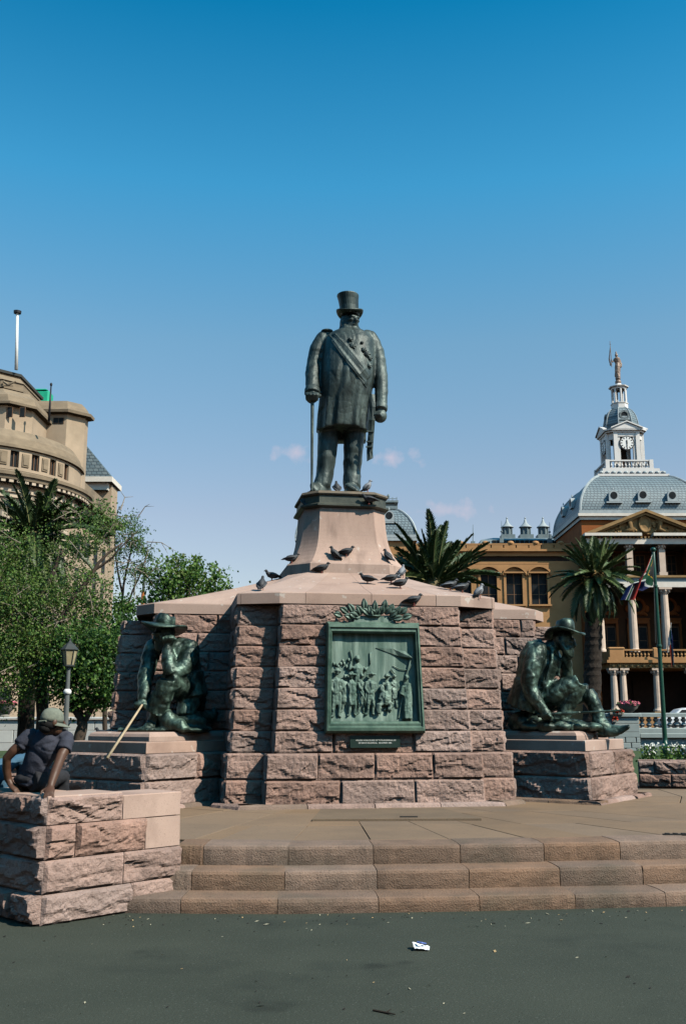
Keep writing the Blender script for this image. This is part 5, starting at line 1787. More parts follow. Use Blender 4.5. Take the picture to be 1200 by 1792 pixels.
# tower above the dome
tw = lambda py, Y=PYC: P(1096, py, Y).z
def sq(m, h, z0, z1, o=0.0):
    m.box(PX0 - h, PX0 + h, PYC - h, PYC + h, z0, z1)
zt0 = zD1 - .05
zs = P(1096, 820, PYC - 3).z
part('tower_base', TOWERW, lambda m: (sq(m, 3.55, zt0, zt0 + .22), sq(m, 3.15, zt0 + .221, zt0 + .62), sq(m, 2.85, zt0 + .621, zt0 + .95)))
part('base_scallops', LEAD, lambda m: [m.ell((PX0 - 3.1 + k * .62, PYC - 3.2, zt0 + .42), (.24, .2, .18), nu=8, nv=6) for k in range(11)])
zb0 = zt0 + .952
zb1 = P(1096, 804, PYC - 2.4).z
part('tower_balustrade', TOWERW, lambda m: (sq(m, 2.42, zb0, zb0 + .18),
     [m.box(PX0 + sx * 2.2 - .2, PX0 + sx * 2.2 + .2, PYC + sy * 2.2 - .2, PYC + sy * 2.2 + .2, zb0 + .181, zb1) for sx in (-1, 1) for sy in (-1, 1)],
     m.box(PX0 - 2.0, PX0 + 2.0, PYC - 2.36, PYC - 2.1, zb1 - .16, zb1 - .02), m.box(PX0 - 2.36, PX0 - 2.1, PYC - 2.0, PYC + 2.0, zb1 - .16, zb1 - .021),
     m.box(PX0 + 2.1, PX0 + 2.36, PYC - 2.0, PYC + 2.0, zb1 - .16, zb1 - .022), m.box(PX0 - 2.0, PX0 + 2.0, PYC + 2.1, PYC + 2.36, zb1 - .16, zb1 - .023)))
tb0 = None
for k in range(11):
    for side in (0, 1):
        u = -1.8 + k * .36
        if tb0 is None:
            tb0 = part('baluster', TOWERW, lambda m: baluster(m, PX0 + u, PYC - 2.23, zb0 + .181, zb1 - .17))
        else:
            dup(tb0, (u + 1.8, 0, 0) if side == 0 else (-2.23 + 1.8, 2.23 + u, 0), pal)
zc0 = zb0 + .19
zc1 = tw(757, PYC - 1.7)
def f(m):
    for sx in (-1, 1):
        for sy in (-1, 1):
            for (u, v) in ((1.12, 1.72), (1.72, 1.12)):
                m.box(PX0 + sx * u - .2, PX0 + sx * u + .2, PYC + sy * v - .2, PYC + sy * v + .2, zc0, zc1)
            m.rings([[(PX0 + sx * a, PYC + sy * b, z) for a, b in (((1.32, 1.70), (1.70, 1.32), (1.5, 1.12), (1.12, 1.5)) if sx * sy < 0 else ((1.12, 1.5), (1.5, 1.12), (1.70, 1.32), (1.32, 1.70)))] for z in (zc1 - .7, zc1 - .003)])
    for a, b, c_, d in ((-.92, .92, -1.86, -1.55), (-.92, .92, 1.55, 1.86)):
        m.box(PX0 + a, PX0 + b, PYC + c_, PYC + d, zc1 - .45, zc1 - .004)
        m.box(PX0 + c_, PX0 + d, PYC + a, PYC + b, zc1 - .45, zc1 - .005)
    for sx in (-1, 1):
        m.box(PX0 + sx * .78 - .12, PX0 + sx * .78 + .12, PYC - 1.8, PYC - 1.5, zc0, zc1 - .45)
part('clock_stage', TOWERW, f)
def dial(m, r, y, ring=False):
    pass
zk = tw(775, PYC - 1.9)
for side in (0, 1):
    def T(u, o, z):
        return (PX0 + u, PYC - 1.78 - o, z) if side == 0 else (PX0 - 1.78 - o, PYC - u, z)
    def disc(m, r, o0, o1, n=28):
        r1 = [T(r * math.cos(2 * math.pi * k / n), o1, zk + r * math.sin(2 * math.pi * k / n)) for k in range(n)]
        r0 = [T(r * math.cos(2 * math.pi * k / n), o0, zk + r * math.sin(2 * math.pi * k / n)) for k in range(n)]
        if side: m.rings([r1, r0])
        else: m.rings([r1, r0])
    m = MB(); disc(m, .76, .0, .10); ck = m.build('clock', CLOCKB, pal)
    ORG[ck.name] = ORG[pal.name]
    m = MB(); disc(m, .66, .09, .115); m.build('dial', CLOCKW, ck)
    m = MB()
    for k in range(12):
        a = math.pi / 6 * k
        c_, s_ = math.cos(a), math.sin(a)
        q = [(.46, -.04), (.63, -.055), (.63, .055), (.46, .04)]
        ra = [T(x_ * c_ - y_ * s_, .128, zk + x_ * s_ + y_ * c_) for x_, y_ in q]
        rb_ = [T(x_ * c_ - y_ * s_, .116, zk + x_ * s_ + y_ * c_) for x_, y_ in q]
        m.rings([ra, rb_])
    m.build('numerals', CLOCKB, ck)['kind'] = 'stuff'
    for nm, a, L_, w_ in (('hour_hand', R(92), .36, .05), ('minute_hand', R(-92), .52, .035)):
        m = MB()
        c_, s_ = math.cos(a), math.sin(a)
        q = [(-.12, -w_), (L_ * .7, -w_ * 1.3), (L_, 0), (L_ * .7, w_ * 1.3), (-.12, w_)]
        m.rings([[T(x_ * c_ - y_ * s_, .15, zk + x_ * s_ + y_ * c_) for x_, y_ in q], [T(x_ * c_ - y_ * s_, .135, zk + x_ * s_ + y_ * c_) for x_, y_ in q]])
        m.build(nm, CLOCKB, ck)
part('bell_frame', DARKIN, lambda m: (m.box(PX0 - .35, PX0 + .35, PYC - .4, PYC + .4, zc0 + .75, zc1 - .5), m.lathe([(.5, 0), (.42, .3), (.2, .6)], (PX0, PYC, zc0 + .3), 10)))
zc2 = tw(748, PYC - 1.8)
def f(m):
    m.rings([[W_ for W_ in [(PX0 + u * s_, PYC + v * s_, z) for u, v in ((-.75, -1), (.75, -1), (1, -.75), (1, .75), (.75, 1), (-.75, 1), (-1, .75), (-1, -.75))]] for s_, z in ((1.95, zc1), (1.98, zc1 + .14), (2.14, zc1 + .18), (2.16, zc1 + .32), (1.8, zc1 + .36))])
    for side in range(4):
        ca, sa_ = math.cos(side * math.pi / 2), math.sin(side * math.pi / 2)
        q = [(-1.5, 0), (1.5, 0), (0, .62)]
        tr = lambda u, o, z: (PX0 + u * ca + o * sa_, PYC + u * sa_ - o * ca, zc1 + .33 + z)
        m.rings([[tr(u, 2.17, z) for u, z in q], [tr(u, .8, z) for u, z in q]])
        for s_ in (-1, 1):
            qq = [(s_ * 1.62, .0), (0, .68), (0, .80), (s_ * 1.62, .12)]
            m.rings([[tr(u, 2.30, z) for u, z in qq], [tr(u, 1.9, z) for u, z in qq]])
part('clock_pediments', TOWERW, f)
zq0, zq1 = zc1 + .34, tw(716)
def f(m):
    rs = []
    for k in range(11):
        t = k / 10
        s_ = .80 + .98 * (1 - t ** 2) ** .6
        rs.append([(PX0 + s_ * math.cos(a), PYC + s_ * math.sin(a), zq0 + .3 + (zq1 - zq0 - .3) * t) for a in [math.pi / 8 + j * math.pi / 4 for j in range(8)]])
    m.rings(rs)
part('cap_dome', SLATE, f)
def f(m):
    for j in range(8):
        a = math.pi / 8 + j * math.pi / 4
        m.tube([(PX0 + (.82 + .98 * (1 - (k / 8) ** 2) ** .6) * math.cos(a), PYC + (.82 + .98 * (1 - (k / 8) ** 2) ** .6) * math.sin(a), zq0 + .3 + (zq1 - zq0 - .3) * k / 8) for k in range(9)], [.06] * 9, n=5)
part('cap_ribs', LEAD, f)
for side in range(4):
    ca, sa_ = math.cos(side * math.pi / 2), math.sin(side * math.pi / 2)
    def f(m):
        m.lathe([(.30, 0), (.34, .12), (.5, .12), (.52, 0)], (0, 0, 0), 16, cap=False)
        m.box(-.55, .55, -.62, -.5, -.3, .2)
        for i in range(len(m.v)):
            v = m.v[i]
            u, o, z = v.x, 1.45 + v.z, v.y
            m.v[i] = Vector((PX0 + u * ca + o * sa_, PYC + u * sa_ - o * ca, (zq0 + zq1) / 2 + .25 + z))
    o = part('dormer', SLATED, f)
    ORG[o.name] = ORG[pal.name]
    def f(m):
        m.lathe([(.31, 0), (.31, .04)], (0, 0, 0), 14)
        for i in range(len(m.v)):
            v = m.v[i]
            u, o_, z = v.x, 1.46 + v.z, v.y
            m.v[i] = Vector((PX0 + u * ca + o_ * sa_, PYC + u * sa_ - o_ * ca, (zq0 + zq1) / 2 + .25 + z))
    part('round_pane', GLASS, f, o)
zl0, zl1 = zq1 - .05, tw(683)
def f(m):
    m.lathe([(.86, 0), (.86, .5), (.92, .52), (.92, .6), (.3, .6)], (PX0, PYC, zl0), 8, math.pi / 8)
    for j in range(8):
        a = j * math.pi / 4
        m.lathe([(.11, 0), (.10, zl1 - zl0 - .62)], (PX0 + .72 * math.cos(a), PYC + .72 * math.sin(a), zl0 + .6), 8)
    m.lathe([(.82, 0), (.84, .18), (1.02, .22), (1.05, .32), (.7, .36), (.32, .62), (.2, .95), (.16, 1.0)], (PX0, PYC, zl1), 8, math.pi / 8)
part('lantern', TOWERW, f)
part('ball', FIGB, lambda m: m.ell((PX0, PYC, tw(669)), (.32, .32, .32), nu=14, nv=10), smooth=True)
def f(m):
    g0 = tw(664)
    m2 = MB()
    hh = tw(618) - g0
    m2.tube([(PX0, PYC, g0), (PX0, PYC, g0 + .25 * hh), (PX0 + .03, PYC, g0 + .45 * hh), (PX0 + .02, PYC, g0 + .62 * hh), (PX0, PYC, g0 + .78 * hh), (PX0 - .02, PYC, g0 + .84 * hh)], [.30, .27, .30, .25, .34, .12], n=14)
    m2.ell((PX0 - .03, PYC - .03, g0 + .92 * hh), (.16, .18, .21))
    m2.tube([(PX0 - .05, PYC + .02, g0 + hh), (PX0 - .05, PYC, g0 + 1.08 * hh)], [.12, .05], n=8)
    m2.tube([(PX0 - .25, PYC, g0 + .78 * hh), (PX0 - .5, PYC - .1, g0 + .62 * hh), (PX0 - .62, PYC - .15, g0 + .74 * hh)], [.11, .09, .07], n=8)
    m2.tube([(PX0 + .26, PYC, g0 + .77 * hh), (PX0 + .42, PYC - .05, g0 + .58 * hh), (PX0 + .36, PYC - .15, g0 + .44 * hh)], [.11, .09, .07], n=8)
    m2.tube([(PX0 + .1, PYC - .2, g0 + .5 * hh), (PX0 - .2, PYC - .1, g0 + .3 * hh), (PX0 - .3, PYC, g0 + .1 * hh)], [.1, .12, .08], n=8)
    r = fuse(m2, .05, 1, folds(.04, 4, 1, 1))
    m.v, m.f, m.mi = r.v, r.f, r.mi
fig = part('roof_figure', FIGB, f, smooth=True)
ORG[fig.name] = ORG[pal.name]
def f(m):
    g0 = tw(664); hh = tw(618) - g0
    x0, z0_ = PX0 - .62, g0 + .45 * hh
    z1_ = tw(598)
    m.tube([(x0, PYC - .15, z0_), (x0 - .05, PYC - .15, z1_)], [.04, .025], n=6)
    m.tube([(x0 - .12, PYC - .15, z1_ - .35), (x0 + .05, PYC - .15, z1_ - .35)], [.02, .02], n=5)
    m.tube([(x0 - .1, PYC - .12, z0_ + .2), (x0 - .22, PYC - .12, z0_ + .9), (x0 - .1, PYC - .12, z0_ + 1.8), (x0 - .05, PYC - .14, z0_ + 2.3)], [(.05, .22), (.05, .20), (.04, .12), (.02, .03)], n=8, up=(0, 1, 0), flat=1)
part('furled_flag', FIGB, f, fig)

# long wing to the left
YW = 97.0
zw = lambda py: P(880, py, YW).z
XWL = P(520, 1000, YW).x
part('wing_wall', OCHRE, lambda m: (m.box(XWL, XL + .02, YW + .35, YW + 14, GZP, zw(977)),))
part('wing_cornice', OCHRE, lambda m: (m.box(XWL, XL + .02, YW - .55, YW + 14, zw(966), zw(962.5)), m.box(XWL, XL + .02, YW - .15, YW + 14, zw(973.5), zw(966) - .003), m.box(XWL, XL + .02, YW - .02, YW + .5, zw(987), zw(982))))
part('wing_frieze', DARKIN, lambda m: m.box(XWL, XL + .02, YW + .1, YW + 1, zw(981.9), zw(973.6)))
def f(m):
    m.box(XWL, XL + .02, YW + .1, YW + .5, zw(962.4), zw(958.5))
    m.box(XWL, XL + .02, YW + .12, YW + .48, zw(953), zw(950.5))
    for px in range(690, 980, 22):
        x = P(px + 4, 955, YW).x
        m.box(x - .55, x + .55, YW + .14, YW + .46, zw(958.4), zw(953.05))
        if (px // 22) % 2 == 0: m.ell((x + .1, YW + .3, zw(949.5)), (.35, .3, .22))
part('parapet', OCHRE, f)
pb = None
for px in range(690, 980, 22):
    for k in range(4):
        x = P(px + 4, 955, YW).x + .62 + k * .16
        if x > XL - .2: continue
        if pb is None:
            px0_ = x
            pb = part('baluster', OCHRE, lambda m: m.lathe([(.05, 0), (.035, .06), (.06, .14), (.035, .24), (.05, zw(953) - zw(958.4))], (x, YW + .3, zw(958.4)), 6))
        else:
            dup(pb, (x - px0_, 0, 0), pal)
WINX = [P(px, 1030, YW).x for px in (675, 720, 765, 810, 855, 899.5, 943)]
zs0, zs1 = zw(1058), zw(1004)
edges = [XWL] + sum([[x - .78, x + .78] for x in WINX], []) + [XL + .02]
def f(m):
    for a, b in zip(edges[0::2], edges[1::2]):
        m.box(a, b, YW, YW + .36, zs0, zs1)
    m.box(XWL, XL + .02, YW + .001, YW + .36, zs1 + .001, zw(982.05))
    m.box(XWL, XL + .02, YW + .002, YW + .36, GZP, zs0 - .001)
part('wing_front', OCHRE, f)
for x in WINX:
    window(x, zs0, zs1, 1.5, YW + .28, pal, rows=3)
    def f(m):
        n_ = 12
        R_ = 1.35
        a0 = math.acos(1.08 / R_)
        base = zs1 + .10
        o1, o2 = [], []
        for k in range(n_ + 1):
            a = math.pi - a0 - (math.pi - 2 * a0) * k / n_
            zz = base + R_ * math.sin(a) - R_ * math.sin(a0)
            o1.append((x + R_ * math.cos(a), zz + .16)); o2.append((x + R_ * .92 * math.cos(a), zz - .02))
        ring = o1 + o2[::-1]
        m.rings([[(p[0], YW - .38, p[1]) for p in ring][::-1], [(p[0], YW + .01, p[1]) for p in ring][::-1]])
        m.box(x - 1.12, x + 1.12, YW - .34, YW + .012, base - .08, base + .06)
        for s_ in (-1, 1):
            m.box(x + s_ * .9 - .12, x + s_ * .9 + .12, YW - .12, YW + .011, zs0, base - .081)
            m.ell((x + s_ * 1.12, YW - .2, base - .12), (.13, .13, .2), nu=8, nv=6)
        m.box(x - 1.1, x + 1.1, YW - .3, YW + .013, zs0 - .16, zs0 - .001)
    part('window_hood', OCHRE, f)
# roof lights with three turrets behind the parapet
YT = 110.0
zt_ = lambda py: P(915, py, YT).z
xa, xb = P(852, 945, YT).x, P(990, 945, YT).x
part('lantern_roof', TEALG, lambda m: (m.rings([[(xa - 1.2, YT - 2.5, zt_(960)), (xb, YT - 2.5, zt_(960)), (xb, YT + 6, zt_(960)), (xa - 1.2, YT + 6, zt_(960))], [(xa - 1.0, YT - 2.3, zt_(951)), (xb, YT - 2.3, zt_(951)), (xb, YT + 6, zt_(951)), (xa - 1.0, YT + 6, zt_(951))], [(xa + .6, YT - .6, zt_(943)), (xb, YT - .6, zt_(943)), (xb, YT + 5, zt_(943)), (xa + .6, YT + 5, zt_(943))]]),))
part('lantern_glazing', GLASS, lambda m: [m.box(xa + .2 + k * .5, xa + .62 + k * .5, YT - 2.47, YT - 2.3, zt_(959), zt_(952)) for k in range(15)])
for px in (887, 919, 950):
    x = P(px, 930, YT + 1).x
    def f(m):
        zt1 = P(px, 943, YT + 1).z - .3
        h1, h2, h3, h4 = (P(px, q, YT + 1).z - zt1 for q in (937, 924, 922, 908))
        m.box(x - .75, x + .75, YT + .25, YT + 1.75, zt1, zt1 + h1)
        m.lathe([(.5, h1), (.5, h2)], (x, YT + 1, zt1), 12)
        for j in range(8):
            a = j * math.pi / 4 + .2
            m.box(x + .56 * math.cos(a) - .05, x + .56 * math.cos(a) + .05, YT + 1 + .56 * math.sin(a) - .05, YT + 1 + .56 * math.sin(a) + .05, zt1 + h1, zt1 + h2)
    o = part('turret', TEALG, f)
    ORG[o.name] = ORG[pal.name]
    def f(m):
        zt1 = P(px, 924, YT + 1).z
        h4 = P(px, 908, YT + 1).z - zt1
        m.lathe([(.66, 0), (.74, .04), (.72, .1), (.42, .32), (.2, .62), (.1, h4 - .1), (.05, h4)], (x, YT + 1, zt1), 14)
        m.ell((x, YT + 1, zt1 + h4 + .08), (.1, .1, .1))
    part('turret_cap', LEAD, f, o, smooth=True)
for px, p0, p1 in ((827, 950, 918), (877, 945, 912), (961, 945, 914)):
    q0, q1 = P(px, p0, 104), P(px, p1, 104)
    part('finial', TEALG, lambda m: (m.tube([q0, q0.lerp(q1, .45), q1], [.05, .04, .02], n=6), m.ell(q0.lerp(q1, .45), (.13, .13, .1)), m.box(q0.x - .2, q0.x + .2, q0.y - .2, q0.y + .2, q0.z - .3, q0.z + .15)))
# far pavilion with its own dome, half hidden by the pedestal
YFP = 95.2
fx0 = P(623, 940, YFP).x
fh = fx0 - P(518, 940, YFP).x
zq = P(700, 941, YFP).z
part('wall', OCHRE, lambda m: m.box(fx0 - fh + .2, fx0 + fh - .2, YFP + .2, YFP + 2 * fh, GZP, zq - .3))
part('cornice', LEAD, lambda m: m.box(fx0 - fh - .1, fx0 + fh + .1, YFP - .1, YFP + 2 * fh, zq - .29, zq))
zqt = P(650, 893, YFP + fh - 3.4).z
mansard(fx0, YFP + fh, fh, 3.9, zq + .01, zqt, SLATE, pal, [(P(680, 905, YFP + 1).x - fx0, P(680, 907, YFP + 1.2).z), (P(625, 905, YFP + 1).x - fx0, P(680, 907, YFP + 1.2).z)], [(0, P(680, 907, YFP + 1.2).z)])
def f(m):
    c_ = YFP + fh
    for h, z0, z1 in ((4.1, zqt, zqt + .3), (3.8, zqt + .301, zqt + .65), (4.15, zqt + .651, zqt + .85)):
        m.box(fx0 - h, fx0 + h, c_ - h, c_ + h, z0, z1)
    for k in range(21):
        m.box(fx0 - 4.0 + k * .4 - .03, fx0 - 4.0 + k * .4 + .03, c_ - 4.05, c_ - 3.99, zqt + .851, zqt + 1.2)
        if k % 3 == 0: m.ell((fx0 - 4.0 + k * .4, c_ - 4.02, zqt + 1.3), (.14, .1, .2), nu=8, nv=6)
    m.box(fx0 - 4.05, fx0 + 4.05, c_ - 4.06, c_ - 4.0, zqt + 1.0, zqt + 1.06)
part('roof_cresting', TEALG, f)

# ---------------------------------------------------------------- left building with the rounded corner
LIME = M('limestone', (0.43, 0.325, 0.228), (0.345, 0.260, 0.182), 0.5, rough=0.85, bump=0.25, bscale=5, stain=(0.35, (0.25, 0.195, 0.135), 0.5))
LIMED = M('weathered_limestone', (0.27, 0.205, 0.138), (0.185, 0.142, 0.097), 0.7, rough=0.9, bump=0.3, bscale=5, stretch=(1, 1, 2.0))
LIMEC = M('limestone_trim', (0.52, 0.42, 0.32), (0.45, 0.36, 0.27), 1.0, rough=0.8)
YC_, RR = 80.0, 8.9
cxL = P(-48, 850, YC_).x
zl = lambda py: P(0, py, YC_ - RR + .4).z
lbd = thing('corner_building', (cxL, YC_, 0.7), 'tall beige stone building with a rounded corner, stepped top and slate roof behind', 'building')
def lpart(name, mat, fn, parent=None, smooth=False):
    m = MB(); fn(m)
    return m.build(name, mat, parent or lbd, smooth)
NSEG = 64
c3 = (cxL, YC_, 0)
lpart('drum_wall', LIME, lambda m: m.lathe([(RR - .75, .7), (RR - .75, zl(866))], c3, NSEG))
lpart('entablature', LIMEC, lambda m: m.lathe([(RR - .5, zl(866)), (RR - .35, zl(861)), (RR - .2, zl(860.5)), (RR - .2, zl(853)), (RR - .05, zl(852)), (RR - .05, zl(846)), (RR - .3, zl(845.8)), (RR - .3, zl(836))], c3, NSEG))
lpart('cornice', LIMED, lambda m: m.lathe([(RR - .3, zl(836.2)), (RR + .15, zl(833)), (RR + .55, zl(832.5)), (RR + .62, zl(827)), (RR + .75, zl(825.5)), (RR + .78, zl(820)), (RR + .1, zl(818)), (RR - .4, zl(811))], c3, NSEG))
dn = None
for k in range(46):
    a = R(-150 + k * 3.6)
    if dn is None:
        def f(m): m.box(RR + .16, RR + .5, -.16, .16, -.22, 0)
        m = MB(); f(m)
        dn = m.build('dentil', LIMEC, lbd)
        me_ = dn.data
        for v in me_.vertices: v.co = Vector((v.co.x + cxL, v.co.y + YC_, v.co.z + .7))   # built about the axis of the drum
        dn.location = (0, 0, zl(832.6) - .7)
        dn.rotation_euler = (0, 0, a)
    else:
        d_ = dn.copy(); COL.objects.link(d_); d_.parent = lbd
        d_.rotation_euler = (0, 0, a)
for o in [c for c in lbd.children if c.name.startswith('dentil')]: o.location = (0, 0, zl(832.6) - .7)
# attic storey with windows
za0, za1 = zl(811), zl(773)
ANG = [-96, -84.5, -73, -61.5, -50, -38.5, -27, -15.5, -108, -119.5]
ww = R(2.25)
def f(m):
    ed = sorted([R(a) - ww for a in ANG] + [R(a) + ww for a in ANG])
    seg = [(R(-180), ed[0])] + list(zip(ed[1:-1:2], ed[2:-1:2])) + [(ed[-1], R(180))]
    zb1_, zb2_ = zl(806), zl(777)
    for a, b in seg:
        n_ = max(2, int((b - a) / R(3)))
        ring = []
        rs = []
        for k in range(n_ + 1):
            q = a + (b - a) * k / n_
            rs.append([(cxL + r * math.cos(q), YC_ + r * math.sin(q), z) for r, z in ((RR - .9, zb1_), (RR - .35, zb1_), (RR - .35, zb2_), (RR - .9, zb2_))])
        m.rings(rs)
    m.lathe([(RR - .9, za0), (RR - .34, za0), (RR - .34, zb1_ - .002), (RR - .9, zb1_ - .002)], c3, NSEG, cap=False)
    m.lathe([(RR - .9, zb2_ + .002), (RR - .34, zb2_ + .002), (RR - .34, za1), (RR - .9, za1)], c3, NSEG, cap=False)
lpart('attic_wall', LIME, f)
for a in ANG:
    q = R(a)
    def f(m):
        r = RR - .62
        c_, s_ = math.cos(q), math.sin(q)
        tx, ty = -s_, c_
        w2 = (RR - .35) * ww
        for u0, u1 in ((-w2, -w2 + .07), (w2 - .07, w2), (-.03, .03)):
            m.rings([[(cxL + (r + o) * c_ + tx * u, YC_ + (r + o) * s_ + ty * u, z) for o, u in ((0, u0), (.08, u0), (.08, u1), (0, u1))] for z in (zl(806), zl(777))])
    o = lpart('window', FRAMEB, f)
    ORG[o.name] = ORG[lbd.name]
    def f(m):
        r = RR - .66
        c_, s_ = math.cos(q), math.sin(q)
        tx, ty = -s_, c_
        w2 = (RR - .35) * ww
        m.rings([[(cxL + (r + o) * c_ + tx * u, YC_ + (r + o) * s_ + ty * u, z) for o, u in ((0, -w2), (.04, -w2), (.04, w2), (0, w2))] for z in (zl(806), zl(777))])
    lpart('pane', GLASS, f, o)
for a0, a1 in zip(sorted(ANG)[:-1], sorted(ANG)[1:]):
    qa, qb = R(a0) + ww + R(1.6), R(a1) - ww - R(1.6)
    def f(m):
        for (za_1, zb_1, r0, r1) in ((zl(803), zl(780), RR - .36, RR - .27), (zl(800), zl(783), RR - .28, RR - .22)):
            sh_ = R(.6) if r1 > RR - .25 else 0
            rs = []
            for k in range(4):
                q = qa + sh_ + (qb - qa - 2 * sh_) * k / 3
                rs.append([(cxL + r * math.cos(q), YC_ + r * math.sin(q), z) for r, z in ((r0, za_1), (r1, za_1), (r1, zb_1), (r0, zb_1))])
            m.rings(rs)
    lpart('wall_panel', LIMED, f)
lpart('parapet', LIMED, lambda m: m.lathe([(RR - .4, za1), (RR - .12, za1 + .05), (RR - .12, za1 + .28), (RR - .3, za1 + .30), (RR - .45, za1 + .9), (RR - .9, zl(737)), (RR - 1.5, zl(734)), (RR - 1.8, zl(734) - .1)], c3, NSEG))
# ionic half columns
for k in range(9):
    a = R(-118 + k * 13)
    x, y = cxL + (RR - .6) * math.cos(a), YC_ + (RR - .6) * math.sin(a)
    def f(m):
        m.lathe([(.62, 0), (.62, .3), (.5, .5), (.46, 6), (.42, zl(873) - zl(1075))], (x, y, zl(1075)), 12)
        m.box(x - .6, x + .6, y - .6, y + .6, zl(870), zl(866.2))
        for s_ in (-1, 1):
            tx, ty = -math.sin(a) * s_, math.cos(a) * s_
            m.tube([(x + tx * .52 + math.cos(a) * .55, y + ty * .52 + math.sin(a) * .55, zl(873.5)), (x + tx * .52 - math.cos(a) * .3, y + ty * .52 - math.sin(a) * .3, zl(873.5))], [.30, .30], n=10)
    lpart('column', LIMEC, f)
for k in range(8):
    a = R(-118 + (k + .5) * 13)
    x, y = cxL + (RR - .72) * math.cos(a), YC_ + (RR - .72) * math.sin(a)
    for z0, z1 in ((zl(935), zl(885)), (zl(1015), zl(955)), (zl(1170), zl(1110)), (zl(1250), zl(1200))):
        def f(m):
            tx, ty = -math.sin(a), math.cos(a)
            m.rings([[(x + tx * u + math.cos(a) * o, y + ty * u + math.sin(a) * o, z) for o, u in ((-.2, -.55), (.05, -.55), (.05, .55), (-.2, .55))] for z in (z0, z1)])
        lpart('window_pane', GLASS, f)
# stepped top
def chamf(cx, cy, hx, hy, c_):
    return [(cx - hx + c_, cy - hy), (cx + hx - c_, cy - hy), (cx + hx, cy - hy + c_), (cx + hx, cy + hy), (cx - hx, cy + hy), (cx - hx, cy - hy + c_)]
def tier(hx, hy, c_, prof_, mat, name, oy=0.0):
    lpart(name, mat, lambda m: m.rings([[(x, y, z) for x, y in chamf(cxL, YC_ + oy, hx + o, hy + o, c_)] for o, z in prof_]))
zT = lambda py, Y: P(20, py, Y).z
Y2 = YC_ - 5.2
tier(5.7, 5.2, 1.6, [(0, zl(737)), (0, zT(709, Y2))], LIME, 'upper_wall')
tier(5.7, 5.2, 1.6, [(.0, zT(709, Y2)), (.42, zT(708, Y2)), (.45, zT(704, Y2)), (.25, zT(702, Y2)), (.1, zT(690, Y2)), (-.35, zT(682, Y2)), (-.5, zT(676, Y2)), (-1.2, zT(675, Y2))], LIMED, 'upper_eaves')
for px in (18, 40, -6):
    for_x = P(px, 720, Y2).x
    o = lpart('window', FRAMEB, lambda m: m.box(for_x - .22, for_x + .22, Y2 - .03, Y2 + .04, zT(730, Y2), zT(712.5, Y2)))
    ORG[o.name] = ORG[lbd.name]
    lpart('pane', GLASS, lambda m: m.box(for_x - .18, for_x + .18, Y2 - .04, Y2 + .0, zT(729.6, Y2), zT(713, Y2)), o)
Y1 = YC_ - 4.0
tier(4.5, 4.0, 1.3, [(0, zT(677, Y1)), (0, zT(664, Y1)), (.08, zT(663.5, Y1)), (-.1, zT(661, Y1)), (-.45, zT(650, Y1)), (-.45, zT(648, Y1))], LIMED, 'top_tier')
tier(4.5, 4.0, 1.3, [(-.3, zT(647.9, Y1)), (-.28, zT(643.5, Y1)), (-1.2, zT(643, Y1))], M('roof_felt', (0.05, 0.05, 0.045), rough=0.8), 'top_cap')
for_x = P(22, 670, Y1).x
lpart('carved_crest', LIMED, lambda m: (m.box(for_x - .75, for_x + .1, Y1 - .08, Y1 + .02, zT(676, Y1), zT(675, Y1)), m.tube([(for_x - .7, Y1 - .06, zT(668, Y1)), (for_x - .3, Y1 - .08, zT(674, Y1)), (for_x + .3, Y1 - .06, zT(668, Y1))], [.09, .12, .06], n=6)))
# lower block on the right with its own sloped eaves
Y3 = YC_ + .2
xr3 = P(143, 730, Y3).x
def blk(o): return [(cxL, Y3 - o), (xr3 - 1.2 + o * .4, Y3 - o), (xr3 + o, Y3 + 1.2 - o * .4), (xr3 + o, Y3 + 2.2), (cxL, Y3 + 2.2)]
z3 = lambda py: P(110, py, Y3).z
lpart('side_block', LIME, lambda m: m.rings([[(x, y, z) for x, y in blk(0)] for z in (zl(812), z3(725))]))
lpart('side_eaves', LIMED, lambda m: m.rings([[(x, y, z) for x, y in blk(o)] for o, z in ((0, z3(725)), (.5, z3(723.5)), (.55, z3(719)), (.2, z3(716)), (-.1, z3(705)), (-.4, z3(699)), (-1.2, z3(698)))]))
o = lpart('window', FRAMEB, lambda m: m.box(P(94, 735, Y3).x, P(112.5, 735, Y3).x, Y3 - .04, Y3 + .05, z3(741.5), z3(731)))
ORG[o.name] = ORG[lbd.name]
for a_, b_2 in ((94.7, 102.5), (104, 111.8)):
    lpart('pane', GLASS, lambda m: m.box(P(a_, 735, Y3).x, P(b_2, 735, Y3).x, Y3 - .06, Y3, z3(741), z3(731.5)), o)

# street side
XS = cxL + RR - .75
lpart('street_wall', LIME, lambda m: m.box(cxL + 2, XS, YC_ + .5, YC_ + 13.5, .7, zl(866) + .02))
lpart('street_cornice', LIMED, lambda m: (m.box(cxL + 2.2, XS + 1.3, YC_ + .4, YC_ + 13.6, zl(832), zl(820)), m.box(cxL + 2.2, XS + .6, YC_ + .4, YC_ + 13.55, zl(846), zl(832) - .003), m.box(cxL + 2.2, XS - .1, YC_ + 1, YC_ + 13.4, zl(820) + .003, zl(775))))
for k in range(4):
    for z0, z1 in ((zl(935), zl(885)), (zl(1015), zl(955)), (zl(1100), zl(1040)), (zl(1190), zl(1130))):
        lpart('window_pane', GLASS, lambda m: m.box(XS - .1, XS + .03, YC_ + 2 + k * 3, YC_ + 3.2 + k * 3, z0, z1))
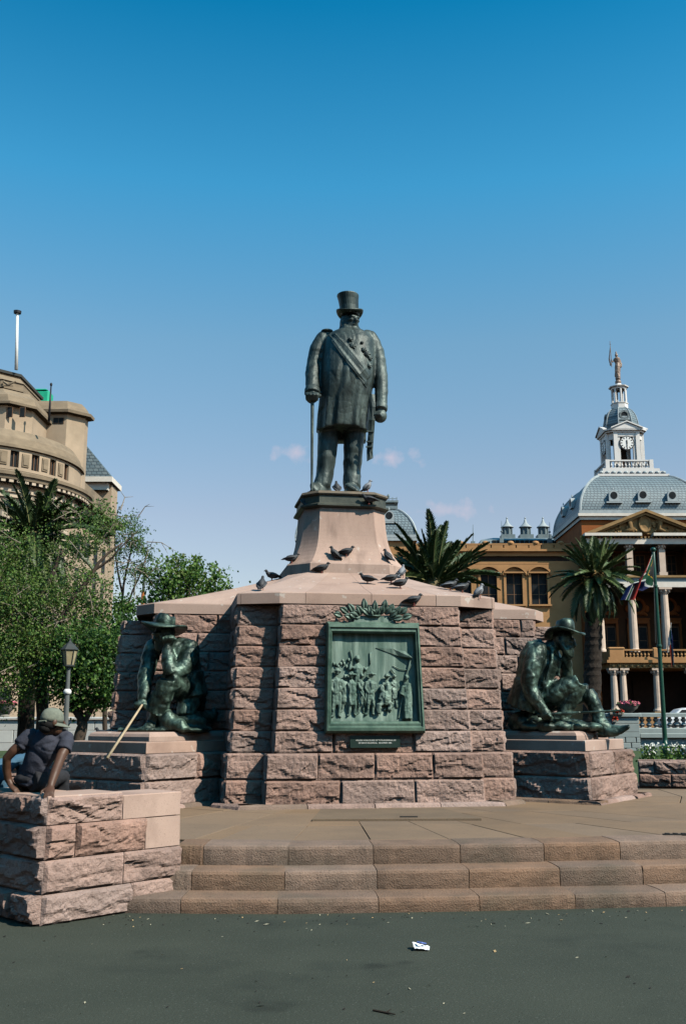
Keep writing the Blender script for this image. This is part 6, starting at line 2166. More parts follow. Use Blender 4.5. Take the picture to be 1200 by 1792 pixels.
# slate roofed part behind
YS = YC_ + 14
xs1 = P(203, 900, YS).x
zE = P(190, 838, YS).z
lpart('rear_wall', LIME, lambda m: m.box(cxL + 3, xs1 - .5, YS, YS + 2.5, .7, zE - .6))
lpart('rear_eaves', CREAMW, lambda m: (m.box(cxL + 3, P(196.5, 838, YS - 1).x, YS - 1.0, YS + 3.2, zE - .5, zE), m.box(cxL + 3, P(188, 838, YS - 1).x, YS - .6, YS + 3.0, zE - 1.2, zE - .502)))
zR = P(140, 768, YS + 1).z
xe = P(196, 838, YS - 1).x
lpart('slate_roof', SLATED, lambda m: m.rings([[(cxL + 2, YS - .9, zE + .01), (xe - .1, YS - .9, zE + .01), (xe - .1, YS + 3, zE + .01), (cxL + 2, YS + 3, zE + .01)], [(cxL + 2, YS + .8, zR), (P(142, 768, YS + 1).x, YS + .8, zR), (P(142, 768, YS + 1).x, YS + 1.4, zR), (cxL + 2, YS + 1.4, zR)]]))
fp = thing('flagpole', P(29, 643, YC_ - 3), 'slim white flagpole on the roof of the rounded beige building', 'flagpole')
q0, q1 = P(29, 647, YC_ - 3), P(31, 549, YC_ - 3)
m = MB(); m.tube([q0, q1], [.14, .10], n=8); m.build('pole', WHITE, fp, True)
m = MB(); m.lathe([(.05, 0), (.3, .02), (.32, .22), (.1, .3)], q1, 10); m.build('pole_cap', CLOCKB, fp)
fp = thing('roof_mast', P(87, 735, YC_ - 6), 'thin dark mast on the parapet of the rounded beige building', 'mast')
q0, q1 = P(86, 738, YC_ - 5.5), P(90, 673, YC_ - 5.5)
m = MB(); m.tube([q0, q1], [.10, .05], n=8); m.build('pole', CLOCKB, fp, True)
m = MB(); m.ell(q1, (.1, .1, .15)); m.build('finial', CLOCKB, fp)
gt = thing('roof_tank', P(80, 700, YC_ + 5), 'bright green tank on the roof behind the stepped stone top', 'tank')
q = P(78, 697, YC_ + 5)
GREENN = M('green_paint', (0.02, 0.42, 0.24), (0.015, 0.34, 0.20), 2, rough=0.5)
m = MB(); m.bbox(q.x - .75, q.x + .62, q.y - .7, q.y + .7, q.z - 1.0, q.z + .55, .15); m.build('tank_body', GREENN, gt)
m = MB(); m.bbox(q.x - .82, q.x + .45, q.y - .75, q.y + .75, q.z + .552, q.z + .66, .1); m.build('tank_lid', GREENN, gt)
# ---------------------------------------------------------------- lawn, street, retaining wall
GRASS = M('grass', (0.055, 0.085, 0.028), (0.035, 0.06, 0.02), 3, rough=0.95, bump=0.5, bscale=40)
g = MB()
g.rings([[(-60, 17.8, -.2), (60, 17.8, -.2), (60, 36.9, -.2), (-60, 36.9, -.2)], [(-60, 17.8, .43), (60, 17.8, .43), (60, 36.9, .43), (-60, 36.9, .43)]])
tag(g.build('lawn', GRASS), kind='structure')
g = MB()
g.rings([[(-250, 37.6, -.2), (250, 37.6, -.2), (250, 390, -.2), (-250, 390, -.2)], [(-250, 37.6, .70), (250, 37.6, .70), (250, 390, .70), (-250, 390, .70)]])
tag(g.build('street', M('street_asphalt', (0.05, 0.05, 0.048), (0.04, 0.04, 0.04), .5, rough=.9, bump=.2, bscale=80)), kind='structure')

CONC = M('grey_stone', (0.30, 0.345, 0.335), (0.25, 0.29, 0.285), 1.5, rough=0.8, bump=0.2, bscale=20, stain=(.8, (0.2, 0.22, 0.21), .5), rnd=.06)
CONL = M('pale_stone', (0.52, 0.52, 0.49), (0.45, 0.45, 0.43), 1.5, rough=0.8, bump=0.2, bscale=20, rnd=.05)
YR_ = 37.0
zr = lambda py: P(1100, py, YR_).z
rw = thing('balustrade', (P(1150, 1300, YR_).x, YR_, .43), 'grey stone retaining wall with squat balusters below the palace, right side', 'balustrade')
xp0, xp1 = P(1062, 1290, YR_).x, P(1117, 1290, YR_).x
xend = P(1330, 1290, YR_).x
def rpart(name, mat, fn, parent=None):
    m = MB(); fn(m)
    return m.build(name, mat, parent or rw)
rpart('wall_slab', CONC, lambda m: m.box(xp1 + .02, xend, YR_ + .1, YR_ + .5, .3, zr(1291)))
rpart('wall_cap', CONC, lambda m: m.bbox(xp1 + .02, xend, YR_ - .04, YR_ + .55, zr(1290.8), zr(1283), .03))
rpart('base_rail', CONC, lambda m: m.bbox(xp1 + .02, xend, YR_ + .04, YR_ + .5, zr(1282.9), zr(1274), .03))
rpart('top_rail', CONC, lambda m: m.bbox(xp1 + .02, xend, YR_ + .02, YR_ + .5, zr(1254.5), zr(1247.5), .03))
bb0 = None
for k in range(24):
    px = 1126 + k * 12.2
    x = P(px, 1262, YR_).x
    if x > xend - .2: break
    if bb0 is None:
        bx = x
        def f(m):
            h = zr(1254.6) - zr(1273.9)
            m.lathe([(.085, 0), (.085, .04 * h), (.05, .08 * h), (.12, .28 * h), (.055, .47 * h), (.05, .53 * h), (.115, .72 * h), (.05, .92 * h), (.085, .96 * h), (.085, h)], (x, YR_ + .27, zr(1273.9)), 10)
        bb0 = rpart('baluster', CONL, f)
    else:
        dup(bb0, (x - bx, 0, 0), rw)
# pier with block courses
rpart('pier_core', MORTAR, lambda m: m.box(xp0 + .03, xp1 - .03, YR_ - .12, YR_ + .7, .3, zr(1250)))
zs_ = [.42] + [zr(p) for p in (1329, 1319, 1309, 1299.5, 1290, 1281, 1266, 1254)]
for k in range(len(zs_) - 1):
    js = [0, .36, .7, 1.0] if k % 2 else [0, .18, .52, .86, 1.0]
    if k >= 5: js = [0, 1.0]
    for a, b in zip(js[:-1], js[1:]):
        rpart('block', CONC, lambda m: m.bbox(xp0 + (xp1 - xp0) * a + .012, xp0 + (xp1 - xp0) * b - .012, YR_ - .2, YR_ + .1, zs_[k] + .012, zs_[k + 1] - .006, .015))
rpart('pier_cap', CONC, lambda m: m.bbox(xp0 - .1, xp1 + .06, YR_ - .28, YR_ + .78, zr(1254), zr(1248), .03))
lwl = thing('retaining_wall', (P(50, 1300, YR_).x, YR_, .43), 'pale retaining wall of large slabs beyond the trees on the left', 'wall')
xa, xb = P(-260, 1290, YR_).x, P(250, 1290, YR_).x
def rp2(name, mat, fn):
    m = MB(); fn(m)
    return m.build(name, mat, lwl)
zl_ = [.42, zr(1318), zr(1300), zr(1278), zr(1259)]
rp2('core', MORTAR, lambda m: m.box(xa, xb, YR_ + .12, YR_ + .5, .3, zr(1260)))
for k in range(4):
    n_ = 9
    for j in range(n_):
        o = .5 / n_ if k % 2 else 0
        a, b = max(0, j / n_ - o), min(1, (j + 1) / n_ - o if j < n_ - 1 else 1)
        rp2('slab', CONL, lambda m: m.bbox(xa + (xb - xa) * a + .01, xa + (xb - xa) * b - .01, YR_ + random.uniform(-.01, .01), YR_ + .3, zl_[k] + .01, zl_[k + 1] - .008, .012))
rp2('coping', CONL, lambda m: m.bbox(xa, xb, YR_ - .08, YR_ + .55, zr(1259), zr(1254.5), .03))

# ---------------------------------------------------------------- flowers and bowls
POT = M('bowl_stone', (0.30, 0.27, 0.23), (0.22, 0.20, 0.17), 4, rough=.85, bump=.2)
PINKF = M('pink_petal', (0.62, 0.10, 0.16), (0.70, 0.22, 0.28), 20, rough=.7)
REDF = M('red_petal', (0.60, 0.05, 0.015), (0.50, 0.03, 0.015), 20, rough=.7)
WHITEF = M('white_petal', (0.75, 0.75, 0.68), rough=.7)
LEAFS = [M('leaf_%s' % n, c, tuple(q * .7 for q in c), 30, rough=.5, spec=.35) for n, c in (('green', (0.085, 0.190, 0.036)), ('bright', (0.165, 0.285, 0.052)), ('dark', (0.034, 0.090, 0.022)), ('olive', (0.170, 0.215, 0.070)))]
for q in LEAFS:                      # thin leaves let light through
    t_ = q.node_tree
    tr = t_.nodes.new('ShaderNodeBsdfTranslucent')
    bs = t_.nodes['Principled BSDF']
    mx = t_.nodes.new('ShaderNodeMixShader')
    mx.inputs[0].default_value = .35
    src = bs.inputs['Base Color'].links[0].from_socket
    t_.links.new(src, tr.inputs['Color'])
    t_.links.new(bs.outputs[0], mx.inputs[1])
    t_.links.new(tr.outputs[0], mx.inputs[2])
    t_.links.new(mx.outputs[0], t_.nodes['Material Output'].inputs['Surface'])
def leafq(mb_, p, s, n=None, asp=.45):
    d = Vector((random.gauss(0, 1), random.gauss(0, 1), random.gauss(0, .7))).normalized()
    u = Vector((random.gauss(0, 1), random.gauss(0, 1), random.gauss(0, 1)))
    x = (u - d * u.dot(d)).normalized()
    y = d.cross(x)
    a = p - x * s * .5
    b = p + x * s * .5
    c = y * s * asp
    q = d * s * .12
    i = len(mb_.v)
    mb_.v += [a, p + c * .9 + q, b, p - c * .9 + q]
    mb_.face((i, i + 1, i + 2, i + 3))
def flowers(name, c, rx, ry, rz, n, petal, parent, s=.06):
    m = MB()
    for k in range(n):
        a = random.uniform(0, 6.283)
        r = math.sqrt(random.random())
        p = Vector(c) + Vector((rx * r * math.cos(a), ry * r * math.sin(a), rz * random.uniform(0, 1) * (1.1 - r * .6)))
        m.m = 0 if random.random() < .62 else 1
        leafq(m, p, s * random.uniform(.8, 1.5), asp=.6)
        if m.m == 0: leafq(m, p + Vector((.02, 0, .02)), s, asp=.6)
    o = m.build(name, [petal, LEAFS[0]], parent)
    o['kind'] = 'stuff'
    return o
def bowl(px, pyt, pyb, Y, wpx, label, petal):
    c = P(px, pyb, Y)
    s = wpx / FPX * Y / 2
    h = P(px, pyt, Y).z - c.z
    t = thing('flower_bowl', c, label, 'flower bowl')
    m = MB()
    m.lathe([(s * .45, 0), (s * .45, h * .14), (s * .28, h * .2), (s * .5, h * .34), (s * .85, h * .66), (s, h * .98), (s * 1.05, h), (s * .9, h), (s * .8, h * .85)], c, 20)
    m.build('bowl', POT, t, True)
    flowers('flowers', c + Vector((0, 0, h * .9)), s, s, s * .38, 260, petal, t, .085)
bowl(1099, 1232, 1252, YR_ + .2, 37, 'stone bowl of pink flowers on the pier of the balustrade, right side', PINKF)
bowl(8, 1231, 1255, YR_ + .2, 38, 'stone bowl of red and pink flowers on the pale wall at the left edge', PINKF)
for px, py, w_, lab in ((1078, 1249, 24, 'row of orange red flowers on the balustrade pier beside the bowl'), (1075, 1262, 9, 'small red flower cluster below the pier top by the bronze boot')):
    c = P(px, py, YR_ - .35)
    t = thing('flower_box', c, lab, 'flowers')
    s = w_ / FPX * YR_ / 2
    m = MB(); m.bbox(c.x - s, c.x + s, c.y - .06, c.y + .06, c.z - .02, c.z + .05, .01); m.build('box', POT, t)
    flowers('flowers', c + Vector((0, 0, .03)), s, .08, .12, 110 if w_ > 10 else 50, REDF, t, .07)
for k, (px, Y) in enumerate(((1132, 18.6), (1143, 18.9), (1170, 18.5), (1184, 18.8), (1197, 18.7), (1210, 18.6))):
    c = P(px, 1337, Y)
    c.z = .43
    t = thing('flower_plant', c, 'low plant with small white flowers behind the dark low wall, %s' % ['first from the block', 'second from the block', 'just right of the pole', 'second right of the pole', 'third right of the pole', 'at the right edge'][k], 'plant', 'white flowers behind the low wall')
    m = MB()
    for j in range(8): m.tube([c, c + Vector((random.uniform(-.06, .06), random.uniform(-.05, .05), .62))], [.006, .003], n=4)
    m.build('stems', LEAFS[0], t)
    m = MB()
    for j in range(150):
        p = c + Vector((random.gauss(0, .08), random.gauss(0, .08), random.uniform(.25, .66)))
        m.m = random.choice((0, 1, 2))
        leafq(m, p, .055)
    m.build('leaves', LEAFS[:3], t)['kind'] = 'stuff'
    m = MB()
    for j in range(26):
        leafq(m, c + Vector((random.gauss(0, .07), random.gauss(0, .06) - .05, random.uniform(.52, .72))), .04, asp=.7)
    m.build('blossoms', WHITEF, t)['kind'] = 'stuff'

# ---------------------------------------------------------------- trees
BARK = M('bark', (0.085, 0.062, 0.045), (0.050, 0.038, 0.030), 6, rough=.95, bump=.6, bscale=18, stretch=(1, 1, .35))
BARKL = M('pale_twig', (0.30, 0.25, 0.19), (0.20, 0.165, 0.125), 8, rough=.9)
def tree(name, label, base, limbs, clumps, n, leaf, mats, wts, twigs=0, bark=BARK, group=None, asp=.42):
    t = thing(name, base, label, 'tree', group)
    m = MB()
    for pts, r0, r1 in limbs:
        k = len(pts)
        pp = []
        for a, b in zip(pts[:-1], pts[1:]):
            for s_ in range(4):
                q = Vector(a).lerp(Vector(b), s_ / 4)
                pp.append(q + Vector((nz(q, 1.3, 4), nz(q, 1.3, 9), 0)) * .10 * (1 if pp else 0))
        pp.append(Vector(pts[-1]))
        m.tube(pp, [r0 + (r1 - r0) * i / (len(pp) - 1) for i in range(len(pp))], n=8)
    m.build('trunk', bark, t, True)
    m = MB()
    tot = sum(c[1][0] * c[1][1] * c[1][2] * c[2] for c in clumps)
    for c, r, dens in clumps:
        cnt = int(n * r[0] * r[1] * r[2] * dens / tot)
        # sub clumps so that the crown has light and gaps
        sub = []
        for k in range(max(5, int(cnt / 55))):
            while True:
                q = Vector((random.uniform(-1, 1), random.uniform(-1, 1), random.uniform(-1, 1)))
                if .25 < q.length < 1: break
            sub.append((Vector((q.x * r[0], q.y * r[1], q.z * r[2])), random.uniform(.5, 1.25)))
        for k in range(cnt):
            q, sc = random.choice(sub)
            rad = min(r) * .34 * sc
            p = Vector(c) + q + Vector((random.gauss(0, rad), random.gauss(0, rad), random.gauss(0, rad * .75)))
            m.m = random.choices(range(len(mats)), wts)[0]
            leafq(m, p, leaf * random.uniform(.7, 1.35), asp=asp)
    m.build('crown', mats, t)['kind'] = 'stuff'
    if twigs:
        m = MB()
        for k in range(twigs):
            c, r, d_ = random.choice(clumps)
            p = Vector(c) + Vector((random.uniform(-1, 1) * r[0], random.uniform(-1, .2) * r[1], random.uniform(-1, 1) * r[2])) * .8
            d = Vector((random.gauss(0, 1), random.gauss(0, .6), random.gauss(.2, .7))).normalized()
            L_ = random.uniform(.35, .9)
            p1 = p + d * L_ * .5 + Vector((0, 0, random.uniform(-.1, .1)))
            p2 = p + d * L_ + Vector((random.uniform(-.15, .15), 0, random.uniform(-.25, .05)))
            m.tube([p, p1, p2], [.016, .011, .004], n=5)
            m.tube([p1, p1 + (d.cross(Vector((0, 1, 0))) * random.choice((-1, 1)) + d) * L_ * .3], [.009, .003], n=4)
        m.build('twigs', BARKL, t)['kind'] = 'stuff'
    return t
def cl(px, py, Y, rx, rz, ry, dens=1.0):
    """clump measured in photograph pixels"""
    s = Y / FPX
    return (P(px, py, Y), (rx * s, ry, rz * s), dens)
def gp(px, Y, z=.43):
    q = P(px, 1330, Y); q.z = z
    return q
# big loose tree in front of the rounded building
Yt = 23.6
b0_ = gp(74, Yt)
tree('leafy_tree', 'large loose leafy tree with bare pale twigs in front of the rounded building', b0_,
     [([b0_, P(72, 1250, Yt), P(70, 1190, Yt), P(62, 1120, Yt), P(75, 1040, Yt), P(110, 960, Yt)], .17, .04),
      ([P(70, 1200, Yt), P(95, 1120, Yt - .3), P(130, 1050, Yt - .3), P(175, 985, Yt - .2), P(215, 950, Yt)], .09, .02),
      ([P(70, 1190, Yt), P(40, 1110, Yt), P(15, 1040, Yt), P(-30, 960, Yt)], .09, .03),
      ([P(110, 1085, Yt), P(160, 1000, Yt + .3), P(200, 975, Yt + .3), P(240, 930, Yt + .2)], .05, .012)],
     [cl(25, 1010, Yt + .8, 60, 85, 1.1, 1.1), cl(95, 1075, Yt, 75, 65, 1.2, 1.0), cl(30, 1110, Yt, 60, 60, 1.0, 1.2), cl(165, 930, Yt + .4, 45, 40, .8, .75), cl(190, 905, Yt + .5, 28, 28, .6, .9),
      cl(120, 970, Yt + .5, 50, 40, .9, .6), cl(160, 1030, Yt, 45, 40, .8, .8), cl(60, 1150, Yt - .4, 85, 70, .8, 1.3), cl(0, 945, Yt + .8, 35, 30, .6, .8), cl(130, 1130, Yt - .2, 50, 40, .8, .9), cl(120, 915, Yt + 1.4, 50, 35, .6, .45), cl(50, 1050, Yt - .3, 60, 50, .7, 1.1), cl(20, 1200, Yt, 50, 40, .8, 1.0), cl(-20, 1050, Yt, 40, 120, 1.0, 1.0)],
     40000, .056, [LEAFS[0], LEAFS[1], LEAFS[2], LEAFS[3]], [3.0, 3.8, 1.4, 3.2], twigs=90)
Yt = 26.5
b0_ = gp(178, Yt)
tree('wispy_tree', 'thin wispy tree with feathery pale foliage against the sky left of the monument', b0_,
     [([b0_, P(188, 1200, Yt), P(205, 1100, Yt), P(222, 1000, Yt), P(232, 930, Yt)], .07, .012), ([P(205, 1100, Yt), P(245, 1010, Yt), P(258, 950, Yt)], .035, .008), ([P(215, 1040, Yt), P(200, 960, Yt), P(195, 910, Yt)], .03, .008)],
     [cl(225, 925, Yt, 26, 30, .5, .6), cl(245, 950, Yt, 22, 28, .5, .5), cl(215, 965, Yt, 25, 35, .5, .6), cl(235, 1000, Yt, 24, 26, .5, .55), cl(252, 975, Yt, 14, 24, .4, .5), cl(262, 1000, Yt, 14, 20, .4, .5)],
     3600, .052, [LEAFS[0], LEAFS[1], LEAFS[2]], [3, 2, 2], twigs=22, asp=.33)
Yt = 23.0
b0_ = gp(135, Yt)
tree('broadleaf_tree', 'dense dark broadleaf tree with a forked trunk beside the left end of the monument', b0_,
     [([b0_, P(138, 1285, Yt), P(142, 1262, Yt)], .15, .11), ([P(142, 1264, Yt), P(128, 1240, Yt), P(118, 1200, Yt), P(120, 1150, Yt)], .09, .03), ([P(142, 1264, Yt), P(165, 1235, Yt), P(190, 1215, Yt), P(215, 1170, Yt)], .085, .03), ([P(140, 1250, Yt), P(150, 1200, Yt), P(165, 1130, Yt)], .07, .02)],
     [cl(175, 1150, Yt, 60, 62, .9, 1.3), cl(135, 1195, Yt, 50, 40, .8, 1.2), cl(205, 1195, Yt + .5, 35, 40, .7, 1.2), cl(195, 1090, Yt + .8, 35, 40, .7, 1.1), cl(225, 1060, Yt + 1.0, 22, 24, .5, 1.4), cl(120, 1150, Yt, 40, 45, .7, 1.0), cl(165, 1225, Yt, 50, 22, .6, .8)],
     14000, .070, [LEAFS[0], LEAFS[1], LEAFS[2]], [4, 1.6, 4], twigs=8, asp=.5)
Yt = 30.0
b0_ = gp(330, Yt)
tree('round_tree', 'round bushy green tree rising behind the left coping of the monument', b0_,
     [([b0_, P(332, 1150, Yt), P(330, 1060, Yt), P(325, 1000, Yt)], .16, .05), ([P(331, 1090, Yt), P(370, 1020, Yt), P(385, 995, Yt)], .07, .02), ([P(331, 1090, Yt), P(290, 1030, Yt), P(280, 1000, Yt)], .07, .02)],
     [cl(300, 1010, Yt, 42, 36, .9, 1.2), cl(345, 1005, Yt, 48, 34, .9, 1.2), cl(325, 1045, Yt, 70, 45, 1.0, 1.2), cl(372, 1030, Yt, 30, 26, .7, 1.0), cl(280, 1050, Yt, 30, 35, .7, 1.0), cl(385, 1000, Yt, 16, 14, .4, .5), cl(310, 978, Yt, 22, 14, .4, .7)],
     6000, .085, [LEAFS[0], LEAFS[1], LEAFS[3]], [4, 3.4, 1.2], twigs=6, asp=.5)

# ---------------------------------------------------------------- palms
FRG = M('frond_green', (0.058, 0.100, 0.028), (0.105, 0.140, 0.045), 8, rough=.5, spec=.4)
FRD = M('frond_dark', (0.030, 0.056, 0.018), (0.050, 0.080, 0.026), 8, rough=.5, spec=.4)
FRY = M('frond_dry', (0.20, 0.155, 0.075), (0.14, 0.11, 0.05), 8, rough=.7)
PBARK = M('palm_bark', (0.036, 0.026, 0.019), (0.018, 0.013, 0.010), 7, rough=.95, bump=1.0, bscale=9)
RACH = M('frond_rachis', (0.20, 0.20, 0.08), rough=.6)
def frond_mesh(L, droop, wid, n=34, seed=0, vee=.55):
    rnd = random.Random(seed)
    m = MB()
    pts = []
    for k in range(13):
        t = k / 12
        pts.append(Vector((L * (t - .10 * droop * t * t), .03 * L * math.sin(t * 2 + seed), -droop * L * .5 * t ** 2.2)))
    m.m = 1
    m.tube(pts, [.022 * L / 2 * (1.15 - t / 12) for t in range(13)], n=5)
    m.m = 0
    for k in range(n):
        t = .12 + .88 * k / (n - 1)
        i = min(11, int(t * 12))
        p = pts[i].lerp(pts[i + 1], t * 12 - i)
        tan = (pts[i + 1] - pts[i]).normalized()
        up = Vector((0, 0, 1)) - tan * tan.z
        up.normalize()
        side = tan.cross(up)
        l_ = wid * (math.sin(math.pi * (.14 + .82 * t)) ** .7) * rnd.uniform(.85, 1.1)
        for s_ in (-1, 1):
            d = (side * s_ * .72 + tan * .75 + up * (vee - .25 * t) * rnd.uniform(.5, 1.3)).normalized()
            q = p + d * l_
            q.z -= .10 * l_
            wv = tan * .028 * L / 2 * 1.5
            i0 = len(m.v)
            mid = p + d * l_ * .55 + up * .02
            m.v += [p - wv, p + wv, mid + wv * .8, q, mid - wv * .8]
            m.face((i0, i0 + 1, i0 + 2, i0 + 3, i0 + 4))
    return m
def mesh_of(mb_, name, mats):
    me = bpy.data.meshes.new(name)
    me.from_pydata([tuple(v) for v in mb_.v], [], mb_.f)
    for q in mats: me.materials.append(q)
    me.polygons.foreach_set('material_index', mb_.mi)
    return me
def palm(label, base, top, r0, r1, fronds, L, wid, mat, lowmat=None, group=None, heart=.3, name='palm_tree'):
    t = thing(name, base, label, 'palm tree', group)
    m = MB()
    n = max(6, int((top.z - base.z) / .22))
    rs = []
    for k in range(n + 1):
        q = base.lerp(top, k / n)
        r = (r0 + (r1 - r0) * k / n) * (1 + .06 * (k % 2) + .03 * math.sin(k * 2.3))
        rs.append([(q.x + r * (1 + .05 * math.sin(j * 3 + k)) * math.cos(2 * math.pi * (j + .5 * (k % 2)) / 14), q.y + r * math.sin(2 * math.pi * (j + .5 * (k % 2)) / 14), q.z) for j in range(14)])
    m.rings(rs)
    m.build('trunk', PBARK, t)
    m = MB()
    rock(m, top + Vector((0, 0, -heart * .4)), (r1 * 1.35, r1 * 1.35, heart), 3)
    m.build('crown_base', FRY, t)
    meshes = [mesh_of(frond_mesh(L * s_, dr, wid, seed=i), 'frond', [mt, RACH]) for i, (s_, dr, mt) in enumerate(((1.0, .25, mat), (.92, .55, mat), (1.05, .9, mat), (.85, .12, mat), (.95, .7, lowmat or mat), (1.0, 1.05, lowmat or FRY)))]
    for az, el, kind, sc in fronds:
        o = bpy.data.objects.new('frond', meshes[kind])
        COL.objects.link(o)
        o.parent = t
        o.location = top - base + Vector((math.cos(R(az)), math.sin(R(az)), 0)) * r1 * .45
        o.rotation_euler = Matrix.Rotation(R(az), 3, 'Z').to_4x4().to_euler() if False else (Matrix.Rotation(R(az), 3, 'Z') @ Matrix.Rotation(R(-el), 3, 'Y') @ Matrix.Rotation(R(random.uniform(-25, 25)), 3, 'X')).to_euler()
        o.scale = (sc, sc, sc)
    return t
def frondset(groups):
    r = []
    for n, e0, e1, kinds, off in groups:
        for k in range(n):
            r.append((off + 360 * k / n + random.uniform(-8, 8), random.uniform(e0, e1), random.choice(kinds), random.uniform(.85, 1.1)))
    return r
# palm in front of the palace
Yp = 60.0
top = P(1040, 1012, Yp)
palm('tall thick date palm with a drooping skirt of fronds in front of the palace', gp(1036, Yp, .7), top, .50, .48,
     frondset([(10, 60, 82, [0, 3], 10), (14, 30, 55, [0, 1], 25), (16, 5, 28, [1, 2], 5), (16, -22, 3, [1, 2, 4], 15), (14, -55, -28, [4, 5], 30), (14, -80, -60, [5, 4], 12)]), 2.75, .52, FRG, FRD, heart=.7)
pt_ = [o for o in COL.objects if o.name.startswith('palm_tree')][0]
for k, (dx, dz) in enumerate(((-.2, .15), (.25, .05), (-.75, -.25), (.05, -.1))):
    m = MB()
    c = top + Vector((dx, -1.0, dz))
    for j in range(26):
        m.ell(c + Vector((random.gauss(0, .13), random.gauss(0, .1), random.gauss(0, .11))), (.055, .055, .055), nu=6, nv=4)
    o = m.build('fruit_cluster', M('date_fruit', (.42, .26, .09), (.34, .20, .07), 9, rough=.7) if k == 0 else bpy.data.materials['date_fruit'], pt_)
    o['kind'] = 'stuff'
# cycad like palm behind the right shoulder of the monument
Yp = 30.0
top = P(757, 1022, Yp)
palm('low spiky palm with stiff upright fronds rising behind the right coping', gp(757, Yp), top, .26, .22,
     frondset([(7, 70, 88, [3, 0], 0), (10, 48, 66, [3, 0], 20), (10, 28, 46, [0, 3], 8), (9, 6, 26, [0, 1], 25)]) + [(8, 24, 1, 1.05), (172, 38, 0, 1.0), (20, 34, 3, 1.1), (10, 12, 1, 1.05), (-5, 40, 3, 1.15)], 2.05, .34, FRD, FRG, heart=.35)
# palm on the left behind the loose tree
Yp = 25.6
top = P(58, 940, Yp)
palm('dark palm with broad upright fronds showing above the loose tree, left side', gp(44, Yp), top, .20, .19,
     frondset([(6, 66, 85, [3, 0], 15), (10, 40, 60, [0, 3], 0), (10, 12, 34, [0, 1], 18), (10, -20, 8, [1, 2], 0), (10, -60, -30, [2, 5], 20)]) + [(0, 22, 1, 1.1), (180, 35, 0, 1.05), (165, 52, 3, 1.0), (10, 52, 3, 1.0), (5, -8, 2, 1.1), (180, 12, 1, 1.1)], 1.64, .30, FRD, FRG, heart=.34)

# ---------------------------------------------------------------- lamp post, bin, flags, poles
IRON = M('dark_iron', (0.055, 0.060, 0.058), (0.04, 0.044, 0.042), 5, rough=.5)
LGLASS = M('amber_glass', (0.42, 0.36, 0.22), (0.34, 0.28, 0.16), 6, rough=.25, spec=.5)
GREY = M('grey_paint', (0.13, 0.14, 0.135), rough=.5)
Yl = 21.3
lb_ = gp(112, Yl)
lamp = thing('street_lamp', lb_, 'lamp post with a six sided amber lantern and dark hood among the trees', 'street lamp')
q = lambda py: P(112, py, Yl).z
c = (lb_.x, lb_.y, 0)
m = MB(); m.lathe([(.11, .43), (.11, .9), (.06, 1.0), (.05, q(1218)), (.045, q(1206)), (.04, q(1172)), (.055, q(1170)), (.03, q(1166))], c, 12); m.build('post', GREY, lamp, False)
m = MB(); m.ell((lb_.x, lb_.y, q(1211)), (.085, .085, .075)); m.build('collar', WHITE, lamp, True)
h0, h1 = q(1164.5), q(1138.5)
m = MB()
for j in range(6):
    a = math.pi / 3 * j + .3
    m.tube([(lb_.x + .105 * math.cos(a), lb_.y + .105 * math.sin(a), h0), (lb_.x + .165 * math.cos(a), lb_.y + .165 * math.sin(a), h1)], [.012, .012], n=5)
m.lathe([(.03, -.04), (.12, -.02), (.12, .012), (.02, .012)], (lb_.x, lb_.y, h0), 6, .3)
lf = m.build('lantern_frame', IRON, lamp)
m = MB()
m.lathe([(.100, h0 + .014), (.158, h1 - .004)], c, 6, .3)
m.build('lantern_glass', LGLASS, lamp)
m = MB(); m.lathe([(.17, h1), (.19, h1 + .015), (.18, h1 + .03), (.10, h1 + .12), (.04, h1 + .17), (.02, h1 + .21), (.03, h1 + .23), (.005, h1 + .26)], c, 6, .3); m.build('hood', IRON, lamp)
bn = thing('litter_bin', gp(121, 23.5), 'green litter bin behind the seated man, beside the forked trunk', 'bin')
c = gp(121, 23.5)
zt = P(121, 1290, 23.5).z
m = MB(); m.lathe([(.16, c.z), (.19, zt - .06)], (c.x, c.y, 0), 14); m.build('bin_body', M('bin_green', (.02, .16, .085), (.015, .12, .07), 4, rough=.5), bn)
m = MB(); m.lathe([(.205, zt - .058), (.205, zt), (.16, zt), (.15, zt - .05)], (c.x, c.y, 0), 14); m.build('bin_rim', bpy.data.materials['bin_green'], bn)

PGREEN = M('pole_green', (0.008, 0.050, 0.034), (0.012, 0.065, 0.045), 2, rough=.35)
Yo = 30.0
fb = gp(1163, Yo)
fbx = P(1163, 1300, Yo).x
poleg = thing('flagpole', (fbx, Yo, .43), 'tall dark green flagpole on the right with a national flag', 'flagpole')
c = (fbx, Yo, 0)
pz = lambda py: P(1150, py, Yo).z
m = MB()
m.lathe([(.15, .43), (.15, .75), (.09, .8), (.078, pz(1312)), (.068, pz(1290)), (.060, pz(1130)), (.050, pz(1026)), (.044, pz(966)), (.02, pz(964.5))], c, 14)
m.build('pole', PGREEN, poleg, True)
for py, r in ((1312, .105), (1131, .08), (1026, .068)):
    m = MB(); m.lathe([(r * .8, -.05), (r, -.02), (r, .02), (r * .8, .05)], (fbx, Yo, pz(py)), 14); m.build('collar', PGREEN, poleg)
m = MB(); m.ell((fbx, Yo, pz(962)), (.085, .085, .075)); m.build('finial', PGREEN, poleg, True)
FC_ = {k: M('flag_' + k, v, tuple(q * .85 for q in v), 5, rough=.75) for k, v in dict(red=(0.36, 0.024, 0.016), blue=(0.008, 0.015, 0.085), green=(0.004, 0.060, 0.028), white=(0.62, 0.62, 0.60), gold=(0.65, 0.36, 0.02), black=(0.012, 0.012, 0.012)).items()}
FK = ['green', 'red', 'blue', 'white', 'gold', 'black']
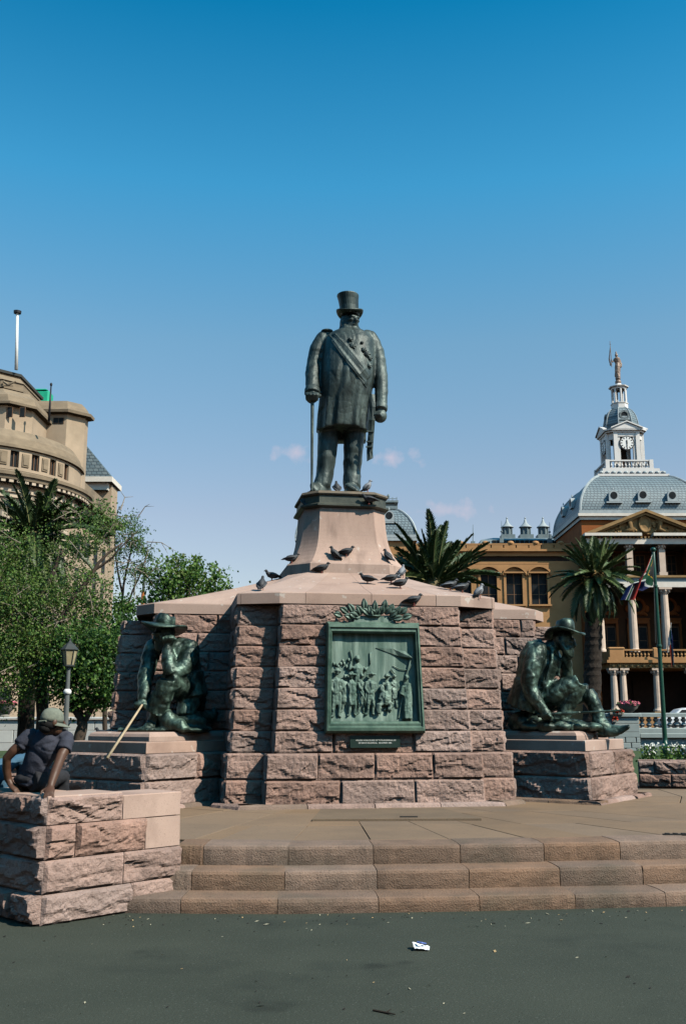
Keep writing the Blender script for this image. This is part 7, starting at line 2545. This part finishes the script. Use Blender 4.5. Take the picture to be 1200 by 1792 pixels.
def sa_col(a, b):
    """national flag: a along the fly 0..1, b from the bottom 0..1 (3:2)"""
    x = a * 1.5
    y = abs(b - .5)
    d = y - (.5 - x) if x < .5 else y            # distance from the arms of the Y, measured upright
    k = .7071
    if x < .5:
        arm = (y - (.5 - x)) * k
        if x < .34 and (.5 - y) > 0 and (y < .5 - x * 1.0 - .16): return 5
        if arm < -.10: return 4 if arm > -.155 else 5
        if abs(arm) <= .10: return 0
        if arm <= .155 and y > .1: return 3
    if y <= .10: return 0
    if y <= .165: return 3
    return 1 if b > .5 else 2
def cloth(name, parent, ctrl, na, nb, mats, colf, thick=.006, wob=.05, seed=0):
    """ctrl: rows of control points from hoist to fly, each (bottom, top)"""
    m = MB()
    n = len(ctrl) - 1
    top_ = []
    for i in range(na + 1):
        t = i / na * n
        k = min(n - 1, int(t))
        f_ = t - k
        f_ = f_ * f_ * (3 - 2 * f_)
        lo = Vector(ctrl[k][0]).lerp(Vector(ctrl[k + 1][0]), f_)
        hi = Vector(ctrl[k][1]).lerp(Vector(ctrl[k + 1][1]), f_)
        for j in range(nb + 1):
            p = lo.lerp(hi, j / nb)
            s_ = min(1, i / na * 4)
            p = p + Vector((0, wob * s_ * math.sin(j / nb * 9 + i / na * 3 + seed), 0))
            m.v.append(p)
    for i in range(na):
        for j in range(nb):
            a = i * (nb + 1) + j
            m.m = colf((i + .5) / na, (j + .5) / nb)
            m.face((a, a + nb + 1, a + nb + 2, a + 1))
    o = m.build(name, mats, parent)
    md = o.modifiers.new('s', 'SOLIDIFY')
    md.thickness = thick
    return o
yo = Yo - .05
fl = thing('flag', P(1141, 995, yo), 'multicoloured national flag hanging in folds from the green flagpole', 'flag')
cloth('flag_cloth', fl, [(P(1142, 1024, yo), P(1142, 967, yo)), (P(1124, 1034, yo - .05), P(1134, 984, yo - .1)), (P(1098, 1026, yo - .1), P(1122, 1012, yo - .15)), (P(1085, 1050, yo - .1), P(1109, 1050, yo - .2))], 60, 44, [FC_[k] for k in FK], sa_col, wob=.06)
m = MB(); m.tube([P(1141.5, 966, yo), P(1143, 1010, yo), P(1146, 1125, yo)], [.005, .005, .005], n=5); m.build('halyard', GREY, fl)
yb = 90.6
f2 = thing('flag', P(1172, 1130, yb), 'flag hanging limp from a slanted pale staff on the palace balcony', 'flag')
m = MB(); m.tube([P(1167, 1142, yb + .6), P(1172, 1100, yb - .3), P(1173.5, 1090, yb - .5)], [.06, .05, .03], n=8); m.build('staff', CREAMW, f2)
cloth('flag_cloth', f2, [(P(1168, 1118, yb - .2), P(1172, 1098, yb - .35)), (P(1171, 1140, yb - .3), P(1176, 1118, yb - .4)), (P(1174, 1168, yb - .3), P(1179, 1160, yb - .4))], 40, 20, [FC_[k] for k in FK], lambda a, b: 3 if a < .3 and b < .6 else sa_col(a, 1 - b), thick=.02, wob=.12, seed=2)
op = thing('mast', P(250, 1062, 58), 'slender orange and dark mast rising behind the left end of the coping', 'mast')
q0, q1, q2 = P(248, 1085, 58), P(251, 1036, 58), P(253.5, 1002, 58)
ORNG = M('orange_paint', (.55, .17, .04), (.45, .13, .03), 3, rough=.6)
m = MB(); m.tube([Vector((q0.x - .1, 58, .7)), q0, q1], [.13, .12, .10], n=8); m.build('lower_pole', ORNG, op)
m = MB(); m.tube([q1, q2], [.085, .05], n=8); m.build('upper_pole', IRON, op)

# ---------------------------------------------------------------- white car beyond the balustrade
CARW = M('car_paint_white', (0.74, 0.75, 0.76), rough=.25, spec=.5)
TYRE = M('tyre_rubber', (0.02, 0.02, 0.02), rough=.85)
HUB = M('hub_grey', (0.45, 0.45, 0.46), rough=.35, metal=.7)
LAMPG = M('lamp_glass', (0.65, 0.65, 0.66), rough=.15)
def car(loc, label, L=4.3):
    t = thing('car', loc, label, 'car')
    x0, y0, z0 = loc
    sec = [(-.5, .34, .62, .70), (-.48, .26, .80, .78), (-.40, .22, .92, .84), (-.26, .20, .98, .86), (0, .20, 1.0, .87), (.25, .20, .99, .86), (.40, .22, .93, .84), (.48, .27, .82, .78), (.5, .36, .64, .70)]
    m = MB()
    rs = []
    for u, b, tp, w_ in sec:
        x = x0 + u * L
        rs.append([(x, y0 - w_ * .94, z0 + b), (x, y0 - w_, z0 + b + .2), (x, y0 - w_ * .98, z0 + tp - .12), (x, y0 - w_ * .90, z0 + tp), (x, y0 + w_ * .90, z0 + tp), (x, y0 + w_ * .98, z0 + tp - .12), (x, y0 + w_, z0 + b + .2), (x, y0 + w_ * .94, z0 + b)])
    m.rings(rs)
    rs = []
    for u, h, w_ in ((-.36, .95, .80), (-.24, 1.36, .68), (-.12, 1.46, .64), (.12, 1.46, .64), (.26, 1.38, .67), (.42, .96, .78)):
        x = x0 + u * L
        rs.append([(x, y0 - .80, z0 + .9), (x, y0 - w_, z0 + h), (x, y0 - w_ * .8, z0 + h + .03), (x, y0 + w_ * .8, z0 + h + .03), (x, y0 + w_, z0 + h), (x, y0 + .80, z0 + .9)])
    m.rings(rs)
    m.build('body', CARW, t)
    for a, b, c_, d in ((-.31, -.21, -.05, -.05), (-.03, -.03, .14, .14), (.16, .16, .24, .34)):
        m = MB()
        q = [(a, .99), (d, .99), (c_, 1.36), (b, 1.36)]
        for s_ in (-1, 1):
            ring = [(x0 + u * L, y0 + s_ * (.795 - (h - .99) * .32 + .012), z0 + h) for u, h in q]
            m2 = MB()
            m2.rings([ring, [(x, y - s_ * .02, z) for x, y, z in ring]])
            m2.build('window', GLASS, t)
    for u in (-.31, .31):
        for s_ in (-1, 1):
            m = MB()
            for r, o in ((.31, 0), (.33, .03), (.33, .17), (.31, .2)):
                pass
            prof = [(.20, 0), (.30, 0), (.33, .03), (.33, .17), (.30, .2), (.20, .2)]
            rs = [[(x0 + u * L + r * math.cos(2 * math.pi * k / 18), y0 + s_ * (.87 - o), z0 + .33 + r * math.sin(2 * math.pi * k / 18)) for k in range(18)] for r, o in prof]
            m.rings(rs)
            wh = m.build('wheel', TYRE, t)
            ORG[wh.name] = ORG[t.name]
            m = MB()
            rs = [[(x0 + u * L + r * math.cos(2 * math.pi * k / 12), y0 + s_ * (.875 - o), z0 + .33 + r * math.sin(2 * math.pi * k / 12)) for k in range(12)] for r, o in ((.05, 0), (.19, .01), (.20, .1))]
            m.rings(rs)
            m.build('hub', HUB, wh)
    for u, mt, nm in ((-.492, LAMPG, 'headlight'), (.492, FC_['red'], 'tail_light')):
        for s_ in (-1, 1):
            m = MB(); m.ell((x0 + u * L, y0 + s_ * .60, z0 + .66), (.08, .16, .09)); m.build(nm, mt, t, True)
car((P(1212, 1260, 66).x, 66, .70), 'white saloon car parked beyond the balustrade at the right edge')
# ---------------------------------------------------------------- people on the low wall
SKIN = M('skin_brown', (0.095, 0.045, 0.026), (0.075, 0.035, 0.020), 12, rough=.5, spec=.4)
SHIRT = M('shirt_slate', (0.046, 0.049, 0.068), (0.037, 0.039, 0.055), 14, rough=.9, bump=.3, bscale=60)
TROUS = M('dark_trousers', (0.020, 0.020, 0.024), (0.028, 0.028, 0.032), 10, rough=.9)
JEANS = M('blue_denim', (0.045, 0.115, 0.185), (0.070, 0.150, 0.220), 16, rough=.9, bump=.3, bscale=70)
CAPM = M('cap_cotton', (0.200, 0.215, 0.170), (0.145, 0.160, 0.128), 20, rough=.95, bump=.2, bscale=60)
SHOEM = M('shoe_dark', (0.03, 0.028, 0.026), rough=.6)
HAIR = M('hair_black', (0.012, 0.011, 0.011), rough=.9)
DA = Vector((da.x, da.y, 0)); DB = Vector((db.x, db.y, 0))
def man(px, py, Y): return P(px, py, Y)
def open_hand(mb_, wrist, fwd, up, thumb, s):
    """hand resting on an edge: palm, four unequal fingers bent over, thumb out to the side"""
    fwd = fwd.normalized(); up = up.normalized()
    side = thumb.normalized()
    pc = wrist + fwd * .045 * s
    mb_.tube([wrist - fwd * .02 * s, pc, wrist + fwd * .085 * s], [(.030 * s, .022 * s), (.044 * s, .020 * s), (.042 * s, .016 * s)], n=10, up=up, flat=1)
    for k in range(4):
        o = side * (.031 - .0205 * k) * s
        L_ = (.072, .082, .076, .060)[k] * s
        a = wrist + fwd * .08 * s + o
        b = a + fwd * L_ * .5 - up * .008 * s + o * .22
        c_ = b + fwd * L_ * .32 - up * L_ * .42
        mb_.tube([a, b, c_], [.0105 * s, .0098 * s, .0075 * s], n=7)
    a = wrist + fwd * .02 * s + side * .034 * s
    mb_.tube([a, a + side * .030 * s + fwd * .028 * s - up * .006 * s, a + side * .038 * s + fwd * .060 * s - up * .018 * s], [.0135 * s, .0115 * s, .0085 * s], n=7)

hipc = man(56, 1376, 8.93)
man_t = thing('person', Vector((hipc.x, hipc.y, .977)), 'man in a slate grey T-shirt and cap sitting on the low wall, back turned', 'person')
bodyb = MB()
# head turned to the right, leaning right with the trunk
HC = man(93, 1264, 8.80)
yaw = Matrix.Rotation(R(128), 3, 'Z') @ Matrix.Rotation(R(8), 3, 'X')
hd = lambda x, y, z: HC + yaw @ Vector((x, y, z))
bodyb.ell(hd(0, .012, .02), (.074, .096, .105), rot=yaw, nu=16, nv=12)
bodyb.ell(hd(0, -.045, -.05), (.055, .055, .058), rot=yaw)
bodyb.tube([hd(0, -.085, .03), hd(0, -.112, -.012), hd(0, -.095, -.022)], [.010, .018, .016], n=8)
bodyb.ell(hd(0, -.088, -.05), (.026, .014, .012), rot=yaw)
for s_ in (-1, 1):
    bodyb.ell(hd(.074 * s_, .012, -.005), (.012, .022, .032), rot=yaw)
    bodyb.ell(hd(.032 * s_, -.078, .018), (.017, .012, .010), rot=yaw)
bodyb.tube([hd(0, .03, -.06), man(88, 1277, 8.86), man(86, 1286, 8.88)], [.054, .055, .068], n=12)
# trunk under the shirt
bodyb.tube([hipc + Vector((0, 0, .05)), man(64, 1345, 8.92), man(76, 1310, 8.89), man(85, 1288, 8.88)], [(.112, .09), (.112, .09), (.12, .09), (.10, .07)], n=16, up=DA)
# left arm: elbow out
la = [man(53, 1289, 8.86), man(40, 1300, 8.84), man(24, 1314, 8.82), man(12.5, 1327, 8.83), man(12, 1345, 8.86), man(15, 1364, 8.88), man(20, 1373, 8.87)]
bodyb.tube(la, [.046, .046, .042, .038, .037, .032, .026], n=12)
open_hand(bodyb, la[-1], Vector((.65, -.3, -.45)), Vector((.1, -.3, .9)), Vector((.5, .8, .1)), 1.0)
# right arm straight down to the near edge of the wall
ra = [man(118, 1292, 8.84), man(117, 1306, 8.80), man(108, 1322, 8.74), man(101, 1340, 8.66), man(96, 1354, 8.60), man(90, 1372, 8.53), man(88.5, 1379, 8.505)]
bodyb.tube(ra, [.048, .046, .043, .040, .039, .032, .026], n=12)
open_hand(bodyb, ra[-1] + Vector((0, 0, .004)), Vector((.15, -.80, -.50)), Vector((0, -.45, .9)), Vector((-.9, -.1, .05)), 1.0)
bf = fuse(bodyb, .0085, 2)
bf.build('body', SKIN, man_t, True)
# T-shirt
sh_ = MB()
sh_.tube([hipc + Vector((-.005, 0, .012)), man(56, 1368, 8.93), man(62, 1345, 8.92), man(70, 1322, 8.90), man(79, 1302, 8.88), man(85, 1288, 8.87), man(87, 1279, 8.87)], [(.138, .115), (.138, .115), (.138, .112), (.150, .115), (.160, .115), (.140, .095), (.068, .068)], n=22, up=DA)
sh_.tube([man(62, 1287, 8.87), man(53, 1288, 8.86), man(44, 1297, 8.845), man(34, 1306, 8.83)], [.066, .064, .060, .060], n=14)
sh_.tube([man(108, 1287, 8.87), man(117, 1291, 8.84), man(117, 1302, 8.81), man(113, 1313, 8.77)], [.066, .062, .060, .060], n=14)
def shirtfold(v, n):
    d = noise.noise(Vector((v.x * 4 + v.z * 7.5, v.y * 5, v.z * 2.0 - v.x * 6)))
    e_ = noise.noise(Vector((v.x * 11 + v.z * 16, v.y * 9, v.z * 6 - v.x * 12 + 4)))
    g_ = abs(noise.noise(Vector((v.x * 3.0 + v.z * 11, v.y * 4, v.z * 1.2 - v.x * 3 + 2))))
    return .010 * (1 - abs(d) * 2.5) - .010 * math.exp(-(g_ / .10) ** 2) + .002 * e_
sf = fuse(sh_, .011, 2, shirtfold)
sf.build('t_shirt', SHIRT, man_t, True)
# trousers and shoes on the far side of the wall
tr_ = MB()
for s_ in (-1, 1):
    h0_ = hipc + DB * (-.09 * s_) + Vector((0, 0, .055))
    LG = Vector((.12, .99, 0))
    kn = h0_ + LG * .46 + Vector((0, 0, .0)) + DB * (-.05 * s_)
    an = kn + LG * .05 + Vector((0, 0, -.44))
    an.z = max(an.z, GZ + .10)
    tr_.tube([h0_ - DA * .06, h0_, h0_.lerp(kn, .5), kn, kn.lerp(an, .5), an], [.10, .105, .092, .075, .066, .058], n=14)
    m = MB()
    f0 = Vector((an.x, an.y, GZ + .05))
    m.tube([f0 - DA * .08, f0, f0 + DA * .10, f0 + DA * .17], [(.035, .045), (.042, .05), (.045, .035), (.03, .018)], n=12)
    m.build('shoe', SHOEM, man_t, True)
tr_.ell(hipc + Vector((0, 0, .06)), (.165, .14, .075))
fuse(tr_, .014, 2, folds(.006, 12, 10)).build('trousers', TROUS, man_t, True)
# cap
cp = MB()
rs = []
for r, z in ((1.0, -.012), (1.01, .02), (.95, .05), (.78, .082), (.46, .103), (.10, .110)):
    rs.append([hd(.079 * r * math.cos(2 * math.pi * j / 24), .012 + .101 * r * math.sin(2 * math.pi * j / 24), .012 + z) for j in range(24)])
cp.rings(rs)
cpo = cp.build('cap', CAPM, man_t, True)
cpo_m = MB()
rs = []
for k in range(9):
    a = math.pi + math.pi * (k / 8)
    x_, y_ = .082 * math.cos(a), .012 + .104 * math.sin(a)
    ex = .072 * math.sin(math.pi * k / 8)
    rs.append([hd(x_, y_, .0), hd(x_ * 1.02, y_ - ex, -.016 - .01 * abs(math.cos(a))), hd(x_ * 1.02, y_ - ex, -.022 - .01 * abs(math.cos(a))), hd(x_, y_, -.008)])
cpo_m.rings(rs)
cpo_m.build('cap_peak', CAPM, cpo if False else man_t, True)
m = MB()
m.tube([hd(-.06, .085, .0), hd(0, .118, -.012), hd(.06, .085, .0)], [.009, .011, .009], n=6)
m.build('cap_strap', CAPM, man_t)
m = MB()
m.ell(hd(0, .030, -.018), (.077, .088, .058), rot=yaw)
m.ell(hd(0, .058, -.055), (.056, .055, .045), rot=yaw)
m.build('hair', HAIR, man_t, True)

# second person, only the hip in blue jeans shows at the left edge
h2 = man(-44, 1376, 9.10)
p2 = thing('person', Vector((h2.x, h2.y, .977)), 'person in blue jeans on the low wall, cut off by the left edge', 'person')
jb = MB()
for s_ in (-1, 1):
    h0_ = h2 + DB * (-.09 * s_) + Vector((0, 0, .065))
    kn = h0_ + DA * .34 + DB * (-.10 * s_) + Vector((0, 0, .16 if s_ > 0 else .02))
    an = kn + DA * .06 + Vector((0, 0, -.5))
    an.z = max(an.z, GZ + .10)
    jb.tube([h0_ - DA * .06, h0_, h0_.lerp(kn, .5), kn, kn.lerp(an, .5), an], [.10, .11, .098, .08, .07, .06], n=14)
    m = MB()
    f0 = Vector((an.x, an.y, GZ + .05))
    m.tube([f0 - DA * .08, f0, f0 + DA * .10, f0 + DA * .17], [(.035, .045), (.042, .05), (.045, .035), (.03, .018)], n=12)
    m.build('shoe', SHOEM, p2, True)
jb.tube([h2 + Vector((.02, 0, .0)), man(-46, 1345, 9.10)], [(.175, .13), (.155, .115)], n=16, up=DA)
jb.ell(man(-8, 1358, 9.0), (.075, .07, .10))
fuse(jb, .014, 2, folds(.007, 12, 10)).build('jeans', JEANS, p2, True)
m = MB()
m.tube([man(-46, 1350, 9.10), man(-46, 1310, 9.10), man(-46, 1284, 9.10), man(-46, 1276, 9.10)], [(.155, .115), (.17, .12), (.15, .10), (.07, .07)], n=18, up=DA)
m.tube([man(-66, 1288, 9.1), man(-74, 1300, 9.1), man(-66, 1315, 9.1)], [.075, .072, .07], n=12)
m.tube([man(-24, 1288, 9.1), man(-20, 1300, 9.12), man(-18, 1315, 9.2)], [.05, .07, .065], n=12)
fuse(m, .012, 2, shirtfold).build('shirt', SHIRT, p2, True)
m = MB()
H2 = man(-46, 1252, 9.12)
m.ell(H2, (.075, .095, .11))
m.tube([H2 + Vector((0, 0, -.08)), man(-46, 1282, 9.1)], [.052, .06], n=10)
m.tube([man(-66, 1312, 9.1), man(-70, 1335, 9.15), man(-58, 1358, 9.3)], [.05, .042, .03], n=10)
m.tube([man(-18, 1312, 9.2), man(-14, 1335, 9.3), man(-20, 1352, 9.4)], [.05, .042, .03], n=10)
open_hand(m, man(-58, 1358, 9.3), DA, Z_, DB, 1.0)
open_hand(m, man(-20, 1352, 9.4), DA, Z_, DB, 1.0)
fuse(m, .011, 2).build('body', SKIN, p2, True)
m = MB()
m.ell(H2 + Vector((0, -.01, .02)), (.083, .10, .105))
m.build('hair', HAIR, p2, True)

# ---------------------------------------------------------------- litter
PAPER = M('paper', (0.80, 0.80, 0.80), (0.68, 0.70, 0.74), 30, rough=.8)
def scrap(px, py, w_, label, seed):
    c = PZ(px, py, 0.0)
    t = thing('paper_scrap', c, label, 'litter')
    m = MB()
    rnd = random.Random(seed)
    n = 7
    for i in range(n + 1):
        for j in range(n + 1):
            u, v = i / n - .5, j / n - .5
            z = .012 + .035 * abs(noise.noise(Vector((u * 4, v * 4, seed)))) + (.05 * max(0, .3 - u) if True else 0) * (1 if v > 0 else .4)
            m.v.append(c + Vector((u * w_ * (1 + .2 * v), v * w_ * .9 + .02 * noise.noise(Vector((u * 5, seed, 0))), z * w_ / .16)))
    for i in range(n):
        for j in range(n):
            a = i * (n + 1) + j
            m.face((a, a + 1, a + n + 2, a + n + 1))
    o = m.build('sheet', PAPER, t)
    md = o.modifiers.new('s', 'SOLIDIFY'); md.thickness = .0015
    m = MB()
    q0 = c + Vector((-.02, -.05, .045)); 
    m.tube([c + Vector((-.03, .0, .05)), c + Vector((.0, -.02, .048)), c + Vector((.035, .0, .04))], [.006, .008, .004], n=5)
    m.build('blue_print', M('print_blue', (.10, .16, .45), rough=.7), t)
scrap(737, 1662, .115, 'crumpled scrap of white paper lying on the dark asphalt in front of the steps', 3)
LIT = [M('litter_pale', (0.34, 0.31, 0.22), rough=.9), M('litter_tan', (0.35, 0.24, 0.12), rough=.9), M('litter_dark', (0.02, 0.018, 0.015), rough=.9)]
m = MB()
for k in range(210):
    if k < 150:
        px = random.uniform(150, 1200); py = 1600 - (px - 500) * (.017 if px > 500 else -.004) + abs(random.gauss(0, 13)) + 2
    else:
        px = random.uniform(0, 1200); py = random.uniform(1605, 1790)
    c = PZ(px, py, 0.004)
    m.m = random.choices((0, 1, 2), (3, 3, 4))[0]
    s_ = random.uniform(.005, .015) * (1 if random.random() < .9 else 1.8)
    a = random.uniform(0, 6.28)
    d = Vector((math.cos(a), math.sin(a), .1)); e_ = Vector((-math.sin(a), math.cos(a), .1))
    i0 = len(m.v)
    m.v += [c - d * s_, c + e_ * s_ * .45 + Vector((0, 0, .004)), c + d * s_ + Vector((0, 0, .003)), c - e_ * s_ * .45]
    m.face((i0, i0 + 1, i0 + 2, i0 + 3))
tag(m.build('leaf_litter', LIT), kind='stuff')
m = MB()
c = PZ(675, 1772, .006)
m.tube([c + Vector((-.07, .05, 0)), c, c + Vector((.05, -.05, .004))], [.005, .006, .003], n=5)
m.tube([c, c + Vector((.03, .03, .01))], [.004, .002], n=4)
tag(m.build('twig', M('twig_dark', (.03, .022, .016), rough=.9), origin=c), 'short dark twig on the asphalt near the bottom edge', 'twig')

# ---------------------------------------------------------------- added tree masses, out of view, that hold skylight off the shaded faces
m = MB()
TB = M('sky_screen_foliage', (0.045, 0.075, 0.025), (0.022, 0.040, 0.014), .6, rough=.95, bump=1.0, bscale=2.5, dist=.6)
k = 0
for x, y in [(-31, 22), (-32, 9), (-33, -4), (-31, -17), (-24, -28), (-12, -32), (1, -33), (14, -32), (25, -27), (32, -15), (34, -2), (35, 11)]:
    k += 1
    h = (12.0 if x > 10 else 22.0) + 2.0 * math.sin(k * 2.1)
    m.tube([(x, y, 0), (x, y, h * .5)], [.5, .35], n=6)
    for j in range(4):
        a = j * 1.9 + k
        b0_ = len(m.v)
        c = Vector((x + 3.4 * math.cos(a), y + 3.4 * math.sin(a), h * (.45 + .13 * j)))
        m.ell(c, (4.8, 4.8, h * .27), nu=18, nv=12)
        for i in range(b0_, len(m.v)):
            v = m.v[i]
            m.v[i] = v + (v - c).normalized() * (1.3 * nz(v, .6, k) + .6 * nz(v, 1.7, k))
tag(m.build('sky_screen_trees', TB), kind='stuff')
